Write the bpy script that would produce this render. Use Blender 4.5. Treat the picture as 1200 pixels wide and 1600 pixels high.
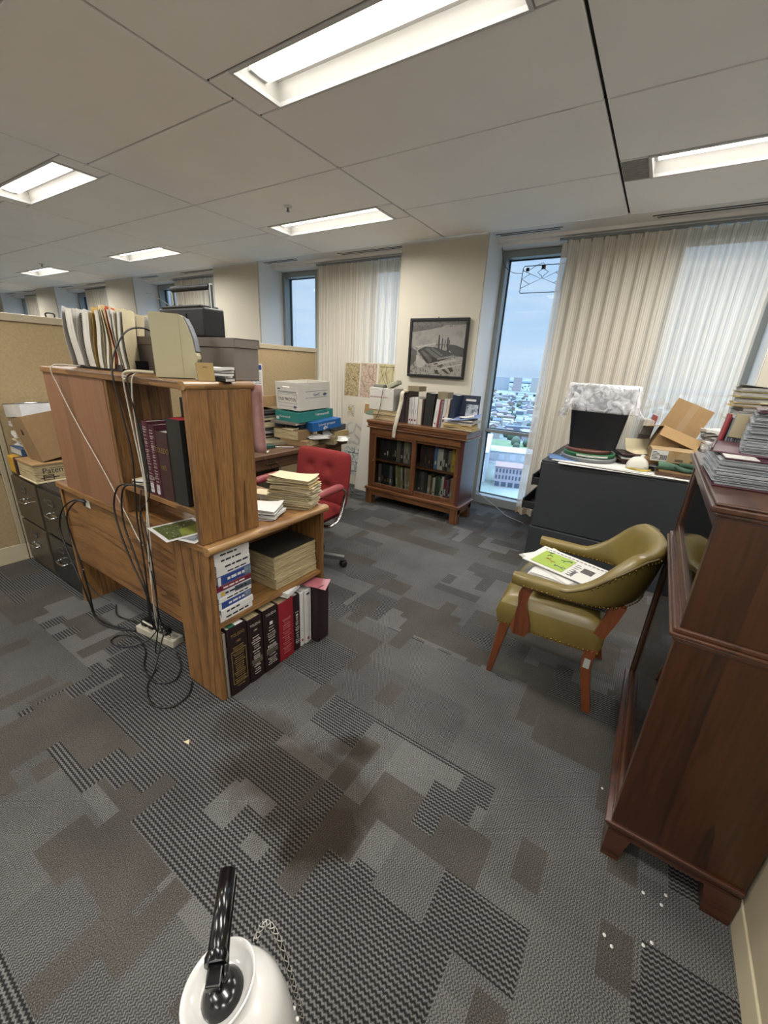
import bpy, math, random
from mathutils import Vector, Matrix, Euler
random.seed(7)
for _o in list(bpy.data.objects):
    bpy.data.objects.remove(_o)
S = bpy.context.scene
COL = S.collection
R = math.radians
PI = math.pi

# ------------------------------------------------------------------ camera
def make_camera():
    yaw, pit, roll = R(-32.282), R(-19.804), R(3.1264)
    f = Vector((math.sin(yaw)*math.cos(pit), math.cos(yaw)*math.cos(pit), math.sin(pit)))
    r = Vector((math.cos(yaw), -math.sin(yaw), 0))
    u = r.cross(f)
    r2 = r*math.cos(roll) + u*math.sin(roll)
    u2 = -r*math.sin(roll) + u*math.cos(roll)
    cam = bpy.data.cameras.new('camera')
    cam.sensor_fit = 'HORIZONTAL'
    cam.sensor_width = 36.0
    cam.lens = 36.0*632.96/1200.0
    cam.clip_start = 0.02
    cam.clip_end = 20000
    o = bpy.data.objects.new('camera', cam)
    m = Matrix((r2, u2, -f)).transposed().to_4x4()
    m.translation = Vector((0, 0, 1.5))
    o.matrix_world = m
    COL.objects.link(o)
    S.camera = o
make_camera()

# ------------------------------------------------------------------ look
S.view_settings.view_transform = 'Standard'
S.view_settings.look = 'None'
S.view_settings.exposure = 0.90
S.view_settings.gamma = 1.0
S.view_settings.use_curve_mapping = False
S.render.engine = 'CYCLES'
S.cycles.use_denoising = True
S.cycles.max_bounces = 8
S.cycles.diffuse_bounces = 6
S.cycles.transparent_max_bounces = 12
S.cycles.caustics_reflective = False
S.cycles.caustics_refractive = False

LAMP_W = 21.0         # watts of each ceiling troffer
LENS_E = 3.6          # glow of the lens itself
SKY_E = 0.74

ZENITH = 8.0          # brightness of the zenith against the horizon

def lin(c):
    if isinstance(c, str):
        c = c.lstrip('#')
        c = [int(c[i:i+2], 16)/255 for i in (0, 2, 4)]
    return tuple((v/12.92 if v <= .04045 else ((v+.055)/1.055)**2.4) for v in c[:3]) + (1.0,)

ALB = .66             # how pale the finishes are against the bright exposure
SAT = 1.0
def fin(c, k=None):
    r, g, b, _ = lin(c)
    y = .3*r+.59*g+.11*b
    k = ALB if k is None else k
    return tuple(max(0, (y+(v-y)*SAT)*k) for v in (r, g, b)) + (1.0,)

# ------------------------------------------------------------------ world: pale overcast daylight
def make_world():
    w = bpy.data.worlds.new('world')
    S.world = w
    w.use_nodes = True
    n, l = w.node_tree.nodes, w.node_tree.links
    n.clear()
    out = n.new('ShaderNodeOutputWorld'); bg = n.new('ShaderNodeBackground')
    tc = n.new('ShaderNodeTexCoord'); sp = n.new('ShaderNodeSeparateXYZ')
    l.new(tc.outputs['Generated'], sp.inputs[0])
    rp = n.new('ShaderNodeValToRGB')
    e = rp.color_ramp.elements
    e[0].position = 0.0; e[0].color = lin('#b3c8e0')
    e[1].position = 0.5; e[1].color = lin('#a9c6ea')
    k = e.new(0.02); k.color = lin('#bccfe4')
    k = e.new(0.10); k.color = lin('#b2c9e2')
    l.new(sp.outputs['Z'], rp.inputs[0])
    mp = n.new('ShaderNodeMapping'); mp.inputs['Scale'].default_value = (2.0, 2.0, 11.0)
    l.new(tc.outputs['Generated'], mp.inputs[0])
    nz = n.new('ShaderNodeTexNoise'); nz.inputs['Scale'].default_value = 2.4; nz.inputs['Detail'].default_value = 6
    l.new(mp.outputs[0], nz.inputs['Vector'])
    cr = n.new('ShaderNodeValToRGB'); cr.color_ramp.elements[0].position = .42; cr.color_ramp.elements[1].position = .72
    l.new(nz.outputs[0], cr.inputs[0])
    mx = n.new('ShaderNodeMixRGB'); mx.inputs[2].default_value = lin('#d3dce6')
    sc = n.new('ShaderNodeMath'); sc.operation = 'MULTIPLY'; sc.inputs[1].default_value = .6
    l.new(cr.outputs[0], sc.inputs[0]); l.new(sc.outputs[0], mx.inputs[0])
    l.new(rp.outputs[0], mx.inputs[1])
    l.new(mx.outputs[0], bg.inputs[0])
    # an overcast sky grows brighter towards the zenith
    zr = n.new('ShaderNodeMapRange'); zr.interpolation_type = 'SMOOTHSTEP'
    zr.inputs[1].default_value = .24; zr.inputs[2].default_value = .75; zr.inputs[3].default_value = SKY_E; zr.inputs[4].default_value = SKY_E*ZENITH
    l.new(sp.outputs['Z'], zr.inputs[0]); l.new(zr.outputs[0], bg.inputs[1])
    l.new(bg.outputs[0], out.inputs[0])
make_world()

# ------------------------------------------------------------------ materials
MATS = {}
def _new(name):
    m = bpy.data.materials.new(name); m.use_nodes = True
    n, l = m.node_tree.nodes, m.node_tree.links
    return m, n, l, n['Principled BSDF']

def mat(name, col, rough=.6, metal=0.0, var=.08, scale=14.0, bump=0.0, bscale=200.0, spec=.4, coat=0.0, alb=None):
    """plain surface with a little procedural unevenness"""
    if name in MATS: return MATS[name]
    m, n, l, b = _new(name)
    b.inputs['Roughness'].default_value = rough
    b.inputs['Metallic'].default_value = metal
    b.inputs['Specular IOR Level'].default_value = spec
    b.inputs['Coat Weight'].default_value = coat
    tc = n.new('ShaderNodeTexCoord')
    nz = n.new('ShaderNodeTexNoise'); nz.inputs['Scale'].default_value = scale; nz.inputs['Detail'].default_value = 5
    l.new(tc.outputs['Object'], nz.inputs['Vector'])
    rp = n.new('ShaderNodeValToRGB')
    c = fin(col, alb)
    rp.color_ramp.elements[0].position = .3; rp.color_ramp.elements[1].position = .7
    rp.color_ramp.elements[0].color = tuple(max(0, v*(1-var)) for v in c[:3]) + (1,)
    rp.color_ramp.elements[1].color = tuple(min(1, v*(1+var)) for v in c[:3]) + (1,)
    l.new(nz.outputs[0], rp.inputs[0]); l.new(rp.outputs[0], b.inputs['Base Color'])
    if bump:
        bz = n.new('ShaderNodeTexNoise'); bz.inputs['Scale'].default_value = bscale; bz.inputs['Detail'].default_value = 3
        l.new(tc.outputs['Object'], bz.inputs['Vector'])
        bp = n.new('ShaderNodeBump'); bp.inputs['Strength'].default_value = bump; bp.inputs['Distance'].default_value = .003
        l.new(bz.outputs[0], bp.inputs['Height']); l.new(bp.outputs[0], b.inputs['Normal'])
    MATS[name] = m
    return m

def wood(name, light, dark, axis='Z', rough=.42, rings=1.0, stretch=.06, scale=9.0, coat=.1):
    """wood: cathedral rings plus fine pores drawn out along the grain axis"""
    if name in MATS: return MATS[name]
    m, n, l, b = _new(name)
    b.inputs['Roughness'].default_value = rough
    b.inputs['Coat Weight'].default_value = coat
    b.inputs['Coat Roughness'].default_value = .3
    tc = n.new('ShaderNodeTexCoord')
    s = {'X': (stretch, 1, 1), 'Y': (1, stretch, 1), 'Z': (1, 1, stretch)}[axis]
    mp = n.new('ShaderNodeMapping'); mp.inputs['Scale'].default_value = s
    l.new(tc.outputs['Object'], mp.inputs[0])
    nz = n.new('ShaderNodeTexNoise'); nz.inputs['Scale'].default_value = scale*.55; nz.inputs['Detail'].default_value = 2
    nz.inputs['Distortion'].default_value = .4
    l.new(mp.outputs[0], nz.inputs['Vector'])
    ml = n.new('ShaderNodeMath'); ml.operation = 'MULTIPLY'; ml.inputs[1].default_value = 11*rings
    l.new(nz.outputs[0], ml.inputs[0])
    fr = n.new('ShaderNodeMath'); fr.operation = 'FRACT'; l.new(ml.outputs[0], fr.inputs[0])
    pw = n.new('ShaderNodeMath'); pw.operation = 'POWER'; pw.inputs[1].default_value = 3.0
    l.new(fr.outputs[0], pw.inputs[0])
    fz = n.new('ShaderNodeTexNoise'); fz.inputs['Scale'].default_value = scale*22; fz.inputs['Detail'].default_value = 3
    l.new(mp.outputs[0], fz.inputs['Vector'])
    ad = n.new('ShaderNodeMath'); ad.operation = 'MULTIPLY_ADD'; ad.inputs[1].default_value = .62
    l.new(pw.outputs[0], ad.inputs[0])
    f2 = n.new('ShaderNodeMath'); f2.operation = 'MULTIPLY_ADD'; f2.inputs[1].default_value = 1.5; f2.inputs[2].default_value = -.5
    l.new(fz.outputs[0], f2.inputs[0]); l.new(f2.outputs[0], ad.inputs[2])
    rp = n.new('ShaderNodeValToRGB')
    rp.color_ramp.elements[0].position = .05; rp.color_ramp.elements[0].color = fin(light)
    rp.color_ramp.elements[1].position = .95; rp.color_ramp.elements[1].color = fin(dark)
    l.new(ad.outputs[0], rp.inputs[0]); l.new(rp.outputs[0], b.inputs['Base Color'])
    bp = n.new('ShaderNodeBump'); bp.inputs['Strength'].default_value = .08; bp.inputs['Distance'].default_value = .002
    l.new(fz.outputs[0], bp.inputs['Height']); l.new(bp.outputs[0], b.inputs['Normal'])
    MATS[name] = m
    return m

def pages(name, light, dark, axis='X', scale=260.0):
    """edges of stacked paper: thin lines across one axis"""
    if name in MATS: return MATS[name]
    m, n, l, b = _new(name)
    b.inputs['Roughness'].default_value = .85
    tc = n.new('ShaderNodeTexCoord')
    s = {'X': (1, .03, .03), 'Y': (.03, 1, .03), 'Z': (.03, .03, 1)}[axis]
    mp = n.new('ShaderNodeMapping'); mp.inputs['Scale'].default_value = s
    l.new(tc.outputs['Object'], mp.inputs[0])
    nz = n.new('ShaderNodeTexNoise'); nz.inputs['Scale'].default_value = scale; nz.inputs['Detail'].default_value = 4
    nz.inputs['Roughness'].default_value = .7
    l.new(mp.outputs[0], nz.inputs['Vector'])
    rp = n.new('ShaderNodeValToRGB')
    rp.color_ramp.elements[0].position = .36; rp.color_ramp.elements[0].color = fin(dark)
    rp.color_ramp.elements[1].position = .6; rp.color_ramp.elements[1].color = fin(light)
    l.new(nz.outputs[0], rp.inputs[0]); l.new(rp.outputs[0], b.inputs['Base Color'])
    bp = n.new('ShaderNodeBump'); bp.inputs['Strength'].default_value = .5; bp.inputs['Distance'].default_value = .002
    l.new(nz.outputs[0], bp.inputs['Height']); l.new(bp.outputs[0], b.inputs['Normal'])
    MATS[name] = m
    return m

def glass(name, tint='#ffffff', refl=.08, rough=.02):
    if name in MATS: return MATS[name]
    m = bpy.data.materials.new(name); m.use_nodes = True
    n, l = m.node_tree.nodes, m.node_tree.links
    n.clear()
    out = n.new('ShaderNodeOutputMaterial'); mx = n.new('ShaderNodeMixShader')
    t = n.new('ShaderNodeBsdfTransparent'); t.inputs[0].default_value = lin(tint)
    g = n.new('ShaderNodeBsdfGlossy'); g.inputs['Roughness'].default_value = rough
    lw = n.new('ShaderNodeLayerWeight'); lw.inputs[0].default_value = .25
    ml = n.new('ShaderNodeMath'); ml.operation = 'MULTIPLY_ADD'; ml.inputs[1].default_value = .5; ml.inputs[2].default_value = refl*.4
    l.new(lw.outputs['Fresnel'], ml.inputs[0]); l.new(ml.outputs[0], mx.inputs[0])
    l.new(t.outputs[0], mx.inputs[1]); l.new(g.outputs[0], mx.inputs[2]); l.new(mx.outputs[0], out.inputs[0])
    MATS[name] = m
    return m

def emit(name, col, e):
    if name in MATS: return MATS[name]
    m = bpy.data.materials.new(name); m.use_nodes = True
    n, l = m.node_tree.nodes, m.node_tree.links
    n.clear()
    out = n.new('ShaderNodeOutputMaterial'); em = n.new('ShaderNodeEmission')
    em.inputs[0].default_value = lin(col); em.inputs[1].default_value = e
    l.new(em.outputs[0], out.inputs[0])
    MATS[name] = m
    return m

# ------------------------------------------------------------------ mesh builder
WORLD = {}                 # things whose parts are given in room coordinates
def world_off(p):
    if p is None: return None
    while p.parent is not None: p = p.parent
    return WORLD.get(p.name)
class MB:
    def __init__(s):
        s.v = []; s.f = []; s.sm = []
    def add(s, vs, fs, M=None, smooth=False):
        o = len(s.v)
        s.v += [tuple(M @ Vector(p)) if M is not None else tuple(p) for p in vs]
        for q in fs:
            s.f.append(tuple(i+o for i in q)); s.sm.append(smooth)
        return s
    def box(s, x0, x1, y0, y1, z0, z1, M=None):
        vs = [(x, y, z) for z in (z0, z1) for y in (y0, y1) for x in (x0, x1)]
        return s.add(vs, [(0,2,3,1), (4,5,7,6), (0,1,5,4), (2,6,7,3), (0,4,6,2), (1,3,7,5)], M)
    def cbox(s, c, d, rot=(0,0,0)):
        M = Matrix.Translation(c) @ Euler(rot).to_matrix().to_4x4()
        x, y, z = d[0]/2, d[1]/2, d[2]/2
        return s.box(-x, x, -y, y, -z, z, M)
    def prism(s, poly, a, b, axis='Z', M=None, smooth=False):
        """extrude a 2-D polygon from a to b along an axis (poly in the other two, in order)"""
        n = len(poly)
        def P(p, t):
            if axis == 'Z': return (p[0], p[1], t)
            if axis == 'Y': return (p[0], t, p[1])
            return (t, p[0], p[1])
        vs = [P(p, a) for p in poly] + [P(p, b) for p in poly]
        fs = [(i, (i+1) % n, n+(i+1) % n, n+i) for i in range(n)]
        s.add(vs, fs, M, smooth)
        return s.add(vs, [tuple(range(n))[::-1], tuple(range(n, 2*n))], M)
    def tube(s, pts, r, n=8, cap=True, closed=False, flat=None):
        pts = [Vector(p) for p in pts]
        rs = r if isinstance(r, (list, tuple)) else [r]*len(pts)
        vs = []; fs = []
        T0 = (pts[1]-pts[0]).normalized()
        up = Vector((0,0,1)) if abs(T0.z) < .9 else Vector((1,0,0))
        N = (up - T0*up.dot(T0)).normalized()
        m = len(pts)
        for i, p in enumerate(pts):
            if closed: T = (pts[(i+1) % m]-pts[i-1])
            else: T = (pts[min(i+1, m-1)]-pts[max(i-1, 0)])
            if T.length < 1e-9: T = T0
            T = T.normalized()
            N = N - T*N.dot(T)
            N = N.normalized() if N.length > 1e-6 else Vector((1,0,0))
            B = T.cross(N)
            for k in range(n):
                a = 2*PI*k/n
                vs.append(p + (N*math.cos(a) + B*math.sin(a)*(flat or 1))*rs[i])
        for i in range(m if closed else m-1):
            j = (i+1) % m
            for k in range(n):
                k2 = (k+1) % n
                fs.append((i*n+k, i*n+k2, j*n+k2, j*n+k))
        s.add(vs, fs, None, True)
        if cap and not closed:
            s.add(vs[:n], [tuple(range(n))[::-1]]); s.add(vs[-n:], [tuple(range(n))])
        return s
    def lathe(s, prof, n=32, M=None, cap=True):
        vs = []; fs = []
        for r, z in prof:
            for k in range(n):
                a = 2*PI*k/n
                vs.append((r*math.cos(a), r*math.sin(a), z))
        for i in range(len(prof)-1):
            for k in range(n):
                k2 = (k+1) % n
                fs.append((i*n+k, i*n+k2, (i+1)*n+k2, (i+1)*n+k))
        s.add(vs, fs, M, True)
        if cap:
            if prof[0][0] > 1e-5: s.add(vs[:n], [tuple(range(n))[::-1]], M)
            if prof[-1][0] > 1e-5: s.add(vs[-n:], [tuple(range(n))], M)
        return s
    def ball(s, c, r, n=10, m=6):
        if not isinstance(r, (tuple, list)): r = (r, r, r)
        prof = [(max(1e-6, math.sin(PI*i/m)), -math.cos(PI*i/m)) for i in range(m+1)]
        M = Matrix.Translation(c) @ Matrix.Diagonal((r[0], r[1], r[2], 1))
        return s.lathe(prof, n, M, False)
    def grid(s, fn, nu, nv, M=None, smooth=True):
        vs = [fn(i/nu, j/nv) for j in range(nv+1) for i in range(nu+1)]
        fs = [(j*(nu+1)+i, j*(nu+1)+i+1, (j+1)*(nu+1)+i+1, (j+1)*(nu+1)+i) for j in range(nv) for i in range(nu)]
        return s.add(vs, fs, M, smooth)
    def sheet(s, w, d, t, curl=0.0, M=None, nu=8, nv=6, seed=0, rumple=0.0):
        """a sheet of paper w by d, thickness t, lying flat with lifted corners"""
        rd = random.Random(seed)
        ph = [rd.uniform(0, 6) for _ in range(4)]
        def z(u, v):
            a = (u-.5)*2; b = (v-.5)*2
            return curl*(.5*(a*b+1))**2*abs(a*b) + rumple*(math.sin(5*u+ph[0])*math.sin(4*v+ph[1])+.5*math.sin(9*u+7*v+ph[2]))
        s.grid(lambda u, v: ((u-.5)*w, (v-.5)*d, z(u, v)+t), nu, nv, M)
        s.grid(lambda u, v: ((.5-u)*w, (v-.5)*d, z(1-u, v)), nu, nv, M)
        ring = []
        for i in range(nu+1): ring.append((i/nu, 0))
        for j in range(1, nv+1): ring.append((1, j/nv))
        for i in range(nu-1, -1, -1): ring.append((i/nu, 1))
        for j in range(nv-1, 0, -1): ring.append((0, j/nv))
        k = len(ring)
        vs = [((u-.5)*w, (v-.5)*d, z(u, v)) for u, v in ring] + [((u-.5)*w, (v-.5)*d, z(u, v)+t) for u, v in ring]
        return s.add(vs, [(i, (i+1) % k, k+(i+1) % k, k+i) for i in range(k)], M)
    def build(s, name, m, parent=None, bevel=0.0, seg=2, loc=None, rot=None, subd=0, smooth=False, solid=0.0):
        me = bpy.data.meshes.new(name)
        off = world_off(parent)
        if off is not None: s.v = [(p[0]-off[0], p[1]-off[1], p[2]-off[2]) for p in s.v]
        me.from_pydata(s.v, [], s.f)
        me.polygons.foreach_set('use_smooth', [bool(x or smooth) for x in s.sm])
        me.materials.append(m if not isinstance(m, str) else MATS[m])
        me.update()
        o = bpy.data.objects.new(name, me)
        COL.objects.link(o)
        if parent is not None: o.parent = parent
        if loc is not None: o.location = loc
        if rot is not None: o.rotation_euler = rot
        if solid:
            md = o.modifiers.new('solid', 'SOLIDIFY'); md.thickness = solid; md.offset = 0
        if bevel:
            md = o.modifiers.new('bevel', 'BEVEL'); md.width = bevel; md.segments = seg; md.limit_method = 'ANGLE'; md.angle_limit = R(40)
        if subd:
            md = o.modifiers.new('subd', 'SUBSURF'); md.levels = subd; md.render_levels = subd
        return o

def box1(name, m, x0, x1, y0, y1, z0, z1, parent=None, bevel=0.0, **k):
    return MB().box(x0, x1, y0, y1, z0, z1).build(name, m, parent, bevel, **k)

def tag(o, label=None, cat=None, group=None, kind=None):
    if label: o['label'] = label
    if cat: o['category'] = cat
    if group: o['group'] = group
    if kind: o['kind'] = kind
    return o

def thing(name, label, cat, loc=(0,0,0), rot=(0,0,0), group=None):
    o = bpy.data.objects.new(name, None)
    o.empty_display_size = .05
    COL.objects.link(o)
    o.location = loc
    o.rotation_euler = rot if isinstance(rot, (tuple, list)) else (0, 0, rot)
    return tag(o, label, cat, group)

def wthing(name, label, cat, loc, group=None):
    t = thing(name, label, cat, loc, 0, group)
    WORLD[t.name] = tuple(loc)
    return t

def struct(o):
    o['kind'] = 'structure'
    return o

def dup(root, loc=None, rot=None, label=None, group=None):
    r = root.copy(); COL.objects.link(r)
    if loc is not None: r.location = loc
    if rot is not None: r.rotation_euler = rot
    if label: r['label'] = label
    if group: r['group'] = group
    for ch in list(root.children):
        c = ch.copy(); COL.objects.link(c); c.parent = r
        for g in ch.children:
            d = g.copy(); COL.objects.link(d); d.parent = c
    return r

def text(s, size, m, parent, loc, rot=(0,0,0), name='lettering', align='LEFT', ext=.0004, xs=1.0):
    cu = bpy.data.curves.new(name, 'FONT')
    cu.body = s; cu.size = size; cu.align_x = align; cu.extrude = ext; cu.resolution_u = 3
    t = bpy.data.objects.new(name, cu)
    me = bpy.data.meshes.new_from_object(t)
    bpy.data.objects.remove(t); bpy.data.curves.remove(cu)
    me.name = name
    me.materials.clear(); me.materials.append(m)
    o = bpy.data.objects.new(name, me)
    COL.objects.link(o); o.parent = parent
    off = world_off(parent)
    o.location = loc if off is None else (loc[0]-off[0], loc[1]-off[1], loc[2]-off[2])
    o.rotation_euler = rot; o.scale = (xs, 1, 1)
    return o

ORD = ['topmost', 'second from the top', 'third from the top', 'fourth from the top', 'fifth from the top', 'sixth from the top',
       'seventh from the top', 'eighth from the top', 'ninth from the top', 'tenth from the top', 'eleventh from the top', 'twelfth from the top',
       'thirteenth from the top', 'fourteenth from the top']
ORDL = ['first', 'second', 'third', 'fourth', 'fifth', 'sixth', 'seventh', 'eighth', 'ninth', 'tenth', 'eleventh', 'twelfth', 'thirteenth', 'fourteenth', 'fifteenth', 'sixteenth']

def smooth_path(pts, n=6):
    """Catmull-Rom through the points"""
    P = [Vector(p) for p in pts]
    P = [P[0]*2-P[1]] + P + [P[-1]*2-P[-2]]
    out = []
    for i in range(1, len(P)-2):
        a, b, c, d = P[i-1], P[i], P[i+1], P[i+2]
        for k in range(n):
            t = k/n
            out.append(.5*((2*b) + (c-a)*t + (2*a-5*b+4*c-d)*t*t + (3*b-a-3*c+d)*t**3))
    out.append(P[-2])
    return out
# ================================================================== THE SETTING
# ---- carpet
def carpet_mat():
    m, n, l, b = _new('carpet')
    b.inputs['Roughness'].default_value = .95
    b.inputs['Specular IOR Level'].default_value = .12
    tc = n.new('ShaderNodeTexCoord')
    def M(op, a, c=None, d=None):
        x = n.new('ShaderNodeMath'); x.operation = op
        for i, v in enumerate((a, c, d)):
            if v is None: continue
            if isinstance(v, (int, float)): x.inputs[i].default_value = v
            else: l.new(v, x.inputs[i])
        return x.outputs[0]
    def brick(w, h, off, seed, rot=0.0):
        mp = n.new('ShaderNodeMapping'); mp.inputs['Location'].default_value = seed; mp.inputs['Rotation'].default_value = (0, 0, rot)
        l.new(tc.outputs['Object'], mp.inputs[0])
        t = n.new('ShaderNodeTexBrick')
        t.inputs['Scale'].default_value = 1; t.inputs['Mortar Size'].default_value = 0
        t.inputs['Brick Width'].default_value = w; t.inputs['Row Height'].default_value = h
        t.inputs['Color1'].default_value = (0,0,0,1); t.inputs['Color2'].default_value = (1,1,1,1)
        t.offset = off; t.squash = .6; t.squash_frequency = 3
        l.new(mp.outputs[0], t.inputs['Vector'])
        return t.outputs['Color']
    A = brick(.44, .165, .37, (.13, .31, 0))
    Bk = brick(.24, .085, .61, (.71, .05, 0), PI/2)
    Cc = brick(.66, .30, .45, (.4, .9, 0))
    sp = n.new('ShaderNodeSeparateXYZ'); l.new(tc.outputs['Object'], sp.inputs[0])
    X, Y = sp.outputs['X'], sp.outputs['Y']
    # zigzag ribs
    def zig(px, py, u, v, amp):
        tri = M('PINGPONG', v, py)
        sh = M('MULTIPLY_ADD', tri, amp, u)
        s = M('SINE', M('MULTIPLY', sh, 2*PI/px))
        return M('MULTIPLY_ADD', s, .5, .5)
    bold = zig(.0135, .0065, Y, X, .75)
    fine = zig(.0085, .006, X, Y, .9)
    nz = n.new('ShaderNodeTexNoise'); nz.inputs['Scale'].default_value = 330; nz.inputs['Detail'].default_value = 3
    l.new(tc.outputs['Object'], nz.inputs['Vector'])
    wn = n.new('ShaderNodeTexNoise'); wn.inputs['Scale'].default_value = 2.2; wn.inputs['Detail'].default_value = 6
    l.new(tc.outputs['Object'], wn.inputs['Vector'])
    isbold = M('MULTIPLY', M('GREATER_THAN', A, .62), M('GREATER_THAN', Cc, .42))
    isbold2 = M('MULTIPLY', M('GREATER_THAN', Bk, .80), M('GREATER_THAN', Cc, .5))
    isbold = M('MAXIMUM', isbold, isbold2)
    isdark = M('MULTIPLY', M('LESS_THAN', A, .26), M('SUBTRACT', 1.0, isbold))
    isdark2 = M('MULTIPLY', M('LESS_THAN', Bk, .10), M('SUBTRACT', 1.0, isbold))
    isdark = M('MAXIMUM', isdark, isdark2)
    # tone
    tone = M('MULTIPLY_ADD', fine, .42, .50)
    tone = M('ADD', tone, M('MULTIPLY', M('SUBTRACT', Cc, .5), .22))
    tb = M('MULTIPLY_ADD', bold, .78, .12)
    def mix(f, a, c):
        return M('ADD', M('MULTIPLY', a, M('SUBTRACT', 1.0, f)), M('MULTIPLY', c, f))
    tone = mix(isbold, tone, tb)
    tone = mix(isdark, tone, M('MULTIPLY_ADD', fine, .14, .52))
    tone = M('MULTIPLY', tone, M('MULTIPLY_ADD', nz.outputs[0], 2.3, -.12))
    tone = M('MULTIPLY', tone, M('MULTIPLY_ADD', wn.outputs[0], .7, .65))
    # the spilt stain and tracked dirt, with ragged borders of their own
    def stain(cx, cy, rx, ry, deep, rot=0.0, edge=.25, rag=.55, sc=5):
        mp = n.new('ShaderNodeMapping'); mp.vector_type = 'TEXTURE'
        mp.inputs['Location'].default_value = (cx, cy, 0); mp.inputs['Scale'].default_value = (rx, ry, 1); mp.inputs['Rotation'].default_value = (0, 0, rot)
        l.new(tc.outputs['Object'], mp.inputs[0])
        ln = n.new('ShaderNodeVectorMath'); ln.operation = 'LENGTH'; l.new(mp.outputs[0], ln.inputs[0])
        z = n.new('ShaderNodeTexNoise'); z.inputs['Scale'].default_value = sc; z.inputs['Detail'].default_value = 5
        l.new(tc.outputs['Object'], z.inputs['Vector'])
        d = M('ADD', ln.outputs['Value'], M('MULTIPLY', M('SUBTRACT', z.outputs[0], .5), rag))
        mr = n.new('ShaderNodeMapRange'); mr.interpolation_type = 'SMOOTHSTEP'
        mr.inputs[1].default_value = 1-edge; mr.inputs[2].default_value = 1+edge*.4
        mr.inputs[3].default_value = deep; mr.inputs[4].default_value = 1
        l.new(d, mr.inputs[0])
        return mr.outputs[0]
    stn = None
    for a in ((-.80, .77, .31, .20, .15, .25, .35, 1.5, 5), (-.62, .70, .11, .17, .0, -.5, .4, 1.3, 8), (-1.12, .84, .20, .11, .35, .3, .6, 1.3, 6), (-.72, 1.02, .12, .06, .1, .5, .5, 1.6, 9)):
        k = M('SUBTRACT', 1.0, stain(*a))
        stn = k if stn is None else M('MAXIMUM', stn, k)
    rp = n.new('ShaderNodeValToRGB')
    e = rp.color_ramp.elements
    e[0].position = 0; e[0].color = fin('#100f0e')
    e[1].position = 1.15; e[1].color = fin('#7a7977')
    k = e.new(.5); k.color = fin('#403f3e')
    l.new(tone, rp.inputs[0])
    mx = n.new('ShaderNodeMixRGB'); mx.blend_type = 'MULTIPLY'; mx.inputs[2].default_value = (.40, .33, .27, 1)
    l.new(stn, mx.inputs[0]); l.new(rp.outputs[0], mx.inputs[1])
    md = n.new('ShaderNodeMixRGB'); md.blend_type = 'MULTIPLY'; md.inputs[2].default_value = (.96, .90, .82, 1)
    l.new(isdark, md.inputs[0]); l.new(mx.outputs[0], md.inputs[1]); l.new(md.outputs[0], b.inputs['Base Color'])
    h = M('ADD', mix(isbold, M('MULTIPLY', fine, .5), bold), M('MULTIPLY', nz.outputs[0], .6))
    bp = n.new('ShaderNodeBump'); bp.inputs['Strength'].default_value = .55; bp.inputs['Distance'].default_value = .004
    l.new(h, bp.inputs['Height']); l.new(bp.outputs[0], b.inputs['Normal'])
    MATS['carpet'] = m
    return m
carpet_mat()
struct(MB().box(-18, 4.2, -4.2, 4.76, -.12, 0).build('floor', 'carpet'))

M_beige = mat('beige_paint', '#d9d2c0', .8, var=.03, scale=3, bump=.06, bscale=300)
M_white = mat('white_paint', '#e4e4e2', .7, alb=.9, var=.02, scale=3)
M_ceil = mat('ceiling_board', '#f6f5f3', .9, alb=1.0, var=.02, scale=2.5, bump=.12, bscale=420)
M_ceildark = mat('ceiling_groove', '#1c1b1a', .9)
M_soffit = mat('soffit_metal', '#dedbd5', .55, alb=1.0, var=.02)
M_frame = mat('window_metal', '#a4aaa8', .45, metal=.15, var=.03)
M_frameD = mat('gasket', '#1d2024', .7)
M_whitemetal = mat('white_enamel', '#eeeeec', .35, var=.01)
M_black = mat('black_plastic', '#17181a', .45, var=.1, bump=.05)
M_chrome = mat('chrome', '#d9dbdc', .16, metal=1.0, var=.02)
M_steel = mat('dull_steel', '#a2a4a4', .35, metal=.9, var=.06)

# ---- ceiling of separate boards with dark reveals, and troffers set into it
SX, SY = 1.575, .8125
X0, Y0 = -.515, 1.715
ceil = MB()
lights = []
for i in range(-11, 3):
    xa, xb = X0+SX*i, X0+SX*(i+1)
    for j in range(-7, 3):
        ya, yb = Y0+SY*j, min(Y0+SY*(j+1), 4.135)
        lit_a = (j % 4 == 0) if i % 2 else (j % 4 == 2)      # lamp centred on the seam at ya
        lit_b = ((j+1) % 4 == 0) if i % 2 else ((j+1) % 4 == 2)
        y1 = ya+.155 if lit_a else ya
        y2 = yb-.155 if lit_b else yb
        ceil.box(xa+.008, xb-.008, y1+.007, y2-.007, 2.7, 2.716)
        if lit_a: lights.append((i, (xa+xb)/2, ya))
struct(ceil.build('ceiling', M_ceil, bevel=.0015, seg=1))
deck = MB()
deck.box(-18, 4.2, -4.2, 4.14, 2.84, 2.9)
struct(deck.build('ceiling_deck', M_ceildark))
# dark tee bars above the gaps
tee = MB()
for i in range(-11, 4):
    tee.box(X0+SX*i-.012, X0+SX*i+.012, -4.2, 4.135, 2.712, 2.722)
for j in range(-7, 4):
    for i in range(-11, 3):
        lit = (j % 4 == 0) if i % 2 else (j % 4 == 2)
        if not lit and Y0+SY*j < 4.1:
            tee.box(X0+SX*i, X0+SX*(i+1), Y0+SY*j-.012, Y0+SY*j+.012, 2.712, 2.722)
        if lit:
            for s in (-1, 1):
                tee.box(X0+SX*i, X0+SX*(i+1), Y0+SY*j+s*.155-.010, Y0+SY*j+s*.155+.010, 2.716, 2.726)
struct(tee.build('ceiling_seam', M_ceildark))

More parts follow.
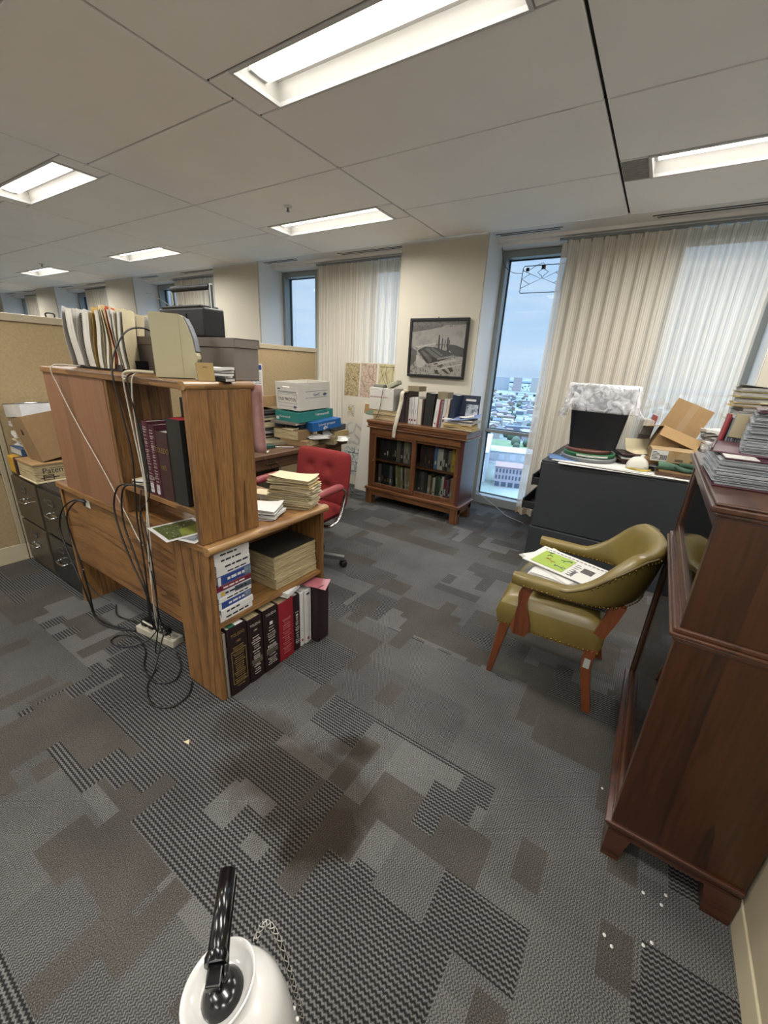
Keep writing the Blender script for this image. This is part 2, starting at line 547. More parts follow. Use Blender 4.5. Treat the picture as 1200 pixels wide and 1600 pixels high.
M_lens = emit('lamp_lens', '#fffaf2', LENS_E)
M_grille = mat('grille_grey', '#a9a7a2', .6)
M_refl = mat('reflector', '#d8d6d0', .45, var=.02)
def where(i, y):
    row = {-11: '', }.get(i, '')
    return row
LBL = {(-1, 0): 'long lit ceiling troffer nearest the camera, at the top of the picture',
       (-2, 2): 'lit ceiling troffer above the red chair, beside the round sprinkler rosette',
       (0, 2): 'lit ceiling troffer above the flat file, its end grille facing the seam',
       (-3, 0): 'lit ceiling troffer cut by the left edge, above the partition',
       (-4, 2): 'lit ceiling troffer beyond the radio, second small one along the window side',
       (-6, 2): 'smallest lit ceiling troffer far off at the left edge'}
def make_troffer():
    t = thing('ceiling_light', 'recessed white ceiling troffer with a glowing lens', 'ceiling light', group='recessed ceiling troffers')
    L, W = 1.24/2, .145
    f = MB()
    for a in ((-L-.012, L+.012, -W-.008, -W+.006), (-L-.012, L+.012, W-.006, W+.008), (-L-.012, -L+.004, -W, W), (L-.004, L+.012, -W, W)):
        f.box(a[0], a[1], a[2], a[3], -.006, .012)
    f.build('frame', M_whitemetal, t)
    r = MB()
    # reflector basin: sloped long sides, flat top, closed ends
    pr = [(-W, 0), (-W+.012, .085), (W-.012, .085), (W, 0), (W+.004, 0), (W-.008, .09), (-W+.008, .09), (-W-.004, 0)]
    r.prism(pr, -L, L, 'X')
    for s in (-1, 1):
        r.box(s*L-.002, s*L+.002, -W, W, 0, .09)
    r.build('reflector', M_refl, t)
    le = MB()
    prof = [(.088*math.cos(a), .076-.034*math.sin(a)) for a in [PI*k/10 for k in range(11)]]
    le.prism(prof, -L+.022, L-.022, 'X', smooth=True)
    le.build('lens', M_lens, t)
    for s in (-1, 1):
        MB().box(s*L-.02 if s > 0 else -L, s*L if s > 0 else -L+.02, -.05, .05, .045, .08).build('lamp_holder', M_whitemetal, t)
    for s in (-1, 1):
        x0, x1 = (L+.016, SX/2-.009)
        if s < 0: x0, x1 = -x1, -x0
        MB().box(x0, x1, -W-.002, W+.002, 0, .012).build('end_panel', M_ceil, t, .001, 1)
    return t
def troffer_lamp(t):
    la = bpy.data.lights.new('troffer_lamp', 'AREA')
    la.shape = 'RECTANGLE'; la.size = 1.18; la.size_y = .26; la.energy = LAMP_W
    la.color = (1.0, .965, .91); la.spread = R(165)
    o = bpy.data.objects.new('troffer_lamp', la); COL.objects.link(o)
    o.parent = t; o.location = (0, 0, -.004)
proto = None
for (i, x, y) in lights:
    if i > 1 and y > 3: continue
    j = round((y-Y0)/SY)
    if i < -9: continue
    if proto is None:
        proto = make_troffer(); t = proto
    else:
        t = dup(proto)
    t.location = (x, y, 2.7)
    if (i, j) == (0, 2):
        g = MB()
        for q in range(13):
            yy = -.133 + q*.266/12
            g.box(-SX/2+.012, -.638, yy-.007, yy+.007, -.003, -.0005)
        g.build('end_grille', M_grille, t)
    t['label'] = LBL.get((i, j), 'lit ceiling troffer behind the camera' if y < 0.2 else 'far lit ceiling troffer in a strip beyond the left partitions')
for t in [o for o in COL.objects if o.name.startswith('ceiling_light')]:
    troffer_lamp(t)

# ---- window wall
xcs = [-2.105-3.15*k for k in range(-1, 5)]           # column centres, right to left
for k, xc in enumerate(xcs):
    struct(MB().box(xc-.465, xc+.465, 4.14, 4.76, 0, 2.72).build('wall_column', M_beige))
    jb = MB()
    for s in (-1, 1):
        jb.box(xc+s*.465-.004, xc+s*.465+.004, 4.16, 4.62, 0, 2.70)
    struct(jb.build('trim_jamb', M_white))
    struct(MB().box(xc-.47, xc+.47, 4.128, 4.14, 0, .10).build('baseboard_window', mat('base_vinyl', '#8e8577', .6)))
M_winglass = glass('window_glass', '#f2f8fb', .05)
wn = 1
def window(xa, xb, idx):
    fr = MB()
    za, zb = .0, 2.64
    yf, yb = 4.57, 4.72
    fr.box(xa, xa+.045, yf, yb, za, zb); fr.box(xb-.045, xb, yf, yb, za, zb)
    fr.box(xa+.045, xb-.045, yf, yb, zb-.06, zb); fr.box(xa+.045, xb-.045, yf, yb, za, .10)
    fr.box(xa+.045, xb-.045, yf+.05, yb, .845, .88)
    w = struct(fr.build('window_%d' % idx, M_frame, bevel=.003))
    gk = MB()
    for (a, c) in ((.10, .845), (.88, 2.58)):
        gk.box(xa+.045, xa+.053, 4.672, 4.70, a, c); gk.box(xb-.053, xb-.045, 4.672, 4.70, a, c)
        gk.box(xa+.05, xb-.05, 4.672, 4.70, a, a+.008); gk.box(xa+.05, xb-.05, 4.672, 4.70, c-.008, c)
    gk.build('gasket', M_frameD, w)
    g = MB()
    g.box(xa+.045, xb-.045, 4.68, 4.686, .10, .845); g.box(xa+.045, xb-.045, 4.68, 4.686, .88, 2.58)
    g.build('pane', M_winglass, w)
CURT = {0: 'cream pleated curtain from floor to ceiling behind the black wastebasket',
        1: 'cream pleated curtain hanging behind the leaning map boards',
        2: 'cream pleated curtain glimpsed behind the black portable radio',
        3: 'small far cream curtain beyond the upright folders, second from the left',
        4: 'smallest cream curtain at the far left end of the window wall'}
def curtain_mat():
    m = bpy.data.materials.new('curtain'); m.use_nodes = True
    n, l = m.node_tree.nodes, m.node_tree.links
    n.clear()
    out = n.new('ShaderNodeOutputMaterial')
    tc = n.new('ShaderNodeTexCoord')
    df = n.new('ShaderNodeBsdfDiffuse'); df.inputs[0].default_value = fin('#ece6da', .98)
    tl = n.new('ShaderNodeBsdfTranslucent'); tl.inputs[0].default_value = fin('#dcd3c2', .95)
    tr = n.new('ShaderNodeBsdfTransparent')
    m1 = n.new('ShaderNodeMixShader'); m1.inputs[0].default_value = .30
    l.new(df.outputs[0], m1.inputs[1]); l.new(tl.outputs[0], m1.inputs[2])
    # open weave: rows of tiny slots
    sp = n.new('ShaderNodeSeparateXYZ'); l.new(tc.outputs['Object'], sp.inputs[0])
    def M(op, a, c=None):
        x = n.new('ShaderNodeMath'); x.operation = op
        for i, v in enumerate((a, c)):
            if v is None: continue
            if isinstance(v, (int, float)): x.inputs[i].default_value = v
            else: l.new(v, x.inputs[i])
        return x.outputs[0]
    sz = M('SINE', M('MULTIPLY', sp.outputs['Z'], 2*PI/.009))
    sx = M('SINE', M('MULTIPLY', sp.outputs['X'], 2*PI/.016))
    w = M('MULTIPLY', M('ADD', M('MULTIPLY', sz, .35), 1.0), M('ADD', sx, 1.0))
    tw = M('ADD', M('MULTIPLY', w, .10), .14)
    m2 = n.new('ShaderNodeMixShader'); l.new(tw, m2.inputs[0])
    l.new(m1.outputs[0], m2.inputs[1]); l.new(tr.outputs[0], m2.inputs[2])
    l.new(m2.outputs[0], out.inputs[0])
    MATS['curtain'] = m
    return m
curtain_mat()
def curtain(xa, xb, label, seed, stack=0.0):
    rd = random.Random(seed)
    t = thing('curtain', label, 'curtain', ((xa+xb)/2, 4.385, 0), 0, 'pleated window curtains')
    W = xb-xa
    n = int(W/.092)
    ph = [rd.uniform(-.6, .6) for _ in range(n+2)]
    am = [rd.uniform(.55, 1.35) for _ in range(n+2)]
    def fn(u, v):
        z = .055 + v*2.575
        q = u*n; i = int(q); f = q-i
        a = am[i]*(1-f)+am[min(i+1, n)]*f; p = ph[i]*(1-f)+ph[min(i+1, n)]*f
        y = (.036-.009*v)*a*math.sin(2*PI*q+p) + .006*math.sin(4*PI*q+1.3*p+2*v)
        x = -W/2 + u*W + .008*math.sin(3*v+5*u+seed) + .018*math.sin(6*PI*q)*(1-.4*v)/3
        return (x, y, z)
    MB().grid(fn, n*12, 14).build('curtain_cloth', 'curtain', t)
    hm = MB()
    hm.grid(lambda u, v: (fn(u, 0)[0], fn(u, 0)[1]-.003, .045+v*.07), n*12, 1)
    hm.build('hem', mat('hem_cloth', '#d3c5ad', .9), t)
    tk = MB().box(-W/2-.02, W/2+.0, -.012, .012, 2.635, 2.655)
    for q in range(n):
        tk.box(-W/2+(q+.5)*W/n-.004, -W/2+(q+.5)*W/n+.004, -.005, .005, 2.61, 2.64)
    tk.build('curtain_track', M_steel, t)
    return t
for k in range(5):
    xr = xcs[k]-.465 ; xl = xcs[k+1]+.465
    bay = k
    window(xl+.004, xl+.665, 2*k+1); window(xl+1.49, xr-.004, 2*k+2)
    struct(MB().box(xl+.665, xl+1.49, 4.56, 4.76, 0, 2.70).build('wall_pier', M_beige))
    sf = MB()
    sf.box(xl, xr, 4.14, 4.36, 2.70, 2.73); sf.box(xl, xr, 4.36, 4.41, 2.672, 2.73); sf.box(xl, xr, 4.41, 4.74, 2.645, 2.73)
    struct(sf.build('ceiling_soffit', M_soffit, bevel=.003))
    for (sa, sb) in ((xl+.03, xl+.62), (xl+1.28, xr-.04)):
        sl = MB()
        for q in (0, 1):
            sl.box(sa+.03*q, sb-.03*q, 4.225+.045*q, 4.240+.045*q, 2.697, 2.701)
        struct(sl.build('trim_air_slot', M_black))
    struct(MB().box(xl, xr, 4.742, 4.76, 2.6, 2.9).build('wall_head', M_white))
    curtain(xl+(.60 if k == 0 else .84), xr+(-.06 if k == 0 else -.02), CURT[k], 11+k)
struct(MB().box(-18, 4.2, 4.74, 4.78, 2.64, 2.95).build('wall_window_head', M_beige))
struct(MB().box(1.5, 4.2, 4.14, 4.76, 0, 2.72).build('wall_window_end', M_beige))
struct(MB().box(-18, xcs[-1]-.4, 4.14, 4.76, 0, 2.72).build('wall_window_far', M_beige))
struct(MB().box(-18.1, -18, -4.2, 4.76, 0, 2.9).build('wall_left', M_white))
struct(MB().box(4.2, 4.3, -4.2, 4.76, 0, 2.9).build('wall_right', M_white))
struct(MB().box(-18, 4.2, -4.3, -4.2, 0, 2.9).build('wall_back', M_white))

# ---- the city twenty storeys below
def island_mat(name, cols, rough=.9):
    m, n, l, b = _new(name)
    b.inputs['Roughness'].default_value = rough
    g = n.new('ShaderNodeNewGeometry')
    rp = n.new('ShaderNodeValToRGB'); rp.color_ramp.interpolation = 'CONSTANT'
    e = rp.color_ramp.elements
    for i, c in enumerate(cols):
        k = e[i] if i < 2 else e.new(i/len(cols))
        k.position = i/len(cols); k.color = fin(c, .42)
    l.new(g.outputs['Random Per Island'], rp.inputs[0]); l.new(rp.outputs[0], b.inputs['Base Color'])
    MATS[name] = m
    return m
gm, n_, l_, b_ = _new('town_ground')
tc_ = n_.new('ShaderNodeTexCoord'); nz_ = n_.new('ShaderNodeTexNoise'); nz_.inputs['Scale'].default_value = .012; nz_.inputs['Detail'].default_value = 8
l_.new(tc_.outputs['Object'], nz_.inputs['Vector'])
rp_ = n_.new('ShaderNodeValToRGB'); e_ = rp_.color_ramp.elements
e_[0].position = .38; e_[0].color = fin('#7f9088', .42); e_[1].position = .62; e_[1].color = fin('#c9ced2', .40); q_ = e_.new(.5); q_.color = fin('#a3ad9f', .42)
l_.new(nz_.outputs[0], rp_.inputs[0]); l_.new(rp_.outputs[0], b_.inputs['Base Color']); b_.inputs['Roughness'].default_value = 1
struct(MB().box(-6000, 5000, 40, 7000, -75, -70).build('ground', gm))
struct(MB().box(-96, 20, 196, 236, -70, -69.9).build('road', mat('asphalt', '#a9adb3', .9, alb=.42, scale=.2)))
struct(MB().box(-160, 60, 330, 345, -70, -69.8).build('road', mat('asphalt2', '#c2c5c8', .9, alb=.42, scale=.2)))
struct(MB().box(-190, 60, 402, 455, -70, -69.7).build('lawn', mat('town_grass', '#96ad82', 1, alb=.42, var=.2, scale=.05)))
rd = random.Random(3)
hs = MB()
for _ in range(1000):
    y = 400*math.exp(rd.random()*1.75); 
    x = y*rd.uniform(-.62, .12)
    if 398 < y < 460 or (1560 < y < 1920 and -760 < x < -390) or (330 < y < 400 and -150 < x < -50): continue
    w, d, h = rd.uniform(6, 17), rd.uniform(6, 15), rd.uniform(4, 10)
    if rd.random() < .12: w *= 2.4; d *= 1.5
    a = rd.choice((.35, .35+PI/2)) + rd.uniform(-.08, .08)
    M = Matrix.Translation((x, y, -70)) @ Matrix.Rotation(a, 4, 'Z')
    if rd.random() < .55 and w < 18:
        hs.prism([(-w/2, 0), (w/2, 0), (w/2, h*.7), (0, h*1.15), (-w/2, h*.7)], -d/2, d/2, 'Y', M)
    else:
        hs.box(-w/2, w/2, -d/2, d/2, 0, h, M)
tag(hs.build('townscape', island_mat('house_walls', ['#e6e4e2', '#cfd2d8', '#b79a94', '#d9cfc6', '#8d97a8', '#f0eff0', '#a79a9b', '#c7c0c4'])), kind='stuff')
tr = MB()
for _ in range(800):
    y = 345*math.exp(rd.random()*2.2); x = y*rd.uniform(-.62, .12)
    r = rd.uniform(2.5, 6)
    if (1560 < y < 1920 and -760 < x < -390) or (330 < y < 400 and -150 < x < -50): continue
    tr.ball((x, y, -70+r*.8), (r, r, r*rd.uniform(.8, 1.2)), 7, 5)
tag(tr.build('tree_belt', island_mat('tree_green', ['#5d7563', '#6d8068', '#56695f', '#7e8d77'])), kind='stuff')
# wooded ridge on the skyline, distance haze put into its blue-grey colour
rg = MB()
rg.grid(lambda u, v: (-3800+6200*u, 3300+900*v, -70+(14+9*math.sin(9*u+2*v)+4*math.sin(31*u))*math.sin(PI*min(1, .15+v))), 90, 4)
struct(rg.build('hills', mat('far_woods_haze', '#6f8799', 1, alb=.42, var=.1, scale=.01)))

def facade(name, label, cat, loc, w, d, h, wallm, roofm, nx, nz, rot=0.0, win='#56606e', store=0.0):
    t = thing(name, label, cat, loc, rot)
    MB().box(-w/2, w/2, -d/2, d/2, 0, h).build('walls', wallm, t)
    MB().box(-w/2-.3, w/2+.3, -d/2-.3, d/2+.3, h, h+.6).build('roof', roofm, t)
    wm = mat('town_window'+win[1:], win, .3)
    wi = MB()
    for i in range(nx):
        for k in range(nz):
            cx = -w/2 + (i+.5)*w/nx; cz = store + (k+.5)*(h-store)/nz
            wi.box(cx-w/nx*.24, cx+w/nx*.24, -d/2-.12, -d/2+.1, cz-(h-store)/nz*.3, cz+(h-store)/nz*.3)
    ny = max(2, int(nx*d/w))
    for s in (-1, 1):
        for i in range(ny):
            for k in range(nz):
                cy = -d/2 + (i+.5)*d/ny; cz = store + (k+.5)*(h-store)/nz
                wi.box(s*w/2-.12, s*w/2+.12, cy-d/ny*.24, cy+d/ny*.24, cz-(h-store)/nz*.3, cz+(h-store)/nz*.3)
    if store:
        for i in range(4):
            cx = -w/2 + (i+.5)*w/4
            wi.box(cx-w*.09, cx+w*.09, -d/2-.15, -d/2+.1, .4, store*.75)
    wi.build('windows', wm, t)
    return t
M_twhite = mat('town_white', '#e9ebee', .9, alb=.42, scale=.3)
M_tred = mat('town_redroof', '#c9a7a3', .9, alb=.42, scale=.3)
M_tbrick = mat('town_brick', '#d8cdd4', .9, alb=.42, scale=.3)
facade('townhouse_block', 'three storey pale corner block with rows of dark windows and reddish roof below the transom', 'building', (-73.5, 270, -70), 17, 16, 13, M_tbrick, M_tred, 8, 2, .3, store=4.5)
facade('warehouse', 'long white blank sided building beside the window block, far below', 'building', (-108, 305, -70), 16, 90, 20, M_twhite, M_twhite, 3, 1, .3, '#dfe2e6')
facade('warehouse', 'low flat roofed white shed behind the window block', 'building', (-100, 355, -70), 55, 26, 8, M_twhite, M_twhite, 6, 1, .3, '#c9ced6')
facade('apartment_tower', 'tall pale apartment tower on the skyline, the wide one in the middle', 'building', (-590, 1830, -70), 70, 26, 52, M_twhite, M_twhite, 12, 9, .3, '#aab2bf')
facade('apartment_tower', 'pinkish apartment tower on the skyline next to the wide pale one', 'building', (-510, 1800, -70), 34, 26, 54, mat('town_pink', '#e3d2d0', .9, alb=.42), M_twhite, 6, 9, .3, '#b5b0b8')
facade('apartment_tower', 'narrow pale tower on the skyline close to the curtain edge', 'building', (-440, 1800, -70), 26, 24, 56, mat('town_cream', '#ece4da', .9, alb=.42), M_twhite, 4, 9, .3, '#c0bdbf')
facade('office_block', 'low wide white office block on the skyline beside the window frame', 'building', (-640, 1650, -70), 90, 40, 34, M_twhite, M_twhite, 10, 4, .3, '#cfd6de')
# ================================================================== FURNITURE
M_oakZ = wood('oak_upright', '#976d3f', '#51341a', 'Z', .42, 1.0, .07, 8.0)
M_oakX = wood('oak_long', '#976c3f', '#53361b', 'X', .42, 1.0, .07, 8.0)
M_oakY = wood('oak_deep', '#9c7344', '#593a1e', 'Y', .40, 1.0, .07, 8.0)
M_oakflat = wood('oak_back_veneer', '#8c6246', '#745037', 'Z', .5, .25, .03, 6.0, 0)
M_oakedge = wood('oak_nosing', '#a5804f', '#75502c', 'Y', .38, .6, .05, 14)
M_oakedgeX = wood('oak_nosing_long', '#9a744a', '#6c482a', 'X', .38, .6, .05, 14)
M_mahZ = wood('mahogany_upright', '#45240f', '#271206', 'Z', .32, .35, .06, 5.0, .3)
M_mahY = wood('mahogany_long', '#57321d', '#331a0d', 'Y', .30, .5, .06, 8.0, .3)
M_mahX = wood('mahogany_cross', '#53301f', '#331a0f', 'X', .30, .5, .06, 8.0, .3)
M_walZ = wood('walnut_upright', '#7a4f30', '#4a2a16', 'Z', .36, .7, .06, 9.0, .3)
M_walX = wood('walnut_long', '#80532f', '#4c2c16', 'X', .36, .7, .06, 9.0, .3)
M_walside = wood('walnut_side', '#5a3230', '#3c1f1c', 'Z', .34, .5, .06, 7.0, .3)
M_deskwood = wood('desk_brown', '#6e4e36', '#47301f', 'Y', .42, .6, .06, 7.0)
M_chairwood = wood('chair_beech', '#8a4a26', '#5d2d14', 'Z', .35, .4, .06, 8.0, .3)
M_file = mat('file_enamel_brown', '#4a4237', .38, var=.04, spec=.5)
M_fileblack = mat('file_enamel_black', '#2b2a28', .34, var=.04, spec=.5)
M_flat = mat('flatfile_enamel', '#383b3f', .42, var=.05, scale=4)
M_flatdark = mat('flatfile_drawer', '#232427', .45)
M_panel = mat('panel_cloth', '#b09a74', .95, var=.10, scale=60, bump=.35, bscale=700)
M_panelcap = mat('panel_cap', '#b5a88c', .55, var=.03)
M_panelbase = mat('panel_base', '#c9bd9f', .6, var=.03)
M_bcglass = glass('bookcase_glass', '#eef0ee', .10)
M_red = mat('red_wool', '#822e2d', .95, var=.10, scale=90, bump=.4, bscale=900, spec=.15)
M_redarm = mat('red_vinyl', '#873637', .5, var=.05)
M_olive = mat('olive_leather', '#7d6c35', .36, var=.14, scale=7, bump=.12, bscale=160, spec=.5)
M_brass = mat('brass_nail', '#9b7c3f', .35, metal=.9)

# ---- office partitions on the left
def partition(name, label, y0, y1, top, posts=True):
    t = wthing(name, label, 'partition', (-3.705, (y0+y1)/2, 0), 'beige cubicle partitions')
    MB().box(-3.725, -3.685, y0+.03, y1-.03, .13, top-.05).build('panel', M_panel, t, .004)
    MB().box(-3.735, -3.675, y0, y1, top-.05, top).build('cap', M_panelcap, t, .006)
    MB().box(-3.732, -3.678, y0, y1, 0, .13).build('base', M_panelbase, t, .004)
    for y in (y0, y1-.03):
        MB().box(-3.733, -3.677, y, y+.03, .13, top-.05).build('post', M_panelcap, t, .003)
    sm = MB().box(-3.6855, -3.682, y0+.03, y1-.03, .655, .66)
    sm.build('seam', M_flatdark, t)
    return t
partition('cubicle_partition', 'beige fabric partition cut by the left edge of the picture, nearest the camera', -1.2, .875, 1.70)
partition('cubicle_partition', 'beige fabric partition behind the two file cabinets', .88, 2.50, 1.70)
partition('cubicle_partition', 'beige fabric partition with the pinned calendar, ending by the window curtain', 2.505, 4.06, 1.66)
tr_ = wthing('cubicle_partition', 'low beige partition behind the tall mahogany bookcase, bottom right corner', 'partition', (.56, .4, 0))
MB().box(.532, .60, -1.5, 2.06, .10, 1.15).build('panel', mat('panel_plain', '#b3a68a', .8, var=.03), tr_, .004)
MB().box(.527, .605, -1.5, 2.06, 0, .10).build('base', M_panelbase, tr_, .004)
MB().box(.527, .605, -1.5, 2.06, 1.15, 1.19).build('cap', M_panelcap, tr_, .004)

# ---- two-drawer file cabinets
def file_cabinet(x0, x1, m, label):
    y0, y1, h = .875, 1.56, .69
    t = wthing('file_cabinet', label, 'file cabinet', ((x0+x1)/2, (y0+y1)/2, 0), 'two-drawer file cabinets')
    MB().box(x0, x1, y0+.012, y1, 0, h).build('body', m, t, .006)
    w = x1-x0; cx = (x0+x1)/2
    for z0 in (.365, .045):
        d = MB().box(x0+.018, x1-.018, y0-.004, y0+.02, z0, z0+.30).build('drawer', m, t, .005)
        hz = z0+.155
        hd = MB()
        hd.tube(smooth_path([(cx-.055, y0-.002, hz), (cx-.05, y0-.030, hz-.004), (cx, y0-.034, hz-.006), (cx+.05, y0-.030, hz-.004), (cx+.055, y0-.002, hz)], 4), .006, 8)
        hd.box(cx-.06, cx+.06, y0-.008, y0-.003, hz-.012, hz+.012)
        hd.build('handle', M_chrome, d)
        lh = MB()
        for a in ((-.04, .04, .03, .034), (-.04, .04, -.004, 0), (-.04, -.036, -.004, .034), (.036, .04, -.004, .034)):
            lh.box(cx+a[0], cx+a[1], y0-.009, y0-.003, hz+.065+a[2], hz+.065+a[3])
        lh.build('label_holder', M_steel, d)
    return t
file_cabinet(-3.625, -3.185, M_file, 'brown two-drawer file cabinet, the left one, next to the partition')
file_cabinet(-3.178, -2.775, M_fileblack, 'black two-drawer file cabinet, the right one, touching the oak credenza')

# ---- oak credenza with an open bookshelf end
cr = wthing('credenza', 'oak credenza whose end is an open bookshelf, in the middle of the carpet', 'credenza', (-2.05, 1.2, 0))
MB().box(-2.765, -1.375, .85, 1.562, .755, .785).build('top', M_oakX, cr, .004)
nose = MB()
pf = [(-1.376, .752)] + [(-1.352+.018*math.cos(a), .770+.018*math.sin(a)) for a in [R(-90+18*k) for k in range(11)]] + [(-1.376, .788)]
nose.prism([(p[0], p[1]) for p in pf], .848, 1.564, 'Y')
nose.build('top_nosing', M_oakedge, cr, .002)
MB().box(-1.625, -1.366, .860, .884, 0, .755).build('end_panel', M_oakZ, cr, .002)
MB().box(-1.625, -1.366, 1.532, 1.556, 0, .755).build('end_panel', M_oakZ, cr, .002)
MB().box(-1.63, -1.615, .884, 1.532, 0, .755).build('back_panel', M_oakX, cr)
MB().box(-1.615, -1.368, .884, 1.532, .383, .405).build('shelf', M_oakY, cr, .002)
MB().box(-2.74, -1.625, .872, .890, .30, .755).build('modesty_panel', M_oakX, cr, .002)
MB().box(-2.76, -2.735, .862, 1.55, 0, .755).build('end_panel', M_oakZ, cr, .002)
pl = MB().box(-2.475, -2.405, .866, .872, .70, .768).build('outlet_plate', mat('outlet_white', '#d9d4c6', .5), cr, .003)
o_ = MB().box(-2.475, -2.452, .862, .868, .705, .76).build('cord_gap', M_black, pl)

# ---- oak hutch on it
hu = wthing('hutch', 'oak hutch with an open back, standing on the credenza', 'hutch', (-2.0, 1.0, .785))
MB().box(-2.625, -1.42, .852, 1.145, 1.385, 1.412).build('top', M_oakX, hu, .004)
hn = MB()
pf = [(-1.421, 1.383)] + [(-1.392+.014*math.cos(a), 1.398+.015*math.sin(a)) for a in [R(-90+18*k) for k in range(11)]] + [(-1.421, 1.413)]
hn.prism(pf, .848, 1.148, 'Y')
hn.build('top_nosing', M_oakedge, hu, .002)
MB().box(-2.62, -2.0, .860, .868, .7855, 1.385).build('back_panel', M_oakflat, hu)
MB().box(-2.618, -2.594, .868, 1.14, .7855, 1.385).build('side_panel', M_oakZ, hu)
MB().box(-2.0, -1.978, .862, 1.14, .7855, 1.385).build('divider', M_oakZ, hu, .001)
MB().box(-1.418, -1.386, .856, 1.138, .7855, 1.385).build('side_panel', M_oakZ, hu, .003)
MB().box(-1.978, -1.418, .866, 1.12, .900, .922).build('shelf', M_oakX, hu, .002)
MB().box(-2.594, -2.0, .868, 1.12, .980, 1.0).build('shelf', M_oakX, hu)
hk = MB()
hk.tube(smooth_path([(-1.66, .90, 1.43), (-1.70, .855, 1.432), (-1.745, .835, 1.425), (-1.755, .832, 1.405), (-1.742, .832, 1.398)], 5), .006, 8)
tag(hk.build('cable_hook', mat('ivory_plastic', '#cfc4a6', .45)), 'ivory hook on the hutch top edge with a white cable looped over it', 'hook')

# ---- brown desk by the partition
dk = wthing('desk', 'dark brown wooden desk along the partition, buried under books and boxes', 'desk', (-3.1, 2.55, 0))
MB().box(-3.64, -2.585, 1.75, 3.31, .725, .76).build('desktop', M_deskwood, dk, .004)
MB().box(-3.60, -2.63, 1.80, 3.27, .62, .725).build('apron', M_deskwood, dk, .003)
d_ = MB().box(-2.63, -2.615, 1.9, 2.75, .63, .72).build('drawer', M_deskwood, dk, .003)
MB().box(-2.615, -2.60, 2.25, 2.38, .67, .68).build('handle', M_brass, d_, .003)
for (x, y) in ((-2.70, 1.85), (-2.70, 3.2), (-3.56, 1.85), (-3.56, 3.2)):
    MB().box(x-.035, x+.035, y-.035, y+.035, 0, .62).build('leg', M_deskwood, dk, .004)
MB().box(-3.6, -3.58, 1.9, 3.15, .2, .62).build('back_panel', M_deskwood, dk)

# ---- red swivel chair
def cushion(w, d, h, r=.04, tuft=None, nu=24, nv=24, deep=.02, crown=.02):
    """rounded slab lying in x-y, thick in z, with optional dimples (u, v)"""
    mb = MB()
    def edge(u): 
        t = abs(u-.5)*2
        return max(0, 1-t**6)
    def top(u, v):
        e = (edge(u)*edge(v))**.35
        z = h/2*e + crown*math.sin(PI*u)*math.sin(PI*v)
        for (a, b) in (tuft or ()):
            q = ((u-a)*w)**2 + ((v-b)*d)**2
            z -= deep*math.exp(-q/.0016) + deep*.5*math.exp(-q/.007)
        return z
    def sq(u, v):
        x, y = (u-.5)*2, (v-.5)*2
        k = 1 - .06*(abs(x)**4*abs(y)**4)
        return x*k*w/2, y*k*d/2
    mb.grid(lambda u, v: (*sq(u, v), top(u, v)), nu, nv)
    mb.grid(lambda u, v: (*sq(1-u, v), -h/2*(edge(1-u)*edge(v))**.35), nu, nv)
    return mb
rc = thing('swivel_chair', 'red upholstered swivel armchair with chrome arm loops, between credenza and desk', 'chair', (-2.05, 2.08, 0), R(4))
ba = MB()
legs = []
for k in range(5):
    a = R(28+72*k)
    c, s = math.cos(a), math.sin(a)
    M_ = Matrix.Rotation(a, 4, 'Z')
    lg = MB()
    lg.prism([(.03, .085), (.32, .062), (.335, .062), (.335, .088), (.03, .125)], -.02, .02, 'Y', M_)
    lg.build('base_leg', M_steel, rc, .006)
    cs = MB()
    cx, cy = .325*c, .325*s
    cs.tube([(cx, cy, .065), (cx, cy, .05)], .010, 8)
    for e in (-1, 1):
        Mw = Matrix.Translation((cx, cy, .026)) @ Matrix.Rotation(a+.7, 4, 'Z') @ Matrix.Translation((0, e*.014, 0)) @ Matrix.Rotation(PI/2, 4, 'X')
        cs.lathe([(.0, -.009), (.02, -.009), (.026, -.005), (.026, .005), (.02, .009), (0, .009)], 16, Mw)
    cs.box(-.02, .02, -.012, .012, .03, .058, Matrix.Translation((cx, cy, 0)) @ Matrix.Rotation(a+.7, 4, 'Z'))
    cs.build('caster', M_black, rc, .002)
MB().lathe([(.045, .08), (.045, .13), (.028, .14), (.028, .36), (.05, .37), (.12, .385), (.12, .40)], 20).build('column', M_chrome, rc)
st = cushion(.50, .50, .10, crown=.025).build('seat', M_red, rc, loc=(0, -.02, .445))
bk = cushion(.50, .44, .10, tuft=((.33, .36), (.67, .36), (.33, .68), (.67, .68)), nu=40, nv=36, deep=.022, crown=.03)
bk.build('backrest', M_red, rc, loc=(-.01, .275, .655), rot=(R(82), 0, 0))
MB().box(-.04, .04, .24, .30, .38, .50).build('back_bracket', M_steel, rc, .004)
for s in (-1, 1):
    tb = MB()
    tb.tube(smooth_path([(s*.16, -.02, .385), (s*.24, -.02, .382), (s*.285, .0, .395), (s*.292, .08, .43), (s*.292, .135, .54), (s*.292, .15, .61), (s*.29, .12, .645), (s*.29, .05, .652), (s*.29, -.15, .648)], 6), .012, 10, flat=1.5)
    tb.build('arm_tube', M_chrome, rc)
    pd = MB()
    pd.tube(smooth_path([(s*.29, -.17, .655), (s*.29, -.10, .662), (s*.29, .0, .664), (s*.29, .07, .664), (s*.29, .105, .655)], 5), [.012]+[.024]*3+[.026]*14+[.024, .02, .012], 10, flat=1.35)
    pd.build('arm_pad', M_redarm, rc)

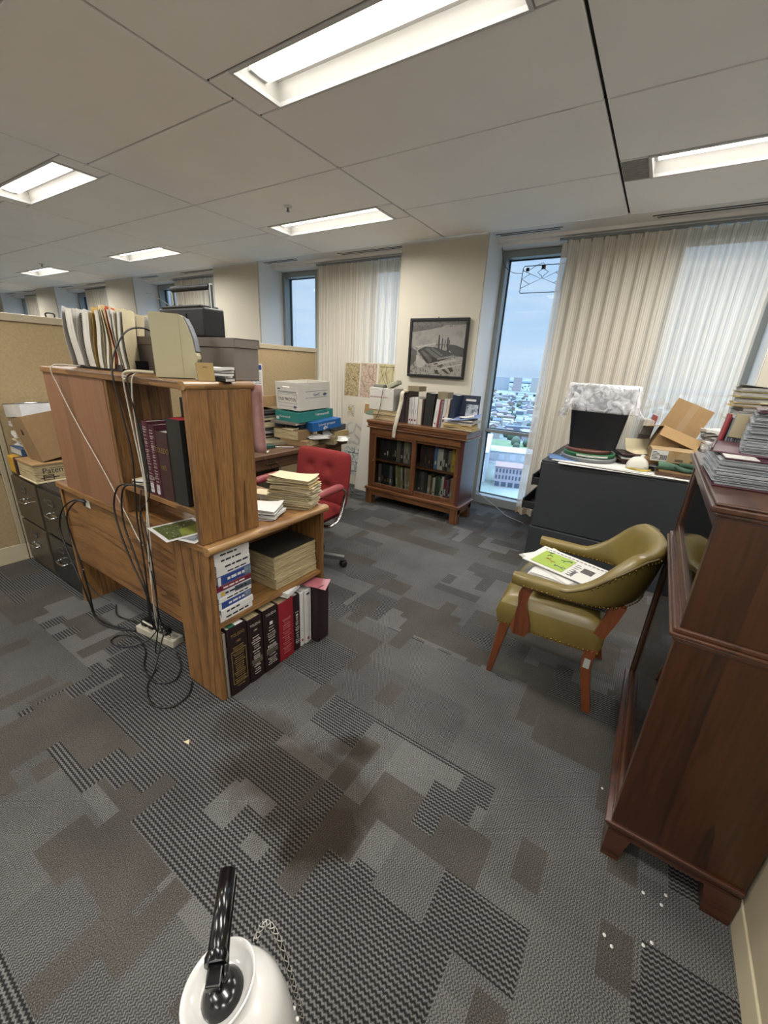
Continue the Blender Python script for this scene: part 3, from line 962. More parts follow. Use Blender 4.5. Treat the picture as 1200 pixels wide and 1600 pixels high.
# ---- glazed walnut bookcase under the picture
gb = wthing('glass_bookcase', 'low walnut bookcase with two sliding glass doors, under the framed picture', 'bookcase', (-2.015, 3.86, 0))
y0, y1 = 3.69, 4.06
tp = MB()
tp.box(-2.60, -1.43, y0-.03, y1, .915, .945); tp.box(-2.59, -1.44, y0-.018, y1, .875, .915); tp.box(-2.60, -1.43, y0-.026, y1, .862, .875)
tp.build('top', M_walX, gb, .004)
MB().box(-2.575, -2.535, y0, y1, .19, .862).build('side_panel', M_walZ, gb, .003)
MB().box(-1.495, -1.455, y0, y1, .19, .862).build('side_panel', M_walside, gb, .003)
MB().box(-2.535, -1.495, y1-.012, y1, .19, .862).build('back_panel', mat('bookcase_inside', '#54463b', .7), gb)
MB().box(-2.535, -1.495, y0+.01, y1-.012, .195, .21).build('bottom_board', M_walX, gb)
MB().box(-2.535, -1.495, y0+.045, y1-.012, .495, .513).build('shelf', M_walX, gb)
rl = MB()
rl.box(-2.60, -1.43, y0-.026, y1, .165, .195); rl.box(-2.585, -1.445, y0-.012, y1-.01, .105, .165)
rl.build('base_rail', M_walX, gb, .004)
for (x, y) in ((-2.585, y0-.02), (-1.525, y0-.02), (-2.585, y1-.09), (-1.525, y1-.09)):
    MB().box(x, x+.08, y, y+.08, 0, .165).build('foot', M_walZ, gb, .004)
fr = MB()
fr.box(-2.535, -1.495, y0-.004, y0+.012, .795, .862)
fr.build('frieze', M_walX, gb, .002)
for (a, c, yy) in ((-2.535, -1.985, y0), (-2.035, -1.495, y0+.018)):
    dr = MB()
    dr.box(a, a+.05, yy, yy+.016, .21, .80); dr.box(c-.05, c, yy, yy+.016, .21, .80)
    dr.box(a+.05, c-.05, yy, yy+.016, .21, .25); dr.box(a+.05, c-.05, yy, yy+.016, .765, .80)
    d_ = dr.build('door', M_walZ, gb, .003)
    MB().box(a+.05, c-.05, yy+.006, yy+.009, .25, .765).build('pane', M_bcglass, d_)
    kx = a+.022 if a < -2.3 else c-.022
    MB().lathe([(.007, 0), (.008, .004), (.0, .006)], 12, Matrix.Translation((kx, yy, .50)) @ Matrix.Rotation(PI/2, 4, 'X')).build('finger_pull', M_brass, d_)

# ---- black flat file (plan drawers) under the window curtain
ff = wthing('flat_file', 'black steel flat file cabinet seen from its blank end, under the cream curtain', 'cabinet', (-.08, 3.83, 0))
fx0, fx1, fy0, fy1 = -.665, .50, 3.385, 4.30
MB().box(fx0, fx1, fy0, fy1, .30, .845).build('cabinet_section', M_flat, ff, .006)
MB().box(fx0-.004, fx1, fy0-.004, fy1, .845, .862).build('top', M_flat, ff, .005)
MB().box(fx0-.010, fx1, fy0-.010, fy1, 0, .295).build('base_section', M_flat, ff, .006)
z = .73
for k, ext in enumerate((.012, .06, .012, .105, .010)):
    zt = .840-k*.107
    d_ = MB()
    d_.box(fx0-ext, fx0-ext+.012, fy0+.02, fy1-.02, zt-.098, zt-.004)
    if ext > .03:
        d_.box(fx0-ext, fx0+.002, fy0+.02, fy0+.032, zt-.09, zt-.03)
        d_.box(fx0-ext, fx0+.002, fy1-.032, fy1-.02, zt-.09, zt-.03)
        d_.box(fx0-ext, fx0+.002, fy0+.03, fy1-.03, zt-.094, zt-.088)
    d_ = d_.build('drawer', M_flatdark, ff, .003)
    MB().box(fx0-ext-.012, fx0-ext+.001, fy0+.35, fy0+.45, zt-.06, zt-.05).build('handle', M_steel, d_, .002)

# ---- tall sectional (barrister) bookcase on the right
bb = wthing('sectional_bookcase', 'tall mahogany sectional bookcase with glazed lift-up doors, seen from its near side', 'bookcase', (.345, 1.62, 0))
bx0, bx1, by0, by1 = .182, .522, 1.196, 2.05
def mould(mb, z0, z1, e, prof=True):
    mb.box(bx0-e, bx1, by0-e*.6, by1+e*.6, z0, z1)
ft = MB()
for (xa, xb, ya, yb) in ((bx0-.002, bx0+.055, by0-.004, by0+.07), (bx1-.075, bx1, by0-.004, by0+.07), (bx0-.002, bx0+.055, by1-.07, by1), (bx1-.075, bx1, by1-.07, by1)):
    ft = MB().prism([(xa, 0), (xb-.006, 0), (xb, .06), (xb+.012, .12), (xa, .12)] if xa < .3 else [(xa+.006, 0), (xb, 0), (xb, .12), (xa-.012, .12), (xa, .06)], ya, yb, 'Y')
    ft.build('foot', M_mahX, bb, .003)
br = MB()
br.box(bx0, bx1, by0, by1, .10, .128); mould(br, .128, .140, .010); mould(br, .140, .152, .018)
br.build('base_rail', M_mahX, bb, .004)
def section(z0, z1, inset, name):
    t_ = MB()
    xa = bx0+inset
    t_.box(xa, bx1, by0, by0+.02, z0, z1)
    a = t_.build('side_panel', M_mahZ, bb, .002)
    MB().box(xa, bx1, by1-.02, by1, z0, z1).build('side_panel', M_mahZ, bb, .002)
    MB().box(bx1-.012, bx1, by0+.02, by1-.02, z0, z1).build('back_panel', M_mahZ, bb)
    MB().box(xa, bx1-.012, by0+.02, by1-.02, z0, z0+.012).build('section_floor', M_mahY, bb)
    d_ = MB()
    dx = xa+.004
    d_.box(dx, dx+.02, by0+.022, by0+.062, z0+.012, z1-.004); d_.box(dx, dx+.02, by1-.062, by1-.022, z0+.012, z1-.004)
    d_.box(dx, dx+.02, by0+.062, by1-.062, z0+.012, z0+.05); d_.box(dx, dx+.02, by0+.062, by1-.062, z1-.045, z1-.004)
    dd = d_.build('door', M_mahY, bb, .003)
    MB().box(dx+.008, dx+.011, by0+.06, by1-.06, z0+.048, z1-.043).build('pane', M_bcglass, dd)
section(.152, .855, 0, 'a'); section(.895, 1.205, 0, 'c')
lg = MB(); mould(lg, .855, .868, .008); mould(lg, .868, .880, .018); mould(lg, .880, .895, .012)
lg.build('ledge', M_mahY, bb, .004)
cn = MB(); mould(cn, 1.205, 1.216, .010); mould(cn, 1.216, 1.232, .022); mould(cn, 1.232, 1.240, .014)
cn.build('cornice', M_mahY, bb, .004)

# ---- olive leather armchair
ac = thing('armchair', 'olive leather barrel-back armchair with brass nailheads, stacked with newspapers', 'chair', (-.04, 2.065, 0), R(0))
NP = 72
def plan(s):
    """U-shaped plan of the padded rail, s in 0..1 from the near arm tip to the far arm tip"""
    pts = [(-.345, -.275), (-.20, -.272), (-.03, -.268), (.06, -.235), (.135, -.13), (.155, 0), (.135, .13), (.06, .235), (-.03, .268), (-.20, .272), (-.345, .275)]
    P = plan.c
    q = s*(len(P)-1); i = min(int(q), len(P)-2); f = q-i
    return P[i]*(1-f)+P[i+1]*f
plan.c = smooth_path([(x, y, 0) for x, y in [(-.345, -.275), (-.20, -.272), (-.03, -.268), (.06, -.235), (.125, -.13), (.145, 0), (.125, .13), (.06, .235), (-.03, .268), (-.20, .272), (-.345, .275)]], 12)
def sm(a, b, x):
    t = max(0, min(1, (x-a)/(b-a))); return t*t*(3-2*t)
def railfn(s):
    p = plan(s); t = abs(s-.5)*2          # 1 at the tips, 0 at the back centre
    q_ = max(0, min(1, (.70-t)/.36)); b = .75*q_+.25*q_*q_*(3-2*q_)                  # back amount
    zt = .618 + .212*b
    zb = .562 + .01*b
    th = .033 + .008*b
    tip = 1-sm(.94, 1.0, t)*.35
    return p, zt, zb, th*tip, b
rb = MB()
ring = 20
vs = []; fs = []
for k in range(NP+1):
    s_ = k/NP
    p, zt, zb, th, b = railfn(s_)
    d = plan(min(1, s_+.004))-plan(max(0, s_-.004)); d.normalize()
    nrm = Vector((d.y, -d.x, 0))           # outward
    for q in range(ring):
        a = 2*PI*q/ring
        c_, sn = math.cos(a), math.sin(a)
        ex = math.copysign(abs(c_)**.55, c_); ez = math.copysign(abs(sn)**.55, sn)
        zc = (zt+zb)/2; hz = (zt-zb)/2
        lean = .05*b*(ez*.5+.5)
        bulge = .012*b*(1-ez*ez)*(-1 if c_ < 0 else .6)
        vs.append(p + nrm*(ex*th+lean-bulge*0) + Vector((0, 0, zc+ez*hz)))
for k in range(NP):
    for q in range(ring):
        q2 = (q+1) % ring
        fs.append((k*ring+q, (k+1)*ring+q, (k+1)*ring+q2, k*ring+q2))
rb.add(vs, fs, None, True)
rb.add(vs[:ring], [tuple(range(ring))]); rb.add(vs[-ring:], [tuple(range(ring))[::-1]])
rb.build('arm_and_back', M_olive, ac)
for e in (0, 1):
    wl = MB(); pts = []
    for k in range(10, 28):
        s_ = k/NP
        s2 = s_ if e == 0 else 1-s_
        p, zt, zb, th, b = railfn(s2)
        d = plan(min(1, s2+.004))-plan(max(0, s2-.004)); d.normalize()
        nrm = Vector((d.y, -d.x, 0))
        pts.append(p+nrm*(th*.93+.047*b)+Vector((0, 0, zt-.012)))
    wl.tube(pts, .005, 6)
    wl.build('welt', mat('welt_olive', '#5d4e22', .5), ac)
# seat: boxed cushion with a domed top
se = MB()
def seatpt(u, v, top):
    x = -.385 + .455*u; y = (-.262+.02*u**2)*(1-2*v)
    if u < .3: x -= .02*math.sin(PI*v)*(1-u/.3)
    e = max(0, 1-(abs(v-.5)*2)**5)*max(0, 1-(abs(u-.5)*2)**7)
    z = (.435+.065*e**.5+.012*math.sin(PI*u)*math.sin(PI*v)) if top else .315
    return x, y, z
se.grid(lambda u, v: seatpt(u, v, True), 26, 26)
se.grid(lambda u, v: seatpt(1-u, v, False), 26, 26)
rim = [(i/26, 0) for i in range(27)] + [(1, j/26) for j in range(1, 27)] + [(i/26, 1) for i in range(25, -1, -1)] + [(0, j/26) for j in range(25, 0, -1)]
nr = len(rim)
va = [seatpt(u, v, False) for u, v in rim]; vb = []
for u, v in rim:
    a, c = seatpt(u, v, False), seatpt(u, v, True)
    vb.append(((a[0]+c[0])/2 + (.012 if u == 1 else (-.015 if u == 0 else 0)), (a[1]+c[1])/2*(1.05 if v in (0, 1) else 1), .385))
vc = [seatpt(u, v, True) for u, v in rim]
se.add(va+vb+vc, [(i, (i+1) % nr, nr+(i+1) % nr, nr+i) for i in range(nr)] + [(nr+i, nr+(i+1) % nr, 2*nr+(i+1) % nr, 2*nr+i) for i in range(nr)], None, True)
se.build('seat', M_olive, ac)
nl = MB()
for i in range(24):
    u = i/23
    for v in (0, 1):
        p = seatpt(u, v, False)
        nl.ball((p[0], p[1]*1.012, .327+.0*u), .0055, 6, 4)
for j in range(1, 18):
    p = seatpt(0, j/18, False); nl.ball((p[0]-.004, p[1], .327), .0055, 6, 4)
for k in range(3, NP-2, 1):
    s_ = k/NP
    p, zt, zb, th, b = railfn(s_)
    d = plan(min(1, s_+.004))-plan(max(0, s_-.004)); d.normalize()
    nrm = Vector((d.y, -d.x, 0))
    for e in (1, -1):
        if e < 0 and 22 < k < NP-22: continue
        q = p + nrm*(e*th*.96) + Vector((0, 0, zb+.012))
        nl.ball(q, .005, 6, 4)
    if 14 < k < 29 or NP-29 < k < NP-14:
        q = p + nrm*(th*1.0+.047*b) + Vector((0, 0, zt-.022))
        nl.ball(q, .0045, 6, 4)
nl.build('nailhead_trim', M_brass, ac)
def slab(path, w, d, name, tagp=None):
    """a bent timber following (x, z) points; widths along x, thickness along y"""
    return path
for s in (-1, 1):
    y = s*.245
    f = MB()      # front leg
    f.add([(-.375, y-.018, .33), (-.325, y-.018, .33), (-.325, y+.018, .33), (-.375, y+.018, .33), (-.405, y-.012, 0), (-.377, y-.012, 0), (-.377, y+.012, 0), (-.405, y+.012, 0)],
          [(3,2,1,0), (4,5,6,7), (0,1,5,4), (1,2,6,5), (2,3,7,6), (3,0,4,7)])
    f.build('front_leg', M_chairwood, ac, .004)
    a = MB()      # shaped arm post, flat against the seat side
    L_ = smooth_path([(-.305, 0, .295), (-.318, 0, .34), (-.305, 0, .40), (-.300, 0, .46), (-.305, 0, .52), (-.285, 0, .585)], 5)
    R_ = smooth_path([(-.245, 0, .295), (-.228, 0, .34), (-.235, 0, .39), (-.258, 0, .45), (-.258, 0, .51), (-.232, 0, .585)], 5)
    a.prism([(p.x, p.z) for p in L_] + [(p.x, p.z) for p in R_[::-1]], s*.268-.013, s*.268+.013, 'Y')
    a.build('arm_post', M_chairwood, ac, .004)
    r_ = MB()     # sabre rear leg up to the rail
    L_ = smooth_path([(.068, 0, 0), (.042, 0, .12), (.018, 0, .24), (.018, 0, .33), (.032, 0, .42), (.055, 0, .50), (.072, 0, .585)], 5)
    R_ = smooth_path([(.105, 0, 0), (.080, 0, .12), (.060, 0, .24), (.066, 0, .33), (.083, 0, .42), (.108, 0, .50), (.130, 0, .585)], 5)
    r_.prism([(p.x, p.z) for p in L_] + [(p.x, p.z) for p in R_[::-1]], s*.232-.016, s*.232+.016, 'Y')
    rl_ = r_.build('rear_leg', M_chairwood, ac, .004)
    if s < 0:
        MB().box(.026, .052, s*.232-.0175, s*.232-.016, .235, .285).build('paper_label', mat('pale_sticker', '#b9beb6', .7), rl_)
# ================================================================== THINGS ON AND AROUND THE CREDENZA
M_page = pages('page_white', '#dcd8cd', '#aaa599', 'X', 240)
M_pageY = pages('page_white_y', '#dcd8cd', '#aaa599', 'Y', 240)
M_pageZ = pages('page_white_z', '#e2dfd6', '#a8a397', 'Z', 300)
M_pagetan = pages('page_tan', '#cdbb93', '#8e7b55', 'X', 220)
M_pagetanZ = pages('page_tan_z', '#cbb98f', '#87744e', 'Z', 260)
M_cream = mat('cream_paper', '#d9cba6', .85, var=.05, scale=20)
M_manila = mat('manila', '#cdb47c', .8, var=.06, scale=14)
M_paper = mat('white_paper', '#dedcd6', .85, var=.03, scale=10)
M_paper2 = mat('grey_paper', '#c3c1bc', .85, var=.04, scale=10)
M_card = mat('cardboard', '#a5855a', .85, var=.05, scale=25)
M_cardD = mat('cardboard_dark', '#8f7350', .85, var=.05, scale=25)
M_ink = mat('ink_black', '#1d1d22', .7)
M_gold = mat('gold_foil', '#9d8350', .4, metal=.4)
M_silvertext = mat('pale_foil', '#b9ada6', .5)
M_darkbook = mat('binding_oxblood_black', '#241517', .45, var=.15, scale=40, spec=.4)
M_maroon = mat('binding_maroon', '#4f1c2b', .5, var=.12, scale=40)
M_brownbk = mat('binding_brown', '#3c1f1f', .55, var=.15, scale=40)
M_redbk = mat('binding_red', '#8e1f2c', .5, var=.08, scale=40)
M_blackbk = mat('binding_black', '#1f201e', .5, var=.12, scale=40)
M_whitebk = mat('binding_white', '#dcdad6', .5, var=.03)
M_blue = mat('cover_blue', '#2c4484', .5, var=.08)
M_teal = mat('cover_teal', '#2d8078', .55, var=.08)
M_grey = mat('warm_grey_card', '#7d736a', .7, var=.05)
M_ivory = mat('ivory_case', '#c5bd98', .5, var=.03, scale=5)
M_cableW = mat('cable_white', '#c9c3b4', .5)
M_orange = mat('orange_folder', '#c2532c', .7)
M_yellowf = mat('yellow_folder', '#c7a659', .8, var=.06)

def book(T, H, D, cover, page, name, label, cat, loc, rot=(0, 0, 0), group=None, board=.003, over=.004, lines=None, red_top=False):
    """upright bound book; spine looks along local -Y, thickness along x"""
    t = thing(name, label, cat, loc, rot, group)
    c = MB()
    c.box(0, board, .002, D, 0, H); c.box(T-board, T, .002, D, 0, H)
    n = 6
    pf = [(T*i/n, .004-.004*math.sin(PI*i/n)) for i in range(n+1)] + [(T, .007), (0, .007)]
    c.prism(pf, 0, H, 'Z')
    c.build('cover', cover, t, .0012, 1)
    MB().box(board, T-board, .006, D-over, over, H-over).build('pages', page, t)
    for (z, h, w, m, s) in (lines or ()):
        if s:
            text(s, h, m, t, (T/2, -.0010, z), (PI/2, 0, 0), 'spine_lettering', 'CENTER', xs=w)
        else:
            MB().box(T/2-w/2, T/2+w/2, -.0012, .003, z, z+h).build('spine_band', m, t)
    return t

def spine_lines(T, z0, z1, m, rd, dense=1.0):
    """short rows of stamped type too small to read"""
    mb = MB(); z = z1
    while z > z0:
        w = T*rd.uniform(.3, .62); h = rd.uniform(.002, .0045)
        x = T/2-w/2
        while x < T/2+w/2:
            q = rd.uniform(.003, .009)
            mb.box(x, min(x+q, T/2+w/2), -.0012, .003, z, z+h); x += q+.002
        z -= rd.uniform(.007, .016)/dense
    return mb

def flatbook(w, d, t_, cover, page, name, label, cat, loc, rot=0, group=None, spine='+x', board=.0022, over=.003, lines=None):
    """book or magazine lying flat; spine on local +x or -y"""
    t = thing(name, label, cat, loc, rot, group)
    c = MB()
    c.box(-w/2, w/2, -d/2, d/2, 0, board); c.box(-w/2, w/2, -d/2, d/2, t_-board, t_)
    if spine == '+x': c.box(w/2-board, w/2, -d/2, d/2, board, t_-board)
    elif spine == '-y': c.box(-w/2, w/2, -d/2, -d/2+board, board, t_-board)
    c.build('cover', cover, t, .001, 1)
    x1 = w/2-(board if spine == '+x' else over); y0 = -d/2+(board if spine == '-y' else over)
    MB().box(-w/2+over, x1, y0, d/2-over, board, t_-board).build('pages', page, t)
    for (a, b, z0, z1, m) in (lines or ()):
        if spine == '+x': MB().box(w/2-.001, w/2+.0006, a, b, z0, z1).build('spine_print', m, t)
        else: MB().box(a, b, -d/2-.0006, -d/2+.001, z0, z1).build('spine_print', m, t)
    return t

def sheaf(name, label, cat, loc, w, d, n, t_, mats, rot=0, jit=.02, seed=1, group=None, curl=.0, rum=.0015, ang=.12):
    """a loose pile of papers: n leaves laid crooked on one another, each leaf a sheet"""
    rd = random.Random(seed)
    t = thing(name, label, cat, loc, rot, group)
    z = 0
    for k in range(n):
        th = t_/n*rd.uniform(.6, 1.0)
        M = Matrix.Translation((rd.uniform(-jit, jit), rd.uniform(-jit, jit), z)) @ Matrix.Rotation(rd.uniform(-ang, ang), 4, 'Z')
        mb = MB()
        mb.sheet(w*rd.uniform(.88, 1), d*rd.uniform(.9, 1), th, curl*rd.uniform(.2, 1) if k == n-1 else 0, M, 6, 5, rd.randrange(999), rum)
        mb.build('leaf', mats[rd.randrange(len(mats))], t)
        z += t_/n
    return t

# ---- on the file cabinets
lb = thing('ledger', 'thick tan ledger with inked lettering on its page edge, lying on the file cabinets', 'book', (-3.26, 1.075, .692), 0)
MB().box(-.14, .14, -.21, .21, 0, .010).build('cover', M_cream, lb, .002)
MB().box(-.14, .14, -.21, .21, .112, .124).build('cover', M_card, lb, .002)
MB().box(-.134, .134, -.204, .204, .010, .112).build('pages', M_pagetanZ, lb)
text('Patent', .05, M_ink, lb, (.1345, -.165, .058), (PI/2, 0, PI/2))
lm = MB()
for a in ((-.16, -.11, .045, .05), (-.16, -.11, .036, .04), (-.16, -.11, .016, .02), (-.165, -.159, .016, .05), (-.113, -.108, .016, .05), (-.18, -.08, .028, .033), (-.12, .06, .088, .091)):
    lm.box(.134, .1348, a[0], a[1], a[2], a[3])
lm.build('ink_mark', M_ink, lb)
yl = thing('ledger', 'yellow wrapped ledger with a dark strap, left of the tan ledger', 'book', (-3.49, 1.07, .692), 0)
MB().box(-.085, .075, -.20, .20, 0, .118).build('wrapper', mat('yellow_wrap', '#c69a35', .6, var=.1), yl, .012)
MB().box(.045, .079, -.204, .204, -.001, .122).build('strap', M_brownbk, yl, .002)
def open_bin(name, label, loc, rot, w, d, h, m, slot=True):
    t = thing(name, label, 'box', loc, rot)
    q = .004
    a = MB()
    a.box(-w/2, w/2, -d/2, d/2, 0, q); a.box(-w/2, -w/2+q, -d/2, d/2, q, h); a.box(w/2-q, w/2, -d/2, d/2, q, h)
    a.box(-w/2+q, w/2-q, d/2-q, d/2, q, h)
    a.box(-w/2+q, w/2-q, -d/2, -d/2+q, q, h*.62); a.box(-w/2+q, w/2-q, -d/2, -d/2+q, h*.74, h)
    a.box(-w/2+q, -w*.12, -d/2, -d/2+q, h*.62, h*.74); a.box(w*.12, w/2-q, -d/2, -d/2+q, h*.62, h*.74)
    a.build('walls', m, t, .001, 1)
    return t
open_bin('cardboard_bin', 'open brown cardboard magazine bin leaning on top of the tan ledger', (-3.232, 1.075, .83), (R(9), R(-11), R(3)), .165, .30, .285, M_cardD)
MB().box(-.007, .007, -.10, .10, 0, .23).build('cardboard_piece', M_card, None, .001, loc=(-3.335, 1.02, .822), rot=(R(4), R(-26), 0))
tag(bpy.data.objects['cardboard_piece'], 'flat tan cardboard piece propped against the brown cardboard bin', 'cardboard')
flatbook(.20, .28, .045, mat('blue_binder', '#3f5878', .5), M_page, 'binder', 'blue binder at the left edge, under the crumpled papers', 'binder', (-3.52, 1.05, .815), 0)
sheaf('paper_pile', 'crumpled tan papers on the blue binder at the left edge', 'papers', (-3.52, 1.05, .861), .19, .22, 5, .05, [M_cream, M_paper, M_cream], R(10), .015, 4, rum=.004)
sheaf('paper_pile', 'pile of dog-eared papers and folders under the shiny metal tray', 'papers', (-3.53, 1.06, .913), .18, .25, 9, .125, [M_paper, M_cream, M_paper2, M_manila], R(-4), .012, 5, rum=.003)
ty = thing('metal_tray', 'shiny steel tray on top of the paper pile by the partition', 'tray', (-3.50, 1.14, 1.06), (R(0), R(-6), 0))
mb = MB()
mb.box(-.15, .15, -.2, .2, 0, .004)
for (xa, xb, ya, yb) in ((-.15, -.147, -.2, .2), (.147, .15, -.2, .2), (-.15, .15, -.2, -.197), (-.15, .15, .197, .2)):
    mb.box(xa, xb, ya, yb, .004, .085)
mb.build('pan', mat('tray_steel', '#e2e4e6', .34, metal=.6, alb=1.0), ty, .001)
rim_ = MB(); rim_.tube([(-.15, -.2, .085), (.15, -.2, .085), (.15, .2, .085), (-.15, .2, .085)], .004, 8, closed=True); rim_.build('rim', M_chrome, ty)

# ---- along the hutch top
HZ = 1.4125
tr_ = wthing('file_rack', 'black desktop rack holding upright folders on the hutch, back left', 'rack', (-2.2, 1.02, HZ))
MB().box(-2.545, -2.075, .985, 1.12, HZ, HZ+.012).build('tray', M_black, tr_, .002)
MB().box(-2.545, -2.075, .985, .990, HZ+.012, HZ+.030).build('lip', M_black, tr_)
for x in (-2.545, -2.079):
    MB().box(x, x+.004, .992, 1.115, HZ+.012, HZ+.05).build('bookend', M_black, tr_)
def file_thing(name, label, x0, x1, h, m, bow=.012, group='upright files in the black rack', y0=.97, y1=1.095, tab=None, seed=1, open_=.0, turn=42):
    """a folder standing on edge, slightly bowed, two leaves and papers between"""
    rd = random.Random(seed)
    t = wthing(name, label, 'folder', ((x0+x1)/2, (y0+y1)/2, HZ+.0125), group)
    w = x1-x0
    xc, yc = (x0+x1)/2, (y0+y1)/2
    ca, sa = math.cos(R(turn)), math.sin(R(turn))
    def leaf(xa, th, dh, k):
        mb = MB()
        def fn(u, v):
            px_, py_, pz_ = (xa + bow*math.sin(PI*v)*(.5+.5*u)*k + .006*math.sin(4*v+seed) - .02*v*k*open_, y0+(y1-y0)*u + .004*math.sin(5*v+seed), HZ+.0125+(h-dh)*v + .003*math.sin(7*u+seed))
            dx_, dy_ = px_-xc, py_-yc
            return (xc+dx_*ca-dy_*sa, yc+dx_*sa+dy_*ca, pz_)
        n = 10
        mb.grid(fn, 6, n); 
        def fn2(u, v):
            p = fn(1-u, v); return (p[0]+th, p[1], p[2])
        mb.grid(fn2, 6, n)
        e = [(fn(0, i/n), (fn(0, i/n)[0]+th, *fn(0, i/n)[1:])) for i in range(n+1)]
        vs = [q for pr in e for q in pr]
        mb.add(vs, [(2*i, 2*i+1, 2*i+3, 2*i+2) for i in range(n)])
        e2 = [(fn(i/6, 1), (fn(i/6, 1)[0]+th, *fn(i/6, 1)[1:])) for i in range(7)]
        vs = [q for pr in e2 for q in pr]
        mb.add(vs, [(2*i, 2*i+1, 2*i+3, 2*i+2) for i in range(6)])
        return mb
    leaf(x0, .0015, .0, -.3).build('cover', m, t)
    leaf(x1-.002, .0015, .006, .6).build('cover', m, t)
    leaf(x0+w*.2, w*.6, .014, .2).build('papers', M_page if m is not M_manila else M_pagetan, t)
    return t
ft_ = file_thing('paper_bundle', 'large white folded sheets standing at the left end of the rack of folders', -2.547, -2.431, .265, M_paper, .02, open_=1.2, seed=2, y0=.965)
file_thing('map_folder', 'white folded map with a brown line drawing on its edge, second in the rack', -2.415, -2.310, .255, M_paper, .014, seed=3)
mp_ = bpy.data.objects['map_folder']
ml = MB(); rd = random.Random(8)
for k in range(13):
    z = HZ+.03+.018*k
    ml.box(-2.398-.01*rd.random(), -2.343+.012*rd.random(), .9645, .9655, z, z+.0022)
for k in range(4):
    x = -2.392+.013*k
    ml.box(x, x+.002, .9645, .9655, HZ+.03, HZ+.24)
ml2 = MB().box(-2.405, -2.33, .9655, .967, HZ+.02, HZ+.25)
for q in (ml, ml2): q.v = [(x-.0, y+.012, z) for x, y, z in q.v]
ml2.build('map_sheet', M_paper, mp_)
ml.build('line_drawing', mat('map_brown', '#5d4a38', .8), mp_)
file_thing('folder', 'deep yellow folder standing third in the rack', -2.304, -2.246, .262, M_yellowf, .012, seed=4)
file_thing('folder', 'cream folder standing beside the deep yellow one', -2.239, -2.207, .268, M_cream, .016, seed=5)
file_thing('folder', 'bowed manila folder standing left of the orange one', -2.202, -2.169, .262, M_manila, .018, seed=6)
file_thing('folder', 'orange folder standing in the rack', -2.162, -2.137, .258, M_orange, .022, seed=7)
file_thing('folder', 'pale folder stuffed with white slips, right of the orange folder', -2.130, -2.106, .245, M_paper, .016, seed=8)
file_thing('folder', 'buff folder at the right end of the black rack', -2.099, -2.070, .255, M_cream, .012, seed=9)
gbx = wthing('file_box', 'long taupe document box behind the beige speaker on the hutch', 'box', (-1.72, 1.10, HZ))
MB().box(-2.205, -1.435, 1.105, 1.225, HZ, HZ+.125).build('tub', M_grey, gbx, .003)
lid = MB()
lid.box(-2.21, -1.43, 1.10, 1.106, HZ+.125, HZ+.16); lid.box(-2.21, -1.43, 1.224, 1.23, HZ+.125, HZ+.16)
lid.box(-2.21, -2.205, 1.106, 1.224, HZ+.125, HZ+.16); lid.box(-1.435, -1.43, 1.106, 1.224, HZ+.125, HZ+.16)
lid.box(-1.98, -1.43, 1.106, 1.224, HZ+.154, HZ+.16)
lid.build('rim', M_grey, gbx, .002)
for k, (x, m, h, lab) in enumerate(((-2.19, M_manila, .235, 'manila folder with torn edge poking out of the taupe box, left one'), (-2.16, M_cream, .245, 'cream folder poking out of the taupe box behind the newsprint'))):
    t = file_thing('folder', lab, x, x+.022, h, m, .006, 'papers poking out of the taupe box', 1.11, 1.21, seed=20+k, turn=0)
    t.location.z += 0
np_ = thing('newspaper', 'grey folded newspaper standing in the taupe box next to the speaker', 'newspaper', (-2.06, 1.125, HZ+.13), (R(-4), R(6), 0))
mb = MB(); rd = random.Random(5)
mb.grid(lambda u, v: (-.055+.11*u, .01*math.sin(3*u), .11*v*(1-.25*u)+.006*math.sin(13*u)), 12, 6)
mb.build('newsprint', mat('newsprint', '#a3a09c', .9, var=.25, scale=60), np_, solid=.006)
# radio
rdz = HZ+.1605
ra = wthing('portable_radio', 'black portable radio with a raised carrying handle on the taupe box', 'radio', (-1.775, 1.16, rdz))
MB().box(-1.940, -1.615, 1.11, 1.21, rdz, rdz+.115).build('case', M_black, ra, .010, 3)
MB().box(-1.930, -1.645, 1.115, 1.205, rdz+.115, rdz+.124).build('top_panel', mat('radio_top', '#2b2c2f', .4), ra, .004)
MB().box(-1.915, -1.735, 1.107, 1.111, rdz+.02, rdz+.09).build('speaker_grille', mat('radio_grille', '#242527', .6, bump=.5, bscale=400), ra)
for x in (-1.885, -1.845):
    MB().lathe([(.012, 0), (.012, .008), (0, .008)], 14, Matrix.Translation((x, 1.16, rdz+.124))).build('dial', M_black, ra)
hb = MB(); hb.tube([(-1.900, 1.16, rdz+.195), (-1.630, 1.16, rdz+.195)], .012, 10); hb.build('handle_grip', M_black, ra)
for x in (-1.900, -1.628):
    MB().box(x-.006, x+.006, 1.152, 1.168, rdz+.085, rdz+.205).build('handle_arm', M_chrome, ra, .003)
an = MB(); an.tube([(-1.925, 1.17, rdz+.125), (-2.035, 1.18, rdz+.165), (-2.15, 1.18, rdz+.195)], [.0028, .0022, .0016], 6); an.build('antenna', M_chrome, ra)
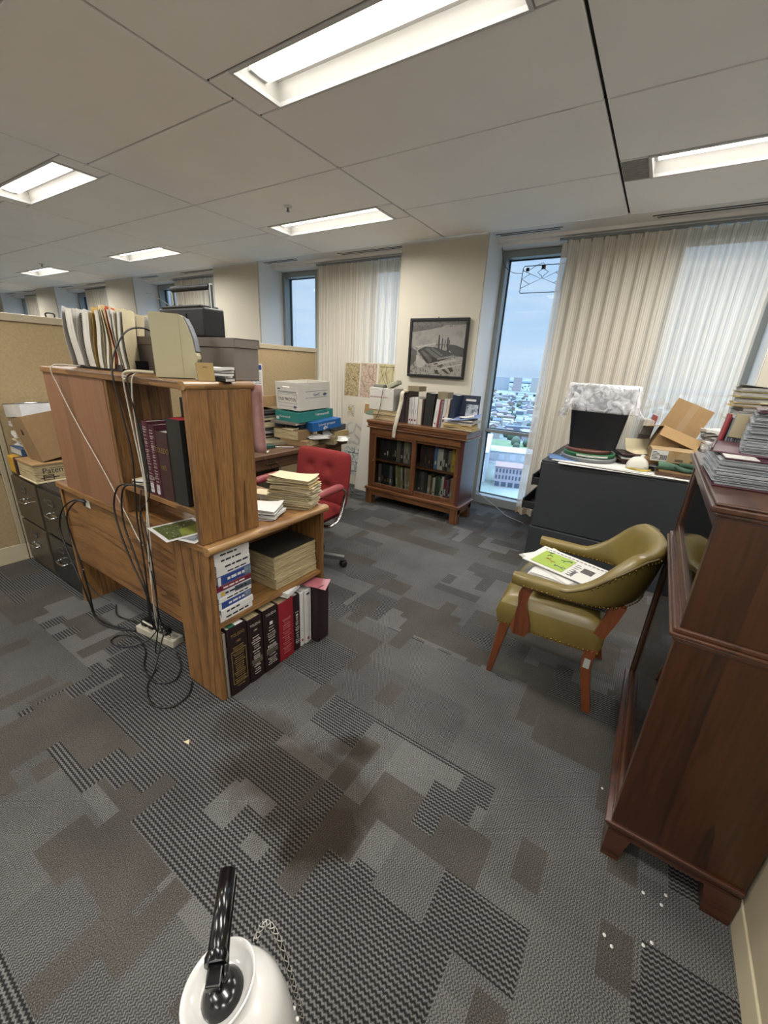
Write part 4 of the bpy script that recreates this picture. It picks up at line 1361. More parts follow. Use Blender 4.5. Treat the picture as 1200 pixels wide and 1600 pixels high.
# old beige speaker
sp = thing('desktop_speaker', 'ivory desktop speaker with a grey grille at the front right corner of the hutch', 'speaker', (-1.62, .985, HZ), R(47))
pf = [(-.098, .003), (.086, .003), (.092, .012), (.092, .062), (.100, .078), (.100, .090), (.090, .105), (.082, .155), (.066, .20), (.048, .232), (.030, .240), (-.094, .242), (-.100, .236)]
MB().prism(pf, -.065, .065, 'Y').build('case', M_ivory, sp, .005, 3)
gp = [(.087, .103), (.097, .106), (.090, .155), (.074, .197), (.056, .230), (.044, .234), (.064, .196), (.080, .155)]
MB().prism(gp, -.055, .055, 'Y').build('grille', mat('speaker_cloth', '#85898d', .8, bump=.4, bscale=700), sp, .002)
MB().box(.030, .0312, -.0655, .0655, .004, .239).build('seam_line', mat('seam_drab', '#857f68', .8), sp)  # thin darker strip marking the joint around the case
MB().lathe([(.010, 0), (.010, .014), (.007, .016), (0, .016)], 14, Matrix.Translation((.092, -.03, .05)) @ Matrix.Rotation(PI/2, 4, 'Y')).build('volume_knob', M_ivory, sp)
MB().box(-.09, .085, -.06, .06, -.0003, .004).build('foot', M_black, sp)
sp.scale = (.78, .80, .96)
# bits at the right end of the hutch
sheaf('paper_pile', 'small pile of white papers and a leaflet beside the ivory speaker', 'papers', (-1.462, 1.03, HZ+.0005), .10, .10, 5, .05, [M_paper, M_paper2, M_paper], R(8), .01, 31)
es = thing('easel_frame', 'tiny gilt easel picture frame seen from behind on the hutch corner', 'frame', (-1.40, .95, HZ), (R(0), 0, R(-20)))
MB().box(-.004, .004, -.03, .03, 0, .066).build('frame', M_gold, es, .001, rot=(0, R(-14), 0))
MB().box(-.002, .002, -.008, .008, 0, .055).build('strut', M_black, es, loc=(-.03, 0, 0), rot=(0, R(22), 0))
flatbook(.10, .05, .014, M_blackbk, M_page, 'notebook', 'thin dark notebook lying on the hutch behind the easel frame', 'book', (-1.41, 1.02, HZ+.0005), R(5), spine='-y')

# ---- books in the open hutch bay
rd = random.Random(12)
sz = .9225
def hutch_book(x, T, H, m, lab, lean=0.0, lines=(), dense=1.0, tm=None):
    t = book(T, H, .22, m, M_page, 'book', lab, 'book', (x, .872, sz), (0, R(lean), 0), 'reference books in the hutch', lines=lines)
    if tm: spine_lines(T, H*.08, H*.92, tm, rd, dense).build('spine_lettering', tm, t)
    return t
hutch_book(-1.795, .030, .30, M_blackbk, 'thin black book at the left of the row in the hutch', 0)
hutch_book(-1.762, .047, .315, M_maroon, 'maroon directory with a white sticker, left one of the pair in the hutch', 0, ((.012, .04, .022, M_whitebk, None), (.07, .02, .8, M_silvertext, 'TOLEDO')), 1.0, M_silvertext)
hutch_book(-1.712, .040, .305, M_maroon, 'maroon directory with a white sticker, right one of the pair in the hutch', 0, ((.012, .04, .020, M_whitebk, None),), 1.0, M_silvertext)
hutch_book(-1.668, .085, .285, M_brownbk, 'thick oxblood directory with faded gold lettering in the hutch', 0, ((.20, .030, .8, M_gold, 'TOLEDO'), (.13, .026, .8, M_gold, '1955')), .6, None)
hutch_book(-1.578, .095, .345, M_blackbk, 'tall black ledger with red topped pages, last of the row in the hutch', 0)
MB().box(.006, .09, .01, .21, .3415, .3445).build('red_edge', mat('red_edge', '#b0202c', .6), bpy.data.objects['book.004'])
sheaf('paper_pile', 'flat magazines and papers lying on the hutch shelf, left of the upright books', 'papers', (-1.885, .985, sz+.0005), .15, .19, 4, .03, [M_paper2, M_cream, M_black], R(12), .012, 33)
cd_ = flatbook(.07, .09, .012, M_whitebk, M_black, 'booklet', 'small white booklet at the hutch shelf edge beside the black book', 'booklet', (-1.835, .91, sz+.032), R(25))

# ---- on the credenza top
def picture_mat(name, cols, scale=9, band='Y', bw=False):
    m, n, l, b = _new(name)
    b.inputs['Roughness'].default_value = .35
    tc = n.new('ShaderNodeTexCoord')
    nz = n.new('ShaderNodeTexNoise'); nz.inputs['Scale'].default_value = scale; nz.inputs['Detail'].default_value = 8; nz.inputs['Roughness'].default_value = .7
    l.new(tc.outputs['Object'], nz.inputs['Vector'])
    rp = n.new('ShaderNodeValToRGB'); e = rp.color_ramp.elements
    for i, c in enumerate(cols):
        k = e[i] if i < 2 else e.new(.5)
        k.position = .39+.22*i/(len(cols)-1); k.color = fin(c)
    l.new(nz.outputs[0], rp.inputs[0]); l.new(rp.outputs[0], b.inputs['Base Color'])
    MATS[name] = m
    return m
def snapshot(name, label, loc, rot, w, d, fields):
    t = thing(name, label, 'photograph', loc, rot)
    MB().box(-w/2, w/2, -d/2, d/2, 0, .0015).build('print', M_whitebk, t)
    for (x0, x1, y0, y1, m) in fields:
        MB().prism([(x0, y0), (x1, y0), (x1, y1), (x0, y1)] if not isinstance(x0, list) else x0, .0015, .0019, 'Z').build('image', m, t)
    return t
ph = snapshot('photo_print', 'colour photograph of a wooded bank with white border, hanging over the credenza edge', (-1.60, .895, .7895), (0, 0, R(-8)), .20, .20,
   [(-.085, .085, -.085, .085, picture_mat('photo_trees', ['#11160c', '#6a7340', '#e2eaf2', '#2d381e'], 62))])
MB().prism([(-.02, .084), (.084, .084), (.084, -.03), (.0, -.01)], .0019, .0023, 'Z').build('image_field', picture_mat('photo_field', ['#7d7f38', '#8f9a4a', '#6c7433'], 10), ph)
snapshot('photo_print', 'second photograph lying beneath the wooded bank one, only its edge showing', (-1.545, .905, .787), (0, 0, R(14)), .20, .17, [(-.085, .085, -.07, .07, picture_mat('photo_grey', ['#4a4f55', '#9fa5ab', '#6d7278'], 20))])
sheaf('paper_pile', 'loose white papers beside the hutch end on the credenza', 'papers', (-1.50, 1.24, .7855), .20, .14, 8, .05, [M_paper, M_paper, M_paper2], R(24), .012, 41, curl=.02)
flatbook(.11, .09, .03, M_cream, M_page, 'note_block', 'ruled cream note block behind the white papers on the credenza', 'notepad', (-1.70, 1.44, .7855), R(20))
rd = random.Random(77)
z = .7855
folders = []
for k in range(12):
    th = rd.uniform(.009, .0175)
    t = thing('old_folder', 'x', 'folder', (-1.487+rd.uniform(-.010, .010), 1.462+rd.uniform(-.008, .008), z), R(17+rd.uniform(-8, 8)), 'stack of worn cream folders')
    mb = MB(); M_ = None
    w, d = .235*rd.uniform(.95, 1.02), .135*rd.uniform(.96, 1.03)
    mb.sheet(w, d, .0018, .0, M_, 6, 5, k, .0022)
    mb.build('lower_leaf', M_cream, t)
    mb = MB(); mb.sheet(w*.99, d*.98, .0018, .012 if k == 11 else .0, Matrix.Translation((0, 0, th-.0022)), 6, 5, k+40, .0012)
    mb.build('upper_leaf', M_cream if k % 3 else M_manila, t)
    MB().box(-w*.47, w*.47, -d*.46, d*.46, .003, th-.004).build('papers', M_pagetanZ, t)
    folders.append(t); z += th+.0006
for k, t in enumerate(folders[::-1]):
    t['label'] = 'worn cream folder, ' + ORD[k] + ' of the stack on the oak credenza'

# ---- the open bookshelf: magazines
z = .4055
MAG = [(.029, M_whitebk, 'white'), (.030, M_whitebk, 'white'), (.034, M_blue, 'blue'), (.022, M_whitebk, 'white'), (.033, mat('cover_pale', '#c9cdd2', .5), 'pale grey'), (.026, mat('cover_maroon', '#6b1f33', .5), 'maroon'),
       (.044, M_blue, 'blue'), (.022, M_whitebk, 'white'), (.030, M_whitebk, 'white'), (.030, M_whitebk, 'white'), (.026, M_whitebk, 'white')]
mags = []
for k, (th, m, cn) in enumerate(MAG):
    dx = rd.uniform(-.008, .0)
    ln = []
    c = M_ink if m is M_whitebk or cn == 'pale grey' else M_whitebk
    a = -.06+rd.uniform(0, .03)
    for q in range(rd.randint(3, 6)):
        b = a+rd.uniform(.01, .03); 
        if b > .08: break
        ln.append((a, b, th*.35, th*.62, c)); a = b+.006
    if cn == 'blue': ln.append((-.086, -.072, .002, th-.002, M_whitebk)); ln.append((.05, .086, .004, th-.004, mat('cover_photo', '#6f7c8d', .6, var=.5, scale=60)))
    if cn == 'pale grey': ln.append((-.07, -.05, .006, th-.006, mat('cover_yellow', '#c9a94d', .6))); ln.append((.0, .085, .004, th-.004, mat('cover_photo2', '#4d545c', .6, var=.6, scale=60)))
    t = flatbook(.23, .175, th, m, M_pageZ, 'periodical', cn + ' spined periodical, ' + ORD[len(MAG)-1-k] + ' of the stack in the credenza shelf', 'magazine',
                 (-1.487+dx, .979+rd.uniform(-.004, .004), z), R(rd.uniform(-1.5, 1.5)), 'stack of periodicals in the credenza shelf', lines=ln)
    z += th+.0005
# old broken-backed volume
ov = wthing('old_volume', 'thick crumbling old volume with tan pages and dark cover, lying on the credenza shelf', 'book', (-1.51, 1.36, .4055))
def volume(z0, z1, name, dx, m, jag):
    mb = MB(); rdv = random.Random(z0)
    n = 8
    for k in range(n):
        a, b = z0+(z1-z0)*k/n, z0+(z1-z0)*(k+1)/n
        j = rdv.uniform(-jag, jag)
        mb.box(-1.62+dx+j*.5, -1.392+dx+j, 1.225+j*.6, 1.522-j*.4, a, b-.0006)
    return mb.build(name, m, ov)
volume(.409, .485, 'page_block', 0, M_pagetanZ, .006)
volume(.488, .585, 'page_block', -.006, M_pagetanZ, .004)
MB().box(-1.632, -1.40, 1.225, 1.52, .4055, .409).build('cover', M_cardD, ov)
MB().box(-1.632, -1.402, 1.222, 1.522, .586, .591).build('cover', mat('old_black_cloth', '#2a2620', .6, var=.2), ov)

# ---- tall directories standing on the carpet under the shelf
def floor_book(y, T, H, m, lab, page, proud=0.0, lines=(), fancy=None, group='tall directories under the credenza shelf'):
    t = book(T, H, .235, m, page, 'directory', lab, 'book', (-1.352+proud, y, .001), (0, 0, PI/2), group, lines=lines, board=.004, over=.008)
    if fancy: spine_lines(T, H*.10, H*.70, fancy, rd, .9).build('spine_lettering', fancy, t)
    return t
floor_book(.887, .013, .352, mat('binding_grey', '#8b8478', .7), 'thin grey board standing between the oak end panel and the first directory', M_page, -.01)
b1 = floor_book(.902, .104, .368, M_darkbook, 'thickest black directory with gold TOLEDO lettering, nearest the oak end panel', M_page, 0, ((.318, .022, .85, M_gold, 'TOLEDO'), (.282, .017, .85, M_gold, '1988')), M_gold)
MB().box(.02, .085, .012, .17, .361, .366).build('green_sheet', mat('green_sheet', '#2f6a4c', .7), b1)
MB().box(.05, .09, .008, .08, .366, .3675).build('white_slip', M_paper, b1)
fr_ = MB()
for a in ((.012, .014, .06, .24), (.090, .092, .06, .24), (.012, .092, .06, .062), (.012, .092, .238, .24)):
    fr_.box(a[0], a[1], -.0012, .004, a[2], a[3])
fr_.build('spine_frame', M_gold, b1)
b2 = floor_book(1.010, .084, .358, M_darkbook, 'black directory with TOLEDO 1991 on its spine, second from the oak end panel', M_pagetan, .002, ((.315, .018, .85, M_silvertext, 'TOLEDO'), (.285, .014, .85, M_silvertext, '1991'), (.095, .030, .062, mat('spine_panel', '#5f5a4d', .6), None)), M_silvertext)
b3 = floor_book(1.099, .094, .362, M_darkbook, 'black directory with a white dot sticker, third from the oak end panel', M_pagetan, .004, ((.325, .019, .85, M_silvertext, 'TOLEDO'), (.27, .016, .018, M_whitebk, None), (.10, .032, .07, MATS['spine_panel'], None)), M_silvertext)
b4 = floor_book(1.198, .100, .352, M_redbk, 'bright red directory standing under the credenza shelf', M_pagetan, .004, (), mat('rose_foil', '#b5656b', .6))
b5 = floor_book(1.303, .047, .345, M_darkbook, 'slim oxblood directory right of the red one', M_page, .0, ((.22, .010, .012, M_whitebk, None),), M_silvertext)
floor_book(1.353, .030, .338, M_whitebk, 'white paperback directory, left one of the two white spines', M_page, -.004, ((.03, .012, .01, M_redbk, None),))
floor_book(1.386, .050, .340, M_whitebk, 'white paperback directory, right one of the two white spines', M_page, .0, ((.02, .016, .012, M_redbk, None), (.31, .01, .02, M_ink, None)))
floor_book(1.440, .086, .352, mat('binding_plum', '#2a161b', .5, var=.2, scale=40), 'wide plum black volume at the far end under the shelf, pushed out', M_page, .05)
wb = flatbook(.17, .135, .026, M_whitebk, M_pageZ, 'paperback', 'white paperback lying on top of the standing directories', 'book', (-1.44, 1.29, .3665), (R(-3), R(2), R(18)), None, '+x')
bl = MB()
for q in range(6):
    bl.box(-.07+.005*q, .05, -.055+.018*q, -.049+.018*q, .026, .0264)
bl.build('cover_print', M_ink, wb)
rf = MB(); rf.sheet(.16, .10, .0012, .01, None, 6, 4, 3, .003)
tag(rf.build('plastic_sleeve', mat('pink_sleeve', '#a9636c', .4), None, loc=(-1.36, 1.47, .3555), rot=(R(3), R(5), R(24))), 'torn pink plastic sleeve sticking out over the plum volume', 'sleeve')

# ---- cables and power strip
ps = wthing('power_strip', 'cream power strip with plugs on the carpet under the credenza', 'power strip', (-2.0, .94, 0))
Mp = Matrix.Translation((-2.02, .945, 0)) @ Matrix.Rotation(R(8), 4, 'Z')
MB().box(-.17, .13, -.035, .035, .001, .045, Mp).build('housing', mat('strip_cream', '#bdb7a5', .5), ps, .006)
for k in range(5):
    q = MB().box(-.14+.055*k, -.105+.055*k, -.016, .016, .045, .047, Mp).build('socket', mat('socket_grey', '#8d887a', .5), ps)
for k in (0, 1, 3):
    MB().box(-.142+.055*k, -.103+.055*k, -.02, .02, .047, .085, Mp).build('plug', M_black, ps, .005)
def cable(name, label, pts, r, m, n=7, cat='cable', group=None):
    mb = MB(); mb.tube(smooth_path(pts, n), r, 6)
    return tag(mb.build(name, m), label, cat, group)
cable('cable', 'thin white cord running down across the oak hutch back from its top left corner', [(-2.36, .93, 1.425), (-2.45, .845, 1.418), (-2.42, .846, 1.32), (-2.30, .848, 1.16), (-2.13, .848, .98), (-2.02, .842, .87), (-1.93, .838, .77), (-1.86, .832, .70), (-1.82, .83, .67)], .0025, M_cableW)
cable('cable', 'white cord looped over the ivory hook and hanging to the floor', [(-1.735, .832, 1.412), (-1.752, .828, 1.40), (-1.755, .832, 1.30), (-1.745, .835, 1.15), (-1.735, .838, .95), (-1.755, .832, .78), (-1.775, .825, .6), (-1.80, .83, .4), (-1.85, .86, .2), (-1.92, .91, .09)], .003, M_cableW)
cable('cable', 'white cord hanging from the speaker past the upright books', [(-1.70, .90, 1.43), (-1.705, .848, 1.42), (-1.712, .834, 1.36), (-1.735, .84, 1.2), (-1.725, .838, 1.0), (-1.74, .836, .85), (-1.745, .83, .7), (-1.78, .82, .45), (-1.83, .84, .2), (-1.94, .93, .08)], .003, M_cableW)
cable('cable', 'black cord rising over the taupe box and hanging down through the hutch', [(-1.95, 1.10, 1.578), (-1.93, 1.02, 1.60), (-1.88, .92, 1.57), (-1.86, .845, 1.45), (-1.84, .84, 1.3), (-1.81, .842, 1.1), (-1.82, .835, .92), (-1.83, .83, .8), (-1.81, .82, .6), (-1.84, .83, .35), (-1.95, .92, .08)], .0035, M_black)
cable('cable', 'black cord dropping beside the white one below the hook', [(-1.73, .92, 1.43), (-1.735, .842, 1.415), (-1.725, .832, 1.36), (-1.70, .842, 1.1), (-1.715, .84, .93), (-1.79, .83, .84), (-1.80, .83, .7), (-1.75, .82, .5), (-1.77, .83, .3), (-1.90, .93, .08)], .003, M_black)
cable('cable', 'black cord bowing out to the left below the hutch shelf', [(-1.78, .88, .93), (-1.86, .84, .95), (-1.96, .83, .92), (-2.01, .82, .82), (-1.97, .81, .7), (-1.90, .81, .55), (-1.82, .81, .42), (-1.84, .82, .25), (-1.98, .93, .075)], .004, M_black)
cable('cable', 'second black cord bowing beside the first below the hutch shelf', [(-1.80, .88, .935), (-1.88, .835, .945), (-1.93, .825, .88), (-1.93, .815, .75), (-1.86, .81, .6), (-1.80, .805, .45), (-1.80, .81, .25), (-1.93, .92, .085)], .004, M_black)
cable('cable', 'black cord sagging in front of the right half of the oak modesty panel', [(-1.82, .86, .93), (-1.80, .835, .84), (-1.74, .82, .7), (-1.72, .81, .5), (-1.73, .80, .3), (-1.80, .80, .1), (-1.85, .88, .06)], .003, M_black)
cable('cable', 'black power cord coming out of the notch and dropping to the floor', [(-2.44, .862, .74), (-2.50, .83, .735), (-2.62, .81, .66), (-2.68, .80, .54), (-2.62, .79, .42), (-2.50, .78, .28), (-2.46, .79, .12), (-2.48, .81, .02), (-2.36, .83, .006), (-2.2, .88, .006)], .0045, M_black)
cable('cable', 'second black power cord from the notch hanging straight down', [(-2.43, .862, .735), (-2.48, .83, .73), (-2.545, .80, .64), (-2.535, .80, .5), (-2.49, .80, .36), (-2.47, .80, .2), (-2.44, .80, .03), (-2.3, .83, .006), (-2.14, .92, .01)], .0045, M_black)
cable('cable', 'grey cord from under the credenza rising to the black power cords', [(-2.62, .95, .006), (-2.62, .88, .10), (-2.56, .82, .26), (-2.48, .80, .34)], .004, mat('cable_grey', '#6e6a64', .5))
cable('cable', 'black cord looping wide on the carpet in front of the power strip', [(-1.95, .93, .09), (-1.88, .86, .06), (-1.80, .78, .008), (-1.72, .70, .006), (-1.60, .66, .006), (-1.52, .70, .006), (-1.52, .78, .006), (-1.585, .845, .006)], .004, M_black)
cable('cable', 'black cord coiled on the carpet left of the power strip', [(-2.0, .93, .09), (-2.02, .86, .03), (-2.10, .78, .006), (-2.2, .76, .006), (-2.22, .82, .006), (-2.12, .86, .006), (-1.98, .83, .006), (-1.86, .76, .006), (-1.72, .74, .006), (-1.66, .80, .006), (-1.72, .87, .006), (-1.84, .92, .012)], .004, M_black)
cable('cable', 'pale grey plug cord curled over the power strip', [(-2.08, .93, .05), (-2.10, .90, .10), (-2.05, .88, .13), (-1.99, .90, .11), (-1.96, .93, .08)], .005, M_cableW)
cable('cable', 'black cord lying along the carpet behind the oak leg', [(-2.55, .95, .006), (-2.42, .90, .006), (-2.28, .93, .006), (-2.12, .955, .01)], .004, M_black)

# ---- bits on the carpet
MB().prism([(-.016, -.008), (.017, -.004), (-.004, .012)], 0, .001, 'Z').build('paper_scrap', M_cream, None, loc=(-1.30, .64, .002), rot=(R(4), R(-6), 0))
tag(bpy.data.objects['paper_scrap'], 'tan triangular scrap of paper alone on the dark carpet', 'scrap')
for k, (x, y, lab) in enumerate(((.308, 1.14, 'white paper dot nearest the bookcase base rail'), (.367, 1.173, 'white paper dot under the bookcase corner, upper of two'), (.356, 1.136, 'white paper dot under the bookcase corner, lower of two'),
       (.218, .957, 'white paper dot, leftmost of the four in front of the bookcase'), (.238, .941, 'white paper dot, lowest of the four in front of the bookcase'),
       (.313, .996, 'white paper dot, third from the left of the four in front of the bookcase'), (.333, 1.016, 'white paper dot, rightmost of the four in front of the bookcase'), (.160, 1.44, 'white paper dot beside the long front of the bookcase'))):
    MB().lathe([(0, 0), (.0048, 0), (.0048, .0008), (0, .0008)], 10).build('punch_dot', M_paper, None, loc=(x, y, .003), rot=(R(3), R(2), 0))
    o = COL.objects[-1]; tag(o, lab, 'paper dot', 'punched paper dots on the carpet')
# ================================================================== DESK, BOARDS AND GLASS BOOKCASE
# ---- pinned calendar and sheet
cal = wthing('wall_calendar', 'white year calendar with blue bands pinned to the beige partition', 'calendar', (-3.68, 3.06, 1.3))
MB().box(-3.6845, -3.682, 2.945, 3.185, 1.04, 1.455).build('sheet', M_paper, cal)
MB().box(-3.682, -3.6812, 2.955, 3.175, 1.39, 1.44).build('title_band', M_blue, cal)
MB().box(-3.682, -3.6812, 2.955, 3.175, 1.13, 1.165).build('title_band', mat('calendar_navy', '#39405c', .7), cal)
gr = MB()
for i in range(4):
    for j in range(9):
        gr.box(-3.682, -3.6814, 2.965+.053*i, 3.005+.053*i, 1.18+.022*j, 1.187+.022*j)
for i in range(4):
    for j in range(3):
        gr.box(-3.682, -3.6814, 2.965+.053*i, 3.005+.053*i, 1.06+.022*j, 1.067+.022*j)
gr.build('month_grid', mat('calendar_ink', '#8b93a5', .8), cal)
st_ = MB().sheet(.12, .17, .001, 0, None, 4, 4, 3, .002)
tag(st_.build('note_sheet', M_paper, None, loc=(-3.676, 2.72, 1.40), rot=(R(90), R(-8), R(90))), 'white sheet pinned tilted on the partition left of the calendar', 'paper')
st_ = MB().grid(lambda u, v: (-1.47+.125*u+.014*v*u, 1.152+.006*math.sin(9*u+2*v)+.012*(1-v), 1.12+.283*v), 14, 8)
tag(st_.build('pink_cloth', mat('pink_cloth', '#c99a94', .9, var=.1, scale=40), None, solid=.002), 'pale pink cloth hanging behind the right end of the hutch', 'cloth')

# ---- heap on the desk
DZ = .7605
def carton(name, label, w, d, h, m, loc, rot=0, group=None, top=True):
    t = thing(name, label, 'box', loc, rot, group)
    a = MB().box(-w/2, w/2, -d/2, d/2, 0, h)
    a.build('carton', m, t, .002)
    return t
M_boxwhite = mat('carton_white', '#d3cfc4', .8, var=.03)
# lowest layer
flatbook(.30, .20, .050, M_cardD, M_pagetanZ, 'old_book', 'broken tan book at the bottom of the heap, close behind the red chair', 'book', (-2.76, 2.80, DZ), R(8), None, '-y')
flatbook(.22, .27, .030, mat('cover_drab', '#8c8066', .7), M_pagetanZ, 'old_book', 'thin drab book under the thick tan one, left front of the desk heap', 'book', (-2.95, 2.60, DZ), R(-12))
ob = flatbook(.30, .22, .085, M_cardD, M_pagetanZ, 'old_book', 'thick tan paged book carrying yellow slips in the desk heap', 'book', (-2.84, 2.80, DZ+.051), R(4), None, '+x')
flatbook(.17, .12, .075, mat('cover_mottled', '#7b6a4c', .7, var=.3, scale=40), M_pagetanZ, 'old_book', 'small mottled book right of the thick tan one, under the blue box', 'book', (-2.60, 3.02, DZ), R(20), None, '-y')
sheaf('paper_pile', 'yellow slips lying on the thick tan book', 'papers', (-2.82, 2.74, DZ+.1365), .16, .06, 3, .012, [mat('slip_yellow', '#d5cb8e', .8), M_cream], R(-8), .015, 51, curl=.015)
carton('flat_carton', 'white edged dark blue flat carton under the teal box', .34, .26, .045, mat('carton_navy', '#2f3a4c', .6), (-2.92, 2.93, DZ+.137), R(3))
bb_ = carton('blue_box', 'bright blue box with white print, jutting out under the teal box', .22, .34, .085, mat('carton_blue', '#1f5f9e', .5), (-2.70, 3.03, DZ+.1385), (R(6), 0, R(-12)))
text('Lower project', .034, M_whitebk, bb_, (.1105, -.10, .045), (PI/2, 0, PI/2))
MB().prism([(-.03, 0), (.03, 0), (-.006, .022), (-.02, -.018)], .1102, .1108, 'X').build('emblem', M_whitebk, bb_, loc=(0, -.02, .02))
flatbook(.30, .30, .022, M_grey, M_pageZ, 'magazine', 'white edged magazine pile topped by grey cover directly under the teal box', 'magazine', (-2.88, 2.84, DZ+.183), R(6), None, '-y')
tl = carton('teal_box', 'teal flat box with white lettering under the OLD PHOTOS box', .32, .46, .09, M_teal, (-2.85, 2.97, DZ+.215), (R(3.0), 0, R(-3)))
text('Hammermill', .030, M_whitebk, tl, (-.10, -.2305, .035), (PI/2, 0, 0))
text('Hammermill', .036, M_whitebk, tl, (.1605, -.01, .045), (PI/2, 0, PI/2))
MB().box(-.145, -.105, -.2310, -.2295, .012, .040).build('white_patch', M_paper, tl)
# records carton
bx = thing('banker_box', 'white records carton hand lettered OLD PHOTOS on top of the desk heap', 'box', (-2.86, 2.97, DZ+.318), (R(2.5), 0, R(-3)))
w, d, h, q = .31, .41, .245, .004
a = MB()
a.box(-w/2, -w/2+q, -d/2, d/2, 0, h); a.box(w/2-q, w/2, -d/2, d/2, 0, h); a.box(-w/2+q, w/2-q, d/2-q, d/2, 0, h); a.box(-w/2+q, w/2-q, -d/2+q, d/2-q, 0, q)
a.box(-w/2+q, w/2-q, -d/2, -d/2+q, 0, .185); a.box(-w/2+q, w/2-q, -d/2, -d/2+q, .21, h)
a.box(-w/2+q, -.06, -d/2, -d/2+q, .185, .21); a.box(.035, w/2-q, -d/2, -d/2+q, .185, .21)
a.build('carton', M_boxwhite, bx, .001, 1)
MB().box(-w/2+.006, w/2-.006, -d/2+.006, d/2-.006, .01, .20).build('contents', M_pageY, bx)
fmk = MB()
yy0, yy1 = -d/2-.0007, -d/2+.001
for (x0, x1, z0, z1) in ((-.125, .125, .150, .1525), (-.125, .125, .060, .0625), (-.125, -.1225, .06, .15), (.1225, .125, .06, .15), (-.125, .125, .135, .1365), (-.115, .10, .03, .032), (-.13, -.09, .178, .190)):
    fmk.box(x0, x1, yy0, yy1, z0, z1)
fmk.prism([(.075, .031), (.10, .045), (.13, .031), (.10, .017)], yy0, yy1, 'Y')
for k in range(14):
    fmk.box(-.12+.0175*k, -.109+.0175*k, yy0, yy1, .158, .166)
fmk.build('printed_form', mat('form_ink', '#4a5670', .7), bx)
text('OLD PHOTOS', .040, M_ink, bx, (-.118, yy0, .083), (PI/2, 0, 0), 'hand_lettering', xs=.92)
sd = MB()
for (y0_, y1_, z0, z1) in ((-.12, .165, .165, .168), (-.12, .165, .108, .111)):
    sd.box(w/2-.001, w/2+.0007, y0_, y1_, z0, z1)
sd.prism([(.10, .132), (.13, .148), (.165, .134), (.13, .118)], w/2-.001, w/2+.0007, 'X')
sd.build('printed_lines', MATS['form_ink'], bx)
text('Gas/C', .034, mat('pen_blue', '#3f5d8a', .7), bx, (w/2+.0007, -.02, .125), (PI/2, 0, PI/2), 'hand_lettering')
# right part of the heap
flatbook(.26, .20, .055, mat('cover_tanboard', '#a28c5e', .7), M_pagetanZ, 'old_book', 'tan book with frayed corner, middle of the little stack right of the blue box', 'book', (-2.72, 3.235, DZ+.048), R(-6))
flatbook(.24, .18, .055, mat('cover_slate', '#4a4e55', .6), M_pageZ, 'old_book', 'slate covered book on top of the little stack right of the blue box', 'book', (-2.74, 3.235, DZ+.104), R(10))
sheaf('paper_pile', 'crumpled papers at the bottom of the little stack by the desk corner', 'papers', (-2.68, 3.22, DZ), .24, .16, 6, .046, [M_cream, M_paper, M_cardD], R(5), .015, 52, rum=.004)
sheaf('paper_pile', 'white papers sliding off the desk heap behind the red chair', 'papers', (-2.63, 2.93, DZ+.0605), .12, .20, 5, .02, [M_paper, M_paper2, M_paper], R(-25), .02, 53, curl=.02)
cs_ = MB().sheet(.20, .26, .0012, .05, None, 10, 10, 4, .004)
tag(cs_.build('paper_sheet', M_paper, None, loc=(-2.60, 3.13, DZ+.055), rot=(R(-14), R(16), R(-40))), 'curling white printed sheet overhanging the desk edge behind the red chair', 'paper')
# left part
bt = carton('flat_carton', 'brown flat carton on dark papers left of the OLD PHOTOS box', .28, .34, .10, M_card, (-3.26, 2.72, 1.06), (0, R(-6), R(5)))
sheaf('paper_pile', 'tall untidy pile of dark newspapers left of the OLD PHOTOS box', 'papers', (-3.27, 2.72, DZ), .30, .36, 14, .295, [M_paper, M_paper2, mat('dark_print', '#55524f', .8), M_cream], 0, .03, 54, rum=.003)
carton('green_box', 'small green and white box on the desk near the hutch', .14, .10, .05, mat('carton_green', '#2c6a55', .6, var=.4, scale=30), (-3.02, 2.46, DZ), R(25))
carton('green_box', 'dark green flat box beside the small green and white one', .18, .12, .025, mat('carton_green2', '#22443a', .6), (-2.86, 2.46, DZ), R(-15))
sn = MB().sheet(.09, .07, .001, .01, None, 4, 4, 6, .002)
tag(sn.build('note', mat('note_mint', '#c7d6bd', .8), None, loc=(-2.70, 2.30, DZ+.001), rot=(0, 0, R(30))), 'pale green note near the front edge of the desk', 'paper')
pn = MB(); pn.tube([(-2.78, 2.50, DZ+.006), (-2.66, 2.62, DZ+.006)], .005, 8)
tag(pn.build('marker_pen', M_whitebk), 'white marker pen on the desk in front of the books', 'pen')
cable('cable', 'black cord drooping from the desk front next to the hutch', [(-2.60, 2.20, .755), (-2.56, 2.22, .72), (-2.54, 2.28, .62), (-2.55, 2.36, .60), (-2.58, 2.36, .66), (-2.60, 2.30, .70)], .003, M_black)
mon = thing('monitor', 'black monitor on the desk, glimpsed through the hutch opening', 'monitor', (-3.12, 2.12, DZ), R(60))
MB().box(-.10, .10, -.08, .08, 0, .015).build('stand', M_black, mon, .004)
MB().box(-.02, .02, .0, .03, .015, .12).build('neck', M_black, mon)
MB().box(-.22, .22, -.02, .02, .10, .42).build('screen', M_black, mon, .006)

